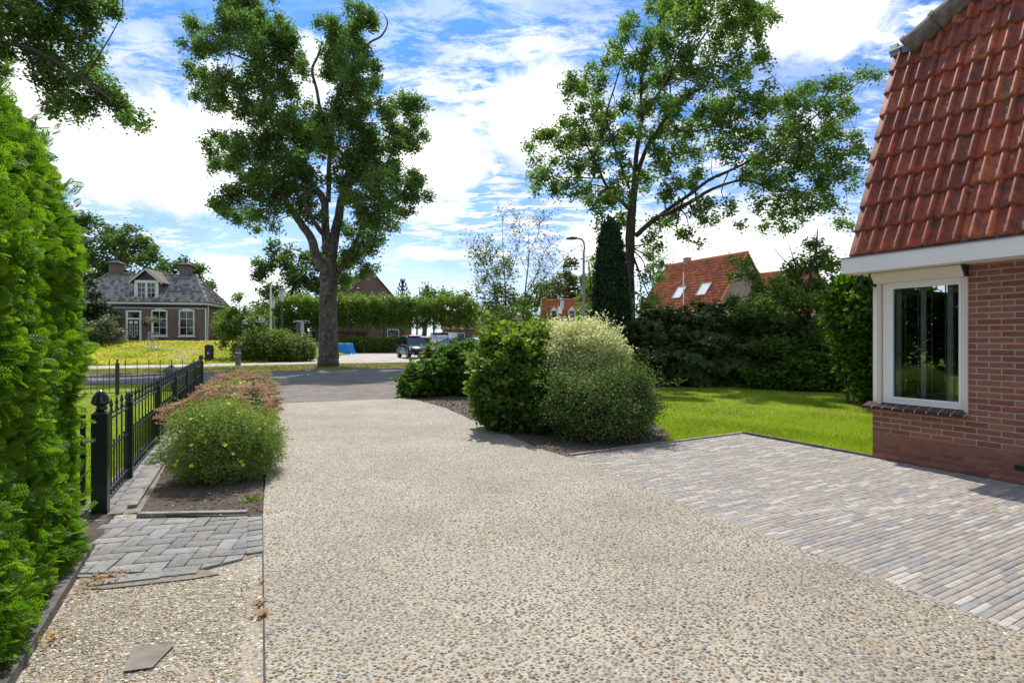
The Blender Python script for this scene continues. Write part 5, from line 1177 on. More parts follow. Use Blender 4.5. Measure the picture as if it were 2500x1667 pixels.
# ================================================================ FAR TREES
def far_tree(label, Y, base_uv, blobs, leaf='far', size=.3, dens=16, cat='tree', group='trees in the background', name='broadleaf_tree', sd=1.6, m=9, sprig=.3, tw=14, up=.55, tmpl=LEAF):
    bx, by = base_uv; top = min(b[1] for b in blobs); cx = sum(b[0] for b in blobs)/len(blobs)
    dens = dens*2.2
    return photo_tree(name, label, cat, Y, [(bx, by, tw), (bx*.8+cx*.2, by*.6+top*.4, tw*.6), (cx, top+12, tw*.2)], [], blobs, size, dens, M[leaf], M['bark2'], sd, sprig=sprig, m=m, group=group, tmpl=tmpl, seg=6, up=up, rscale=1.35)
far_tree('large tree rising behind the left chimney of the old house', 68, (300, 835), [(215,580,38),(260,575,30),(300,590,34),(345,610,34),(230,640,45),(300,650,48),(200,690,45),(270,710,45),(360,650,30),(370,690,30),(190,545,25),(330,570,18),(170,620,40)], size=.42, dens=9)
far_tree('tree just right of the old house, behind its right chimney', 74, (470, 835), [(420,650,22),(450,645,22),(475,670,24),(430,690,30),(480,710,28),(510,730,24),(500,700,18),(535,745,18),(400,670,20),(450,740,30),(530,775,24),(400,655,14)], size=.42, dens=9)
far_tree('broad tree behind the two round lamps', 64, (700, 840), [(655,640,25),(690,620,28),(730,615,26),(770,630,30),(800,660,30),(650,690,24),(690,680,34),(740,680,36),(660,730,28),(720,735,34),(780,720,34),(640,760,20),(830,690,22),(850,640,16),(770,770,30)], size=.4, dens=10)
far_tree('low dark tree on the skyline right of the monkey puzzle', 130, (1035, 820), [(1020,735,16),(1045,728,18),(1075,722,22),(1100,735,16),(1130,722,14),(1060,750,22),(1110,755,22),(1150,745,18),(1010,755,15)], size=.7, dens=3.4, sprig=.6)
far_tree('dark conifer behind the orange roof with dormers', 82, (1395, 820), [(1400,650,16),(1380,680,20),(1410,680,20),(1350,700,24),(1390,710,26),(1430,700,20),(1330,725,22),(1370,735,26),(1290,735,20),(1260,745,18)], leaf='rhodo', size=.5, dens=7, name='conifer_tree')
far_tree('bright green tree between the street lamp and the dark cypress', 33, (1450, 850), [(1448,630,14),(1445,660,16),(1438,700,20),(1450,730,22),(1430,740,18),(1440,770,24),(1420,790,20),(1455,800,24),(1410,820,18),(1435,835,20)], leaf='lime', size=.2, dens=36, sd=.8, sprig=.16)
far_tree('leafy tree in the gap right of the oak trunk', 30, (1590, 850), [(1590,600,12),(1600,640,14),(1585,680,16),(1605,720,16),(1590,760,20),(1610,790,18)], leaf='far', size=.16, dens=26, sd=.8, sprig=.2, tw=6)
far_tree('greenery behind the thin tree and below the orange roofs', 26, (1880, 860), [(1790,790,24),(1830,810,24),(1880,800,28),(1930,790,26),(1975,800,26),(2020,820,26),(2060,830,26),(1900,840,30),(1960,850,30),(2030,860,30),(1850,840,26),(2100,850,26)], leaf='oak2', size=.2, dens=30, sd=.8, sprig=.18)
far_tree('tall bushes behind the left end of the dark hedge', 27, (1570, 850), [(1540,800,20),(1575,790,18),(1560,830,22),(1610,820,20),(1530,840,16)], leaf='far', size=.2, dens=30, sd=.6, sprig=.18, cat='bush')
far_tree('low trees on the far side of the car park behind the silver car', 62, (1200, 850), [(1180,770,26),(1230,780,26),(1270,770,24),(1150,790,22),(1300,800,24),(1210,815,24),(1160,830,18),(1260,825,22),(1320,825,18)], leaf='lime', size=.34, dens=12, sd=1)
far_tree('small weeping tree with lopsided crown beside the pink rose bush', 34.5, (590, 866), [(545,770,20),(575,750,20),(600,740,16),(620,760,24),(560,790,26),(600,790,28),(640,790,20),(535,810,20),(575,820,26),(620,825,22),(650,820,12),(545,840,14),(530,790,12),(575,735,8),(610,850,12)], leaf='lime', size=.16, dens=42, sd=.6, sprig=.13, name='weeping_tree', tw=7, group=None)
far_tree('dark spruce left of the old house door', 44, (235, 850), [(230,700,10),(228,725,16),(235,745,22),(215,765,26),(250,765,24),(230,790,30),(200,790,24),(265,785,14)], leaf='yew', size=.26, dens=26, sd=.7, sprig=.2, name='spruce_tree', group=None)
far_tree('grey green bush in front of the old house wall', 42, (250, 850), [(225,805,22),(250,800,22),(270,815,20),(235,825,26),(210,830,20),(290,830,14),(265,790,12)], leaf='grey', size=.2, dens=34, sd=.6, sprig=.16, name='grey_bush', cat='bush', tw=4, group=None)
far_tree('low green bush left of the front door', 44, (295, 852), [(290,830,14),(300,838,12),(280,838,14)], leaf='sedum', size=.16, dens=30, sd=.3, sprig=.14, name='low_bush', cat='bush', tw=3, group=None)
# monkey puzzle
def monkey(Y=68):
    t = thing('monkey_puzzle_tree', 'spiky monkey puzzle tree above the pleached row right of the brick gable', 'tree', P(983, 820, Y)); mb = MB(); lv = []; px = lambda u, v, d=0: P(u, v, Y+d)
    mb.tube([px(983, 830), px(983, 740), px(982, 680)], [.16, .12, .05], 6)
    for v, w in ((686, 5), (695, 9), (704, 12), (715, 15), (727, 17), (738, 19), (750, 22), (764, 24)):
        for k in range(6):
            a = k*math.pi/3+v; c = math.cos(a)*w; d = math.sin(a)*w*Y/FP; pts = [px(983, v), px(983+c*.6, v+6, d*.6), px(983+c, v+1, d), px(983+c*1.05, v-5, d*1.05)]; mb.tube(pts, [.04, .05, .06, .03], 5)
            for q in smooth_path([tuple(p) for p in pts], 6): lv.append(q)
    mb.build('branch', M['yew'], t); p, Rm, s, tn = leaves_at(np.array(lv), 3, .03, .12, .3); scatter('crown', NARROW, p, Rm, s, M['yew'], tn, t)
monkey()
# ================================================================ FAR BUILDINGS
def tile_field(name, o, ax, up, width, length, mat, parent, tw=.25, tl=.33, amp=.055, trim=None, kind='stuff'):
    """a roof slope of wavy tiles: rows overlap like real tiles; trim(s,t) -> keep"""
    ax = Vector(ax).normalized(); up = Vector(up).normalized(); n = ax.cross(up).normalized()
    if n.z < 0: n = -n
    nc = max(1, int(round(width/tw))); nr = max(1, int(round(length/tl))); tw = width/nc; tl = length/nr
    prof = [(0, .0), (.3, .1), (.5, .5), (.72, 1.0), (.9, .45)]; V = []; F = []; T = []
    o = np.array(o); axn, upn, nn = map(np.array, (ax, up, n))
    for r in range(nr):
        for c in range(nc):
            s0, t0 = c*tw, r*tl
            if trim and not trim(s0+tw/2, t0+tl/2): continue
            b = len(V); tn = random.random()
            for (tt, lf) in ((0, .045), (tl*1.08, .0)):
                for q, h in prof+[(1.0, 0)]:
                    V.append(o+axn*(s0+q*tw)+upn*(t0+tt)+nn*(h*amp+lf)); T.append(tn)
            for k in range(5): F.append((b+k, b+k+1, b+7+k, b+6+k))
            b2 = len(V)
            for q, h in prof+[(1.0, 0)]: V.append(o+axn*(s0+q*tw)+upn*t0+nn*(h*amp-.0)); T.append(tn)
            for k in range(5): F.append((b2+k, b2+k+1, b+k+1, b+k))
    me = npmesh(name, np.array(V), np.array(F), np.array(T)); return link(name, me, mat, parent, kind)
RD = Vector((-.47, .883, 0)).normalized(); GD = Vector((.883, .47, 0)).normalized()
def window(parent, o, ax, w, h, out, nx=2, nz=3, fr=.06, mat='white', depth=.05, bar=.03):
    """framed window with glazing bars on a wall: o lower corner on the wall face, ax along the wall"""
    ax = Vector(ax); out = Vector(out).normalized(); z = Vector((0, 0, 1)); f = MB()
    f.obox(o, ax*fr, out*depth, z*h); f.obox(o+ax*(w-fr), ax*fr, out*depth, z*h); f.obox(o+ax*fr, ax*(w-2*fr), out*depth, z*fr); f.obox(o+ax*fr+z*(h-fr), ax*(w-2*fr), out*depth, z*fr)
    F_ = f.build('window', M[mat], parent)
    g = MB(); g.obox(o+ax*fr+z*fr, ax*(w-2*fr), out*.012, z*(h-2*fr)); g.build('pane', M['glassdark'], F_)
    b = MB()
    for i in range(1, nx): b.obox(o+ax*(w*i/nx-bar/2)+z*fr+out*.013, ax*bar, out*.02, z*(h-2*fr))
    for i in range(1, nz): b.obox(o+z*(h*i/nz-bar/2)+ax*fr+out*.015, ax*(w-2*fr), out*.02, z*bar)
    if b.v: b.build('glazing_bar', M[mat], F_)
    return F_
def gable_house(label, Rp, L, w, zr, ze, tile, wall, name='house', skylights=(), vent=None, z0=-.2, ov=.12, chim=None, tw=.25, group=None):
    Rp = Vector((Rp[0], Rp[1], 0)); t = thing(name, label, 'house', Rp, 0, group); Z = lambda z: Vector((0, 0, z))
    mb = MB(); mb.ext([Rp-GD*w+Z(z0), Rp+GD*w+Z(z0), Rp+GD*w+Z(ze), Rp+Z(zr), Rp-GD*w+Z(ze)], RD*L); mb.build('wall', M[wall], t)
    rf = MB(); sl = {}
    for sg in (-1, 1):
        e = Rp+GD*w*sg+Z(ze); up = (Rp+Z(zr)-e); ln = up.length; up = up.normalized(); n = Vector((GD.x*sg*(zr-ze), GD.y*sg*(zr-ze), w)).normalized()
        o = e-up*.25-RD*ov+n*.02; rf.ext([o, o+up*(ln+.25), o+up*(ln+.25)+RD*(L+2*ov), o+RD*(L+2*ov)], n*.06); sl[sg] = (o+n*.065, up, ln+.25, n)
    roof = rf.build('roof', M['wood'], t)
    for sg in (-1, 1):
        o, up, ln, n = sl[sg]; tile_field('roof_tile', o, RD, up, L+2*ov, ln, M[tile], roof, tw=tw)
    rg = MB(); rg.tube([Rp+Z(zr+.12)-RD*ov, Rp+Z(zr+.12)+RD*(L+ov)], .13, 8); rg.build('ridge', M[tile], roof)
    vg = MB()
    for sg in (-1, 1):
        o, up, ln, n = sl[sg]; vg.obox(o-RD*.04-n*.1, up*ln, RD*.06, n*.14)
    vg.build('verge', M['redtile'] if tile != 'orangetile' else M['orangetile'], roof)
    o, up, ln, n = sl[-1]
    gt = MB(); gt.tube([o-n*.1-GD*.02, o-n*.1-GD*.02+RD*(L+2*ov)], .07, 6); gt.build('gutter', M['white'], t)
    for (s, tt, ww, hh) in skylights:
        k = MB(); a = o+RD*s+up*tt+n*.05; k.obox(a, RD*ww, up*.07, n*.08); k.obox(a+up*(hh-.07), RD*ww, up*.07, n*.08); k.obox(a+up*.07, RD*.07, up*(hh-.14), n*.08); k.obox(a+up*.07+RD*(ww-.07), RD*.07, up*(hh-.14), n*.08)
        q = k.build('skylight', M['lead'], roof); g = MB(); g.obox(a+RD*.07+up*.07+n*.02, RD*(ww-.14), up*(hh-.14), n*.03); g.build('pane', M['blindpane'], q)
    if vent: s, tt, hgt = vent; k = MB(); a = o+RD*s+up*tt; k.tube([a, a+Z(hgt)], .05, 8); k.build('vent_pipe', M['white'], roof)
    if chim:
        s, cw, chh = chim; k = MB(); a = Rp+RD*s+Z(zr-.5); k.obox(a-GD*cw/2, RD*cw, GD*cw, Z(chh+.5)); k.obox(a-GD*(cw/2+.05)-RD*.05+Z(chh+.5), RD*(cw+.1), GD*(cw+.1), Z(.08)); k.build('chimney', M[wall], roof)
    return t
M['blindpane'] = plain('white_blind_behind_glass', (.62, .63, .64), .12, .03, 3, 0, spec=.6)
# orange roof with two skylights, beyond the rhododendrons
Y1 = 44; R1 = P(1823, 619.5, Y1)
gable_house('house with orange tiled roof, two white skylights and thin white pipe', R1, 9.0, 3.5, R1.z, 3.95, 'orangetile', 'farbrickp', skylights=[(1.9, 1.55, 1.05, 1.35), (4.6, 1.45, 1.05, 1.35)], vent=(3.75, .55, 2.9), chim=(6.2, .5, .45))
R2 = P(1990, 655, 58)
gable_house('orange roofed house half hidden by trees, right of the house with skylights', R2, 11, 3.5, R2.z, 4.0, 'orangetile', 'farbrickp')
R3 = P(2050, 722, 34)
gable_house('low pale brick house with orange roof, seen low between the thin tree and the bungalow', R3, 7, 2.6, R3.z, 2.55, 'orangetile', 'farbrickp')
# brick gable house behind the pleached trees
R4 = P(905, 661, 66)
h4 = gable_house('brown brick house with tall pointed gable and red brown roof behind the pleached trees', R4, 13, 5.2, R4.z, 4.1, 'redtile', 'farbrick', tw=.3)
o4 = Vector((R4.x, R4.y, 0))-RD*.02; window(h4, o4+GD*2.05+Vector((0, 0, .95)), GD, 1.5, 1.7, -RD, 1, 2, .09)
mb = MB(); a = o4+RD*1.4-GD*.9+Vector((0, 0, R4.z-1.1)); mb.tube([a, a+Vector((0, 0, 1.3))], .12, 8); mb.tube([a+Vector((0, 0, 1.3)), a+Vector((0, 0, 1.45))], .17, 8); mb.build('flue', M['black'], h4)
# orange roof with two dormers
def dormer_house():
    Yh = 72; rl = P(1352, 727, Yh+2); 
    t = thing('house', 'orange roofed house with two small dormers behind the young half-bare tree', 'house', P(1380, 828, Yh)); Z = lambda z: Vector((0, 0, z))
    ax = Vector((.985, -.17, 0)).normalized(); bk = Vector((.17, .985, 0)).normalized(); e0 = P(1318, 793, Yh); e0.z = 3.2; L = 7.6; zr = 7.0; d = 3.2
    mb = MB(); mb.obox(e0+bk*.3-Z(3.4), ax*L, bk*6, Z(3.4)); mb.build('wall', M['farbrick'], t)
    up = (bk*d+Z(zr-3.2)); ln = up.length; up = up.normalized(); n = ax.cross(up)
    rf = MB(); rf.ext([e0-ax*.1, e0+ax*(L+.1), e0+ax*(L+.1)+up*ln, e0-ax*.1+up*ln], n*-.06); up2 = (-bk*d+Z(zr-3.2)).normalized(); e1_ = e0+bk*2*d; rf.ext([e1_-ax*.1, e1_+ax*(L+.1), e1_+ax*(L+.1)+up2*ln, e1_-ax*.1+up2*ln], n*-.06)
    for s in (0, L-.05): rf.ext([e0+ax*s, e0+ax*s+bk*2*d, e0+ax*s+up*ln], ax*.05)
    roof = rf.build('roof', M['orangetile'], t); tile_field('roof_tile', e0-ax*.1+n*.01-up*.15, ax, up, L+.2, ln+.15, M['orangetile'], roof, tw=.27, tl=.33)
    fr = MB(); fr.obox(e0-ax*.2-up*.15, ax*.12, n*.14, up*(ln+.2)); fr.build('verge_board', M['white'], roof)
    gt = MB(); gt.tube([e0-Z(.05)-bk*.12-ax*.1, e0-Z(.05)-bk*.12+ax*(L+.2)], .07, 6); gt.build('gutter', M['lead'], t)
    for s in (1.35, 3.75):
        a = e0+ax*s+up*1.25; w = .95; hh = 1.15
        k = MB(); k.ext([a, a+Z(hh), a+Z(hh)+bk*1.35], ax*.05); k.ext([a+ax*w, a+ax*w+Z(hh), a+ax*w+Z(hh)+bk*1.35], ax*.05); k.ext([a-ax*.0+Z(hh), a+ax*(w+.05)+Z(hh), a+ax*(w/2)+Z(hh+.55)], bk*.05); dq = k.build('dormer', M['white'], roof)
        rr = MB()
        for sg in (0, 1):
            b0 = a+ax*(w+.1 if sg else -.1)+Z(hh-.03)-bk*.1; tp = a+ax*w/2+Z(hh+.6)-bk*.1; rr.ext([b0, tp, tp+bk*2.0, b0+bk*1.5], Z(.06))
        rr.build('dormer_roof', M['orangetile'], dq); window(roof, a+ax*.08+Z(.08)-bk*.01, ax, w-.1, hh-.1, -bk, 1, 2, .06)
    c = e0+ax*4.9+bk*(d+.0)+Z(3.2); mb = MB(); mb.obox(c, ax*.6, bk*.6, Z(1.4)); mb.build('chimney', M['farbrick'], roof)
    for s in (.8, 2.6, 4.4): window(t, e0+ax*s+bk*.29-Z(1.9), ax, 1.2, 1.3, -bk, 2, 1, .08)
dormer_house()
# low terrace far behind the cars
t = thing('terraced_house', 'long low brown brick terrace with white window frames far behind the parked cars', 'house', (-6, 84, 0)); a = P(1085, 828, 84); a.z = 0
mb = MB(); mb.obox(a, (12.5, 3, 0), (-1, 5, 0), (0, 0, 3.0)); mb.build('wall', M['farbrick'], t); mb = MB(); mb.ext([a+Vector((-.3, -.4, 3.0)), a+Vector((-1.3, 5.4, 3.0)), a+Vector((-.8, 2.5, 5.4))], Vector((13.1, 3.15, 0))); mb.build('roof', M['redtile'], t)
for s in (.4, 2.1, 4.6, 6.3, 8.9, 10.6): window(t, a+Vector((s*.972, s*.233-.04, .7)), Vector((.972, .233, 0)), 1.1, 1.7, (.2, -.97, 0), 2, 1, .1)

# ================================================================ THE OLD HOUSE ON THE LEFT
def old_house():
    A = Vector((-28.9, 50.3, 1.05)); ax = Vector((-.978, -.208, 0)).normalized(); bk = Vector((-.208, .978, 0)).normalized(); Z = lambda z: Vector((0, 0, z)); S = 50.3/FP
    t = thing('old_farmhouse', 'old brown brick house with grey tile roof, two chimneys and dark green front door', 'house', A)
    Wd = 11.4; D = 6.5; H3 = 3.25; out = -bk
    mb = MB(); mb.obox(A-Z(.6), ax*Wd, bk*D, Z(H3+.6)); wall = mb.build('wall', M['farbrick'], t)
    # dark frieze, white mouldings and gutter
    mb = MB(); mb.obox(A+Z(H3)-bk*.04-ax*.04, ax*(Wd+.08), bk*(D+.08), Z(.36)); mb.build('frieze', M['black'], t)
    mb = MB(); mb.obox(A+Z(H3-.05)-bk*.07-ax*.07, ax*(Wd+.14), bk*.03, Z(.07)); mb.obox(A+Z(H3+.32)-bk*.30-ax*.30, ax*(Wd+.6), bk*(D+.6), Z(.17)); mb.build('cornice', M['cream'], t)
    mb = MB(); mb.obox(A+Z(H3-.02)-bk*.05-ax*.10, ax*.09, bk*.09, Z(-H3)); mb.tube([A-ax*.16+bk*.3+Z(H3+.3), A-ax*.16+bk*.3+Z(H3-.3), A-ax*.1+bk*.3], .05, 6); mb.build('downpipe', M['white'], t)
    ze = H3+.49; zr = ze+2.85; o = A-bk*.22-ax*.22+Z(ze); WL = Wd+.44; DD = D+.44; hip = 2.1
    r0, r1 = o+ax*hip+bk*DD/2+Z(zr-ze), o+ax*(WL-hip)+bk*DD/2+Z(zr-ze)
    mb = MB(); c = [o, o+ax*WL, o+ax*WL+bk*DD, o+bk*DD]; mb.add([*c, r0, r1], [(0, 1, 5, 4), (1, 2, 5), (2, 3, 4, 5), (3, 0, 4), (0, 3, 2, 1)]); roof = mb.build('roof', M['greytile'], t)
    up = (bk*DD/2+Z(zr-ze)); ln = up.length; hipk = hip/ln
    tile_field('roof_tile', o+Z(.03)+bk*.0, ax, up, WL, ln, M['greytile'], roof, tw=.31, tl=.38, amp=.11, trim=lambda s, tt: s > tt*hipk-.1 and s < WL-tt*hipk+.1)
    up2 = (ax*hip+Z(zr-ze)); ln2 = up2.length; tile_field('roof_tile', o+Z(.03), bk, up2, DD, ln2, M['greytile'], roof, tw=.29, tl=.36, amp=.075, trim=lambda s, tt: s > tt*(DD/2)/ln2-.1 and s < DD-tt*(DD/2)/ln2+.1)
    mb = MB(); mb.tube([r0+Z(.06), r1+Z(.06)], .12, 8); mb.tube([o+Z(.06), r0+Z(.06)], .11, 8); mb.tube([o+ax*WL+Z(.06), r1+Z(.06)], .11, 8); mb.tube([o+bk*DD+Z(.06), r0+Z(.06)], .11, 8); mb.build('ridge', M['ridge'], roof)
    for cpos in (r0+ax*.9, r1-ax*.65):
        k = MB(); k.obox(cpos-ax*.45-bk*.45-Z(.45), ax*.9, bk*.9, Z(1.45)); ck = k.build('chimney', M['farbrick'], roof)
        k = MB(); q = cpos+Z(1.0); n = 4; base = [q+ax*sx*.62+bk*sy*.62 for sx, sy in ((-1, -1), (1, -1), (1, 1), (-1, 1))]; k.add(base+[p+Z(.10) for p in base]+[q+ax*sx*.2+bk*sy*.2+Z(.32) for sx, sy in ((-1, -1), (1, -1), (1, 1), (-1, 1))], [(3, 2, 1, 0)]+[(i, (i+1) % 4, 4+(i+1) % 4, 4+i) for i in range(4)]+[(4+i, 4+(i+1) % 4, 8+(i+1) % 4, 8+i) for i in range(4)]+[(8, 9, 10, 11)])
        k.lathe([(.18, .30), (.07, .5), (.035, .75), (.06, .8), (.0001, .95)], q, 8); k.build('chimney_cap', M['black'], ck)
        k = MB(); k.obox(cpos-ax*.52-bk*.52-Z(.5), ax*1.04, bk*1.04, Z(.42)); k.build('flashing', M['lead'], ck)
    # front openings: door with fanlight, two tall windows, one more behind the bush
    def U(u): # distance along the facade for a photo column
        k = (u-1250)/FP; return (k*A.y-A.x)/(ax.x-k*ax.y)
    def ZV(v, s): return HC-(v-HV)*(A.y+ax.y*s)/FP
    def arched(s0, s1, z0, z1, nx, nz, nm='window'):
        w = s1-s0; q = A+ax*s1+out*.0; q.z = z0; h = z1-z0
        return window(t, Vector((q.x, q.y, z0))+out*.0, -ax, w, h, out, nx, nz, .10, depth=.07, bar=.045)
    for (ua, ub) in ((370, 409), (437, 475)):
        s0, s1 = U(ub), U(ua); wz = arched(s0, s1, ZV(820, s0), ZV(758, s0), 2, 3)
        m_ = MB(); m_.obox(A+ax*(s0-.1)+out*.12+Z(ZV(823, s0)-A.z), ax*(s1-s0+.2), bk*.12, Z(.1)); m_.build('sill', M['white'], wz)
        m_ = MB(); c0 = A+ax*(s0-.0)+out*.02+Z(ZV(758, s0)-A.z); pts = [c0+ax*((s1-s0)*k/8)+Z(.16*math.sin(math.pi*k/8)) for k in range(9)]; m_.ext(pts+[c0+ax*(s1-s0)-Z(.02), c0-Z(.02)], bk*-.06); m_.build('arch_trim', M['white'], wz)
    s0, s1 = U(272), U(255); arched(s0, s1, ZV(820, s0), ZV(758, s0), 2, 3)
    s0, s1 = U(346), U(308); zt, zm, zb = ZV(758, s0), ZV(777, s0), ZV(837, s0); w = s1-s0; m_ = MB(); q = A+ax*s0; q.z = zb
    m_.obox(q, ax*.17, out*.08, Z(zt-zb)); m_.obox(q+ax*(w-.17), ax*.17, out*.08, Z(zt-zb)); m_.obox(q+ax*.17+Z(zt-zb-.14), ax*(w-.34), out*.08, Z(.14)); m_.obox(q+ax*.17+Z(zm-zb-.12), ax*(w-.34), out*.10, Z(.16)); dfm = m_.build('door_frame', M['white'], t)
    m_ = MB(); m_.obox(q+ax*.17+Z(zm-zb+.04), ax*(w-.34), out*.02, Z(zt-zm-.18)); m_.build('fanlight', M['glassdark'], dfm)
    m_ = MB(); m_.obox(q+ax*.17, ax*(w-.34), out*.05, Z(zm-zb-.12)); dr = m_.build('door', M['fence'], t)
    dw = w-.34; m_ = MB()
    for i in (0, 1):
        a = q+ax*(.17+.12+i*(dw-.1)/2)+out*.052; pw = (dw-.34)/2
        m_.obox(a+Z(1.75), ax*pw, out*.01, Z(.26)); 
        for (x0, x1, z0, z1) in ((0, pw, .72, .76), (0, pw, 1.58, 1.62), (0, .035, .72, 1.62), (pw-.035, pw, .72, 1.62), (pw*.45, pw*.55, .76, 1.58), (.05, pw-.05, 1.1, 1.14)): m_.obox(a+ax*x0+Z(z0), ax*(x1-x0), out*.012, Z(z1-z0))
    m_.obox(q+ax*(w/2-.2)+out*.052+Z(.55), ax*.4, out*.015, Z(.06)); m_.build('door_ornament', M['white'], dr)
    for u in (293, 358):
        s = U(u); c = A+ax*s+out*.25; zl = ZV(785, s); m_ = MB(); m_.lathe([(.05, -.35), (.12, -.25), (.15, .1), (.2, .14), (.03, .35), (.02, .45)], (c.x, c.y, zl), 6); m_.tube([c+Z(zl-A.z-.3), A+ax*s+Z(zl-A.z-.45)], .03, 5); m_.build('wall_lantern', M['black'], t)
    # dormer
    s0, s1 = U(383), U(324); zb = ZV(730, s0); fd = 1.0; w = s1-s0; zt = zb+1.72
    q = A+ax*s0+bk*.35; q.z = zb; k = MB(); k.ext([q+ax*.02, q+ax*(w-.02), q+ax*(w-.02)+Z(1.72), q+ax*.02+Z(1.72)], bk*2.6); dm = k.build('dormer', M['lead'], roof)
    k = MB(); k.obox(q+out*.05, ax*.22, bk*.05, Z(1.75)); k.obox(q+out*.05+ax*(w-.22), ax*.22, bk*.05, Z(1.75)); k.obox(q+out*.05+ax*.22, ax*(w-.44), bk*.05, Z(.12)); k.obox(q+out*.05+ax*.22+Z(1.55), ax*(w-.44), bk*.05, Z(.2)); k.obox(q+out*.06+ax*(w/2-.05)+Z(.12), ax*.1, bk*.05, Z(1.43)); k.build('dormer_frame', M['white'], dm)
    for i in (0, 1):
        qq = q+out*.04+ax*(w-.24 if i == 0 else w/2-.05)+Z(.12); window(roof, qq, -ax, (w-.5)/2-.03, 1.43, out, 2, 3, .05, bar=.04)
    k = MB(); ap = q+ax*w/2+Z(1.75+.98); k.ext([q+Z(1.75)+out*.02, q+ax*w+Z(1.75)+out*.02, ap+out*.02], bk*.04); k.build('dormer_gable', M['black'], dm)
    k = MB(); k2 = MB()
    for sg in (0, 1):
        e = q+ax*(w+.42 if sg else -.42)+Z(1.48)+out*.28; tp = ap+Z(.06)+out*.28; k.ext([e, tp, tp+bk*3.6, e+bk*2.4], Z(.08)); k2.ext([e+Z(-.12), tp+Z(-.14), tp+Z(.02), e+Z(.02)], out*.05)
    k.build('dormer_roof', M['ridge'], dm); k2.build('barge_board', M['cream'], dm)
old_house()
# low brick garden wall and shed right of the old house
w_ = thing('garden_wall', 'low brick wall with orange cap beside the right corner of the old house', 'wall', (-28.3, 52, 1)); mb = MB(); a = P(500, 828, 53); a.z = .4; mb.obox(a, (3.2, .6, 0), (-.06, .3, 0), (0, 0, 3.2)); mb.build('wall', M['farbrick'], w_); mb = MB(); mb.obox(a+Vector((-.05, -.05, 3.2)), (3.3, .62, 0), (-.08, .4, 0), (0, 0, .12)); mb.build('wall_cap', M['orangetile'], w_)
s_ = thing('shed', 'dark low shed roof behind the weeping tree and the lamp posts', 'shed', P(640, 828, 58)); a = P(610, 828, 58); a.z = 0; mb = MB(); mb.obox(a, (5.0, .4, 0), (-.4, 4, 0), (0, 0, 3.2)); mb.build('wall', M['wood'], s_); mb = MB(); mb.ext([a+Vector((-.3, -.3, 3.2)), a+Vector((5.3, .1, 3.2)), a+Vector((5.2, 1.6, 4.4)), a+Vector((-.3, 1.6, 4.4))], (-.1, 2, 0)); mb.build('roof', M['greytile'], s_)
t = thing('outbuilding', 'slate roofed outbuilding just showing at the left edge beside the dark spruce', 'shed', P(175, 828, 48)); a = P(120, 828, 48); a.z = 1; mb = MB(); mb.obox(a, (3.4, .6, 0), (-.6, 4, 0), (0, 0, 2.6)); mb.build('wall', M['farbrick'], t); mb = MB(); mb.ext([a+Vector((-.3, -.3, 2.6)), a+Vector((3.8, .4, 2.6)), a+Vector((2.6, 2.2, 3.9)), a+Vector((-.3, 1.9, 3.9))], (-.3, 2, 0)); mb.build('roof', M['greytile'], t)
# trellis stand with white plant on the meadow
g = gp(373, 858); t = thing('garden_stand', 'slim metal obelisk stand with pale drooping plant in front of the left tall window', 'plant stand', g); k = MB()
for sx, sy in ((-1, -1), (1, -1), (1, 1), (-1, 1)): k.tube([g+Vector((sx*.24, sy*.24, -.05)), g+Vector((sx*.2, sy*.2, 1.35))], .02, 5)
for z in (.05, .45, .9, 1.35): k.obox(g+Vector((-.22, -.22, z)), (.44, 0, 0), (0, .02, 0), (0, 0, .03)); k.obox(g+Vector((-.22, .2, z)), (.44, 0, 0), (0, .02, 0), (0, 0, .03))
for z in (.05, .5, .95): k.tube([g+Vector((-.2, -.21, z)), g+Vector((.2, -.21, z+.42))], .012, 4); k.tube([g+Vector((.2, -.21, z)), g+Vector((-.2, -.21, z+.42))], .012, 4)
k.build('frame', M['metal'], t); k = MB(); k.tube([g+Vector((0, 0, 1.3)), g+Vector((0, 0, 2.25))], .04, 6); k.build('stem', M['white'], t)
q = ball(70)*np.array([.55, .5, .22])+np.array(g)+np.array([0, 0, 2.3]); p, Rm, s, tn = leaves_at(q, 7, .08, .14, .3, None, .4); scatter('crown', NARROW, p, Rm, s, M['grey'], tn, t)

# ================================================================ STREET FURNITURE
def text_mesh(txt, size, mat, depth=.004):
    c = bpy.data.curves.new('lettering', 'FONT'); c.body = txt; c.size = size; c.extrude = depth; c.align_x = 'CENTER'; c.align_y = 'CENTER'
    o = bpy.data.objects.new('tmp', c); COL.objects.link(o); dg = bpy.context.evaluated_depsgraph_get(); me = bpy.data.meshes.new_from_object(o.evaluated_get(dg)); bpy.data.objects.remove(o); me.name = 'lettering'
    me.materials.clear(); me.materials.append(mat); return me
def put_text(txt, size, loc, rz, mat, parent, world=True):
    me = text_mesh(txt, size, mat); o = link('lettering', me, None, parent, None, world); o.location = loc; o.rotation_euler = (R(90), 0, rz); return o
g = G(509, 885); t = thing('house_number_post', 'black arched slab with the white house number standing at the edge of the flowering meadow', 'number post', g)
mb = MB(); w2 = .235; pts = [g+Vector((-w2, 0, -.05)), g+Vector((w2, 0, -.05)), g+Vector((w2, 0, .98))]+[g+Vector((w2*math.cos(a), 0, .98+.09*math.sin(a))) for a in np.linspace(.3, math.pi-.3, 7)]+[g+Vector((-w2, 0, .98))]; mb.ext(pts, (0, .14, 0)); mb.build('slab', M['black'], t)
put_text('82', .17, g+Vector((-.0, -.012, .56)), 0, M['white'], t); mb = MB(); mb.lathe([(.012, -.01), (.012, .01)], g+Vector((0, -.004, .75)), 8); mb.build('bolt', M['metal'], t)
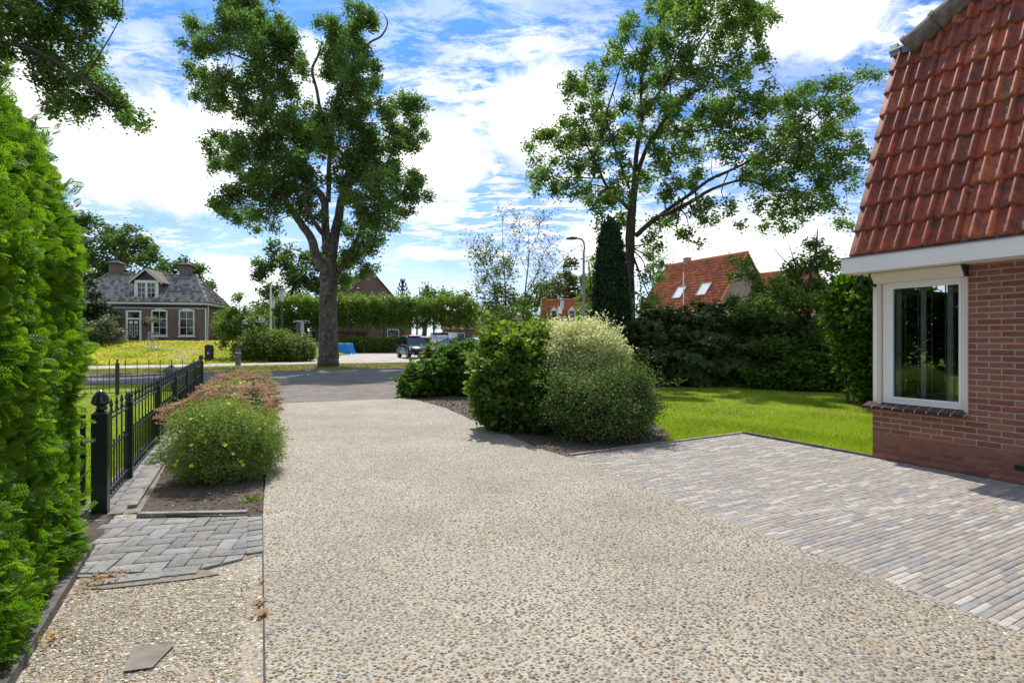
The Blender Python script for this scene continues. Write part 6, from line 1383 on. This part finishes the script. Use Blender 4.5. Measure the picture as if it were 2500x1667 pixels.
g = G(579, 892); t = thing('bollard', 'dark grey square bollard with a small light band beside the footpath', 'bollard', g); mb = MB(); mb.obox(g+Vector((-.1, 0, -.05)), (.2, 0, 0), (0, .2, 0), (0, 0, .93)); mb.obox(g+Vector((-.085, .015, .88)), (.17, 0, 0), (0, .17, 0), (0, 0, .03)); mb.build('post', M['trim'], t); mb = MB(); mb.obox(g+Vector((-.103, -.003, .66)), (.206, 0, 0), (0, .206, 0), (0, 0, .035)); mb.build('reflector', M['white'], t)
def round_lamp(u, vt, Y, label, zb=0):
    c = P(u, vt, Y); t = thing('street_lamp', label, 'street lamp', (c.x, c.y, zb), 0, 'lamps with flat round shades'); h = c.z
    mb = MB(); mb.tube([(c.x, c.y, zb), (c.x, c.y, h-1.0)], [.075, .055], 10); mb.tube([(c.x, c.y, zb), (c.x, c.y, zb+.9)], .095, 10); mb.build('pole', M['trim'], t)
    mb = MB(); mb.lathe([(.0001, .0), (.10, -.02), (.36, -.07), (.37, -.10), (.1, -.09), (.0001, -.09)], (c.x, c.y, h), 18); mb.build('shade', M['trim'], t, smooth=False)
    mb = MB(); mb.lathe([(.0001, -.92), (.09, -.92), (.15, -.75), (.17, -.2), (.16, -.13), (.0001, -.13)], (c.x, c.y, h), 12); mb.build('lantern', M['lamp'], t); mb = MB()
    for k in range(4): a = k*math.pi/2+.4; mb.tube([(c.x+math.cos(a)*.18, c.y+math.sin(a)*.18, h-.12), (c.x+math.cos(a)*.1, c.y+math.sin(a)*.1, h-.95)], .012, 4)
    mb.build('lantern_frame', M['trim'], t)
round_lamp(688, 703, 36, 'nearer dark street lamp with flat round shade rising from the rose bush')
round_lamp(666, 725, 43, 'farther street lamp with flat round shade, between white flagpole and nearer lamp')
round_lamp(1372, 729, 46, 'street lamp with flat round shade in front of the orange roof with dormers')
cf = P(1372, 760, 46); mb = MB(); mb.obox(cf+Vector((-.35, -.08, -.2)), (.35, 0, 0), (0, .03, 0), (0, 0, .62)); o = mb.build('street_sign', M['white'], None); tag(o, 'small white panel on the lamp post in front of the orange roof', 'sign')
t = thing('flagpole', 'white flagpole beside the two round-shaded lamps', 'flagpole', P(661, 860, 40)); a = P(661, 704, 40); mb = MB(); mb.tube([(a.x, a.y, 0), (a.x, a.y, a.z)], [.10, .06], 8); mb.build('pole', M['white'], t); mb = MB(); mb.lathe([(.0001, 0), (.09, .06), (.0001, .14)], a, 8); mb.build('pole_cap', M['white'], t)
t = thing('sign_pole', 'thin grey pole between the flagpole and the nearer lamp', 'pole', P(670, 860, 38)); mb = MB(); a = P(670, 770, 38); mb.tube([(a.x, a.y, 0), a], .035, 6); mb.build('pole', M['polegrey'], t)
Yc = 26.5; b = P(1425, 880, Yc); t = thing('street_lamp', 'tall grey street lamp with curved arm and flat head left of the dark cypress', 'street lamp', (b.x, b.y, 0)); tp = P(1425, 600, Yc)
mb = MB(); mb.tube([(b.x, b.y, 0), (b.x, b.y, 1.2)], .10, 10); arm = [(b.x, b.y, 1.2), (b.x, b.y, tp.z-.4)]+[tuple(P(u, v, Yc)) for u, v in ((1427, 605), (1425.5, 592), (1421, 585), (1412, 582.5), (1405, 582))]; mb.tube(arm, [.085, .055]+[.045]*5, 10); mb.build('pole', M['polegrey'], t)
mb = MB(); a, e = P(1408, 582, Yc), P(1382, 583, Yc); mb.ext([a+Vector((0, -.1, -.03)), a+Vector((0, -.1, .05)), (a+e)/2+Vector((0, -.13, .07)), e+Vector((0, -.12, .02)), e+Vector((0, -.12, -.02)), (a+e)/2+Vector((0, -.13, -.05))], (0, .26, 0)); mb.build('lamp_head', M['trim'], t)
# stone by the kerb seen through the fence
g = G(416, 921); o = link('boulder', npmesh('boulder', OCT[0]*np.array([1.1, .5, 1.25])*.62+np.array([g.x, g.y, .22]), OCT[1], np.full(7, .5), True), M['slab']); tag(o, 'rounded brown stone slab standing on the lawn side of the street behind the iron fence', 'stone')

# ================================================================ PLEACHED LIME TREES, FENCE AND ROSE HEDGES
t = thing('board_fence', 'dark brown horizontal board fence behind the pleached trees', 'fence', P(700, 828, 60)); a = P(600, 828, 59); a.z = 0; axf = Vector((1, .03, 0)).normalized(); Lf = 13.2
for r_ in range(9):
    mb = MB(); mb.obox(a+Vector((0, .02*(r_ % 2), .1+r_*.245)), axf*Lf, Vector((0, .05, 0)), (0, 0, .225)); mb.build('board', M['wood'], t)
for k in range(8): mb = MB(); mb.obox(a+axf*(k*1.86)+Vector((-.05, -.07, 0)), (.1, 0, 0), (0, .08, 0), (0, 0, 2.35)); mb.build('post', M['wood'], t)
pu = [683, 728, 771, 814, 855, 897, 936, 976, 1017, 1058, 1099, 1138]
pl = ['first pleached tree from the left, behind the nearer lamp', 'second pleached tree from the left, above the metal frame', 'third pleached tree from the left, just left of the oak trunk', 'pleached tree hidden behind the thick oak trunk', 'pleached tree with pale stem just right of the oak trunk', 'pleached tree in front of the left half of the brick gable', 'pleached tree below the right slope of the brick gable', 'pleached tree above the window and just left of the dark car', 'pleached tree above the dark car with the red box on its roof', 'pleached tree right of the dark car, above the white van', 'pleached tree above the hatchback', 'last pleached tree at the right end of the row, above the silver car']
for i, u in enumerate(pu):
    Yp = 56+.4*math.sin(i); c = P(u, 828, Yp); t = thing('pleached_lime_tree', pl[i], 'tree', (c.x, c.y, 0), 0, 'row of pleached lime trees')
    mb = MB(); mb.tube([(c.x, c.y, 0), (c.x+.05, c.y, 2.4), (c.x, c.y, 4.8)], [.11, .09, .05], 7)
    for z in (3.0, 3.9, 4.8): mb.tube([(c.x-1.0, c.y, z), (c.x+1.0, c.y, z)], .03, 4)
    mb.build('trunk', M['twig'], t); n = 420; q = np.column_stack([rng.uniform(-1.08, 1.08, n), rng.normal(0, .42, n).clip(-.7, .7), 2.65+rng.beta(1.15, 1.1, n)*3.05])
    q[:, 2] += .22*np.sin(q[:, 0]*2.5+i*2)*(q[:, 2] > 4.5)+.15*np.sin(q[:, 0]*7+i); sh = rng.uniform(0, 1, n) < .10; q[sh, 2] += rng.uniform(.1, .75, sh.sum())*(q[sh, 2] > 4.6)
    q += np.array([c.x, c.y, 0]); p, Rm, s, tn = leaves_at(q, 9, .17, .20, .6, None, .1, np.clip((q[:, 2]-3.2)*.32+rng.uniform(0, .4, n), 0, 1)); scatter('crown', LEAF, p, Rm, s, M['lime'], tn, t)
def rosebed(label, ells, n, zoff=0, fl=60, size=.12, base=None):
    t = shrub('rose_bush', label, 'bush', ells, n, 8, size, M['lime'], LEAF, .11, .3, .6, lump=.15); p, o = topsample(ells, fl, 0); flowerset('pink_flowers', p, o+np.array([0, -.5, .3]), .07, M['flower_p'], t); return t
c = P(665, 886, 33.5); X0 = c.x
rosebed('rounded rose bush with pink flowers left of the oak trunk, before the lamps', [(X0-1.2, 33.2, .75, 1.0, 1.0, .85), (X0+.2, 33.6, .8, 1.1, 1.1, .95), (X0+1.5, 33.9, .7, .9, 1.0, .8), (X0-.4, 34.6, 1.1, 1.6, .9, .75)], 2300, fl=110)
X0 = P(930, 860, 54.5).x
rosebed('long low rose hedge behind the car park, below the pleached trees', [(X0-4.4+k*1.5, 54.5, .6, 1.0, .8, .95) for k in range(7)]+[(X0+6.2, 55, .6, 1.3, .8, .9)], 2600, fl=70, size=.17)
# items by the rose bush: folded metal frame, bin, red crate, bricks, tarpaulin
def at(u, v, Y): return P(u, v, Y)
t = thing('rotary_clothes_dryer', 'folded grey rotary dryer frame standing behind the rose bush left of the oak trunk', 'clothes dryer', at(735, 862, 44)); k = MB(); a = at(737, 862, 44); a.z = 0; tp = at(737, 781, 44)
for du in (-4, 4, 9): k.tube([at(737+du*.6, 864, 44), at(737+du*.35, 786, 44)], .045, 6)
k.tube([a, tp], .05, 6); k.build('pole', M['metal'], t); k = MB()
for (u0, v0, u1, v1) in ((714, 786, 737, 783), (737, 783, 753, 784), (718, 784, 748, 788), (724, 783, 753, 783)): k.tube([at(u0, v0, 44.3), at(u1, v1, 43.7)], .03, 5)
k.build('arm', M['metal'], t); k = MB(); k.ext([at(724, 788, 44.2), at(731, 787, 44.2), at(731, 836, 44.2), at(721, 836, 44.2)], (0, .06, 0)); k.build('panel', M['trim'], t)
k = MB(); k.ext([at(739, 787, 44), at(741, 787, 44), at(747, 850, 44), at(742, 850, 44)], (0, .05, 0)); k.ext([at(733, 787, 44), at(735, 787, 44), at(738, 850, 44), at(734, 850, 44)], (0, .05, 0)); k.build('folded_line', M['polegrey'], t)
g = G(760, 881); t = thing('litter_bin', 'dark green slatted litter bin with pointed lid between the rose bush and the oak trunk', 'bin', g); k = MB(); w = .17
k.ext([g+Vector((-w*.8, 0, .12)), g+Vector((w*.8, 0, .12)), g+Vector((w*1.25, 0, 1.0)), g+Vector((0, 0, 1.15)), g+Vector((-w*1.25, 0, 1.0))], (0, .32, 0)); k.build('container', M['fence'], t); k = MB(); k.obox(g+Vector((-.10, -.05, -.05)), (.07, 0, 0), (0, .05, 0), (0, 0, 1.12)); k.build('post', M['polegrey'], t)
g = at(748, 860, 45); mb = MB(); mb.ext([at(745, 853, 45), at(768, 855, 45), at(767, 864, 45), at(746, 864, 45)], (0, .5, 0)); mb.obox(at(746, 853, 45), (.5, 0, 0), (0, .1, 0), (0, 0, .05)); o = mb.build('red_crate', M['red'], None); tag(o, 'bright red crate on the ground behind the litter bin', 'crate')
t = thing('brick_stack', 'pallet stack of light brown bricks partly hidden behind the oak trunk', 'brick stack', at(775, 861, 47))
bm_ = []
for r_ in range(4):
    for c_ in range(4):
        mb = MB(); mb.cur = random.random(); a = at(762, 862, 47); mb.obox(Vector((a.x+c_*.36+(r_ % 2)*.1, a.y, r_*.27+.05)), (.34, 0, 0), (0, .6, 0), (0, 0, .25)); mb.build('brick_pack', M['board'], t)
# blue tarpaulin over a box
def tarp():
    nx, ny = 40, 26; V = []; F = []; c = at(836, 861, 50); c.z = 0; W2, D2, Hh = .82, .6, 1.02; V = []
    n = 64; rings = [(0.0, 0), (.5, 0), (.97, 0), (1.0, .03), (1.02, .3), (1.06, .6), (1.13, .85), (1.22, .99), (1.28, 1.0)]
    for (k, dz) in rings:
        for i in range(n):
            a = 2*math.pi*i/n; ca, sa = math.cos(a), math.sin(a); sc = 1/max(abs(ca), abs(sa)); x, y = ca*sc*W2, sa*sc*D2; f = 1+(.07*math.sin(a*9+1)+.05*math.sin(a*17))*dz
            V.append((c.x+x*k*f, c.y+y*k*f, max(.02, Hh*(1-dz)+.012*math.sin(x*9+y*5))))
    F = [(j*n+i, j*n+(i+1) % n, (j+1)*n+(i+1) % n, (j+1)*n+i) for j in range(len(rings)-1) for i in range(n)]; me = npmesh('tarpaulin', np.array(V), np.array(F), np.full(len(V), .5), True); o = link('tarpaulin_covered_box', me, M['blue']); tag(o, 'bright blue tarpaulin draped over a box right of the oak trunk', 'tarpaulin')
    q = [(c.x+1.0, c.y-.5, .1), (c.x+1.2, c.y-.6, .14), (c.x+1.5, c.y-.5, .1)]
tarp()

# ================================================================ CARS  (local frame: x forward, y left, z up)
def car(name, label, loc, rz, paint, Lc=4.3, Wc=1.78, Hc=1.58, style='suv', stripe=False, plate=None, group='cars on the car park'):
    t = thing(name, label, 'car', loc, rz, group); hl, hw_ = Lc/2, Wc/2
    van = style == 'van'
    if style == 'suv': prof = [(-hl, .45, .72, .80), (-hl+.06, .36, 1.00, .90), (-hl+.6, .30, 1.06, .98), (-.4, .26, 1.02, 1.0), (.75, .26, .99, 1.0), (1.05, .28, .97, .99), (1.55, .30, .90, .97), (hl-.28, .32, .80, .90), (hl-.05, .36, .66, .76), (hl, .40, .56, .66)]
    elif van: prof = [(-hl, .4, 1.1, .93), (-hl+.05, .32, 1.2, .98), (-.4, .3, 1.2, 1.0), (hl-1.1, .3, 1.15, 1.0), (hl-.5, .32, 1.0, .95), (hl-.08, .38, .8, .85), (hl, .42, .7, .7)]
    else: prof = [(-hl, .42, .70, .80), (-hl+.06, .34, .92, .92), (-hl+.5, .28, .96, .98), (-.3, .24, .94, 1.0), (.8, .25, .91, 1.0), (hl-.7, .28, .82, .96), (hl-.2, .32, .70, .86), (hl, .40, .54, .68)]
    V = []; F = []; sec = []
    for (x, z0, z1, k) in prof:
        w = hw_*k; m_ = (z0+z1)/2
        sec.append([(x, -w*.90, z0), (x, -w, z0+.12), (x, -w, m_+.05), (x, -w*.95, z1-.06), (x, -w*.84, z1), (x, 0, z1+.02), (x, w*.84, z1), (x, w*.95, z1-.06), (x, w, m_+.05), (x, w, z0+.12), (x, w*.90, z0)])
    n = 11
    for s in sec: V += s
    for i in range(len(sec)-1):
        for j in range(n): F.append((i*n+j, (i+1)*n+j, (i+1)*n+(j+1) % n, i*n+(j+1) % n))
    F.append(tuple(range(n))); F.append(tuple((len(sec)-1)*n+j for j in range(n-1, -1, -1)))
    me = bpy.data.meshes.new('body'); me.from_pydata(V, [], F); me.update(); me.polygons.foreach_set('use_smooth', np.ones(len(me.polygons), bool))
    try: me.set_sharp_from_angle(angle=R(38))
    except Exception: pass
    body = link('body', me, M[paint], t, None, False)
    zb = prof[3][2]
    # greenhouse: glass shell with roof and pillars
    if style == 'suv': gh = [(-hl+.12, zb), (-hl+.55, Hc-.08), (-.9, Hc-.01), (-.1, Hc), (.35, Hc-.06), (1.10, zb-.05)]
    elif van: gh = [(-hl+.04, zb-.05), (-hl+.12, Hc-.05), (-.5, Hc), (.5, Hc-.02), (hl-1.0, Hc-.2), (hl-.45, zb-.2)]
    else: gh = [(-hl+.15, zb), (-hl+.6, Hc-.06), (-.7, Hc), (0, Hc-.01), (.4, Hc-.1), (1.15, zb-.06)]
    wb, wt = hw_*.90, hw_*.70
    if van: wb, wt = hw_*.97, hw_*.86
    def wat(z): return wb+(wt-wb)*max(0, min(1, (z-zb)/(Hc-zb)))
    lo = [(gh[0][0], zb-.03)]+[(g_[0], zb-.03) for g_ in gh[1:-1]]+[(gh[-1][0], gh[-1][1]-.03)]
    G_ = MB()
    for sg in (-1, 1): G_.add([(x, sg*wat(z), z) for x, z in gh]+[(gh[-1][0], sg*wb, gh[-1][1]-.04), (gh[0][0], sg*wb, zb-.04)], [tuple(range(8))])
    for i in range(5):
        (x0, z0), (x1, z1) = gh[i], gh[i+1]
        if i in (0, 4) or (i == 3 and False): G_.add([(x0, -wat(z0), z0), (x0, wat(z0), z0), (x1, wat(z1), z1), (x1, -wat(z1), z1)], [(0, 1, 2, 3)])
    glass = G_.build('window', M['glassdark'], t, None, False)
    rf = MB(); rp = gh[1:5]
    rf.add([(x, s*wat(z)*(1 if s else 1), z+(.03 if s == 0 else .004)) for x, z in rp for s in (-1, -.5, 0, .5, 1)], [(i*5+j, i*5+j+1, (i+1)*5+j+1, (i+1)*5+j) for i in range(3) for j in range(4)])
    if van: rf.add([(gh[0][0]-.004, s*(wat(z)+.004), z) for z in (zb-.1, zb+.62) for s in (-1, 1)]+[], [(0, 1, 3, 2)])
    for sg in (-1, 1):
        def pil(x0, z0, x1, z1, w=.05): y0, y1 = sg*(wat(z0)+.004), sg*(wat(z1)+.004); rf.add([(x0-w, y0, z0), (x0+w, y0, z0), (x1+w, y1, z1), (x1-w, y1, z1)], [(0, 1, 2, 3)])
        pil(gh[-1][0]-.04, gh[-1][1], gh[4][0]-.02, gh[4][1], .045); pil(-.25, zb, -.3, Hc-.01, .04); pil(gh[0][0]+.1, zb, gh[1][0]+.05, gh[1][1], .10 if not van else .9)
        rf.add([(x, sg*(wat(z)+.006), z-.05) for x, z in rp]+[(x, sg*(wat(z)+.002), z+.005) for x, z in rp], [(i, i+1, 5+i, 4+i) for i in range(3)])
        if van: rf.add([(x, sg*(wb+.01), z) for x, z in ((-hl+.1, zb-.02), (.1, zb-.02), (.1, Hc-.04), (-hl+.14, Hc-.06))], [(0, 1, 2, 3)])
    rf.build('roof', M[paint], t, None, False)
    # wheels
    wr = .34 if style == 'suv' else .31
    for x in (hl-.85, -hl+.85):
        for sg in (-1, 1):
            m_ = MB(); n2 = 20; ring = [(wr*.62, .0), (wr*.9, 0), (wr, .04), (wr, .18), (wr*.9, .22), (.01, .22)]
            vv = [(x+r*math.cos(2*math.pi*k/n2), sg*(hw_-.01)-sg*d, wr+r*math.sin(2*math.pi*k/n2)) for r, d in ring for k in range(n2)]; m_.add(vv, [(i*n2+k, i*n2+(k+1) % n2, (i+1)*n2+(k+1) % n2, (i+1)*n2+k) for i in range(5) for k in range(n2)])
            wh = m_.build('wheel', M['tyre'], t, None, False); rm_ = MB()
            for k in range(5):
                a = 2*math.pi*k/5; c_, s_ = math.cos(a), math.sin(a); d_ = wr*.62; rm_.add([(x+c_*.04-s_*.045, sg*(hw_-.012), wr+s_*.04+c_*.045), (x+c_*.04+s_*.045, sg*(hw_-.012), wr+s_*.04-c_*.045), (x+c_*d_+s_*.03, sg*(hw_-.02), wr+s_*d_-c_*.03), (x+c_*d_-s_*.03, sg*(hw_-.02), wr+s_*d_+c_*.03)], [(0, 1, 2, 3)])
            vv = [(x+r*math.cos(2*math.pi*k/n2), sg*(hw_-.008), wr+r*math.sin(2*math.pi*k/n2)) for r in (wr*.6, wr*.67) for k in range(n2)]; rm_.add(vv, [(k, (k+1) % n2, n2+(k+1) % n2, n2+k) for k in range(n2)]); rm_.build('rim', M['metal'], wh, None, False)
            ar = MB(); pts_o = [(x+(wr+.07)*math.cos(a), sg*(hw_+.006), wr+(wr+.07)*math.sin(a)) for a in np.linspace(-.25, math.pi+.25, 14)]; pts_i = [(x+(wr+.0)*math.cos(a), sg*(hw_+.006), wr+wr*math.sin(a)) for a in np.linspace(-.25, math.pi+.25, 14)]; ar.add(pts_o+pts_i, [(k, k+1, 15+k, 14+k) for k in range(13)]); ar.add([(x, sg*(hw_+.001), wr)]+[(p_[0], sg*(hw_+.001), p_[2]) for p_ in pts_i], [(0, k, k+1) for k in range(1, 14)]); ar.build('wheel_arch', M['trim'] if style == 'suv' else M['tyre'], t, None, False)
    fx = hl
    for sg in (-1, 1):
        m_ = MB(); y0, y1 = sg*hw_*.42, sg*hw_*.93; m_.add([(fx-.04, y0, .60), (fx-.42, y1, .70), (fx-.55, y1*1.0, .84), (fx-.16, y0*1.1, .76), (fx-.10, (y0+y1)/2, .57)], [(0, 4, 1, 2, 3)]); 
        m_.add([(fx-.005, y0, .60), (fx-.30, y1*1.02, .66), (fx-.48, y1*1.03, .86), (fx-.16, y0*1.1, .80)], [(0, 1, 2, 3)]); m_.build('headlight', M['lamp'], t, None, False)
        m_ = MB(); m_.obox((-hl-.004, sg*hw_*.62 if sg > 0 else -hw_*.92, .78 if not van else .7), (.03, 0, 0), (0, hw_*.30, 0), (0, 0, .22)); m_.build('tail_light', M['red'], t, None, False)
        m_ = MB(); m_.obox((.82, sg*(hw_+.02) if sg > 0 else -hw_-.20, zb-.02), (.14, 0, 0), (0, .18, 0), (0, 0, .15)); m_.build('mirror', M[paint], t, None, False)
    m_ = MB(); m_.obox((fx-.06, -hw_*.55, .30), (.075, 0, 0), (0, hw_*1.1, 0), (0, 0, .16)); m_.obox((fx-.06, -hw_*.42, .54), (.07, 0, 0), (0, hw_*.84, 0), (0, 0, .13)); m_.build('grille', M['tyre'], t, None, False)
    m_ = MB(); m_.obox((fx+.005, -hw_*.42, .66), (.02, 0, 0), (0, hw_*.84, 0), (0, 0, .025)); m_.obox((fx-.05, -hw_*.7, .26), (.08, 0, 0), (0, hw_*1.4, 0), (0, 0, .04)); m_.build('chrome_strip', M['metal'], t, None, False)
    if style == 'suv':
        o = put_text('S', .16, (fx+.02, 0, .60), R(90), M['metal'], t, False); o.name = 'badge'
        for sg in (-1, 1): m_ = MB(); m_.tube([(-1.4, sg*hw_*.66, Hc), (-1.3, sg*hw_*.66, Hc+.07), (.1, sg*hw_*.66, Hc+.07), (.25, sg*hw_*.66, Hc-.02)], .02, 5); m_.build('roof_rail', M['metal'], t, None, False)
        for sg in (-1, 1): m_ = MB(); m_.lathe([(.0001, 0), (.07, .0), (.07, .03), (.0001, .03)], (0, 0, 0), 10); m_.v = [(fx-.10+p[2], sg*.62+p[0], .38+p[1]) for p in m_.v]; m_.build('fog_lamp', M['lamp'], t, None, False)
    if plate:
        m_ = MB(); m_.obox((fx+.02, -.26, .40), (.012, 0, 0), (0, .52, 0), (0, 0, .12)); pl_ = m_.build('number_plate', M['plate'], t, None, False); m_ = MB(); m_.obox((fx+.0325, -.26, .40), (.002, 0, 0), (0, .05, 0), (0, 0, .12)); m_.build('plate_band', M['carblue'], pl_, None, False)
        put_text(plate, .115, (fx+.037, .02, .46), R(90), M['black'], pl_, False)
    if stripe:
        for sg in (-1, 1): m_ = MB(); m_.add([(x, sg*(hw_+.009), z) for x, z in ((-1.05, .48), (.72, .46), (.62, .78), (.2, .80), (-1.1, .86))], [(0, 1, 2, 3, 4)]); m_.build('door_stripe', M['carblue'], t, None, False)
    return t
hx, hy = .44, -.9; rz = math.atan2(hy, hx)
suv = car('parked_car', 'black crossover car with blue door stripe and yellow number plate, nearest on the car park', (-7.25, 39.6, .0), rz, 'carblack', 4.3, 1.78, 1.58, 'suv', True, 'PG-430-P')
t = thing('rooftop_box', 'flat red box lying on the roof of the black crossover car', 'roof box', (-7.25, 39.6, 0), rz); m_ = MB(); pr = [(-.95, 0), (-.85, .07), (-.4, .11), (.2, .10), (.42, .04), (.44, 0)]; m_.ext([(x-.1, -.42, 1.60+z) for x, z in pr], (0, .84, 0)); m_.build('lid', M['red'], t, None, False); m_ = MB(); m_.obox((-1.0, -.44, 1.585), (1.3, 0, 0), (0, .8, 0), (0, 0, .02)); m_.build('base', M['tyre'], t, None, False)
a = P(1104, 845, 43.5); car('parked_car', 'dark hatchback partly hidden by the glossy bush, right of the black crossover', (a.x, a.y, .0), math.atan2(-.62, -.78), 'carblack', 4.1, 1.72, 1.5, 'hatch')
a = P(1168, 846, 43); car('parked_car', 'silver car seen above the glossy bush, rightmost on the car park', (a.x, a.y, .0), math.atan2(-.70, .71), 'carsilver', 4.3, 1.75, 1.5, 'hatch')
a = P(1093, 846, 51); van = car('parked_van', 'white van with blue lettering on its rear behind the dark hatchback', (a.x, a.y, .0), math.atan2(.93, .12), 'carwhite', 4.6, 1.85, 2.05, 'van')
van['category'] = 'van'
put_text('TELADON', .34, (-2.29, 0, 1.50), R(-90), M['carblue'], van, False); m_ = MB(); m_.tube([(-2.28, -.7, 1.72), (-2.28, -.3, 1.80), (-2.28, .3, 1.80), (-2.28, .7, 1.72)], .02, 4); m_.build('logo_arc', M['carblue'], van, None, False)
a = P(1152, 836, 58); car('parked_car', 'distant dark car roof just visible between the white van and the silver car', (a.x, a.y, .0), math.atan2(-.9, .3), 'carblack', 4.2, 1.75, 1.5, 'hatch')
print("OBJ", len(bpy.data.objects), "TRIS", sum(len(m_.loops)-2*len(m_.polygons) for m_ in bpy.data.meshes if m_.users))
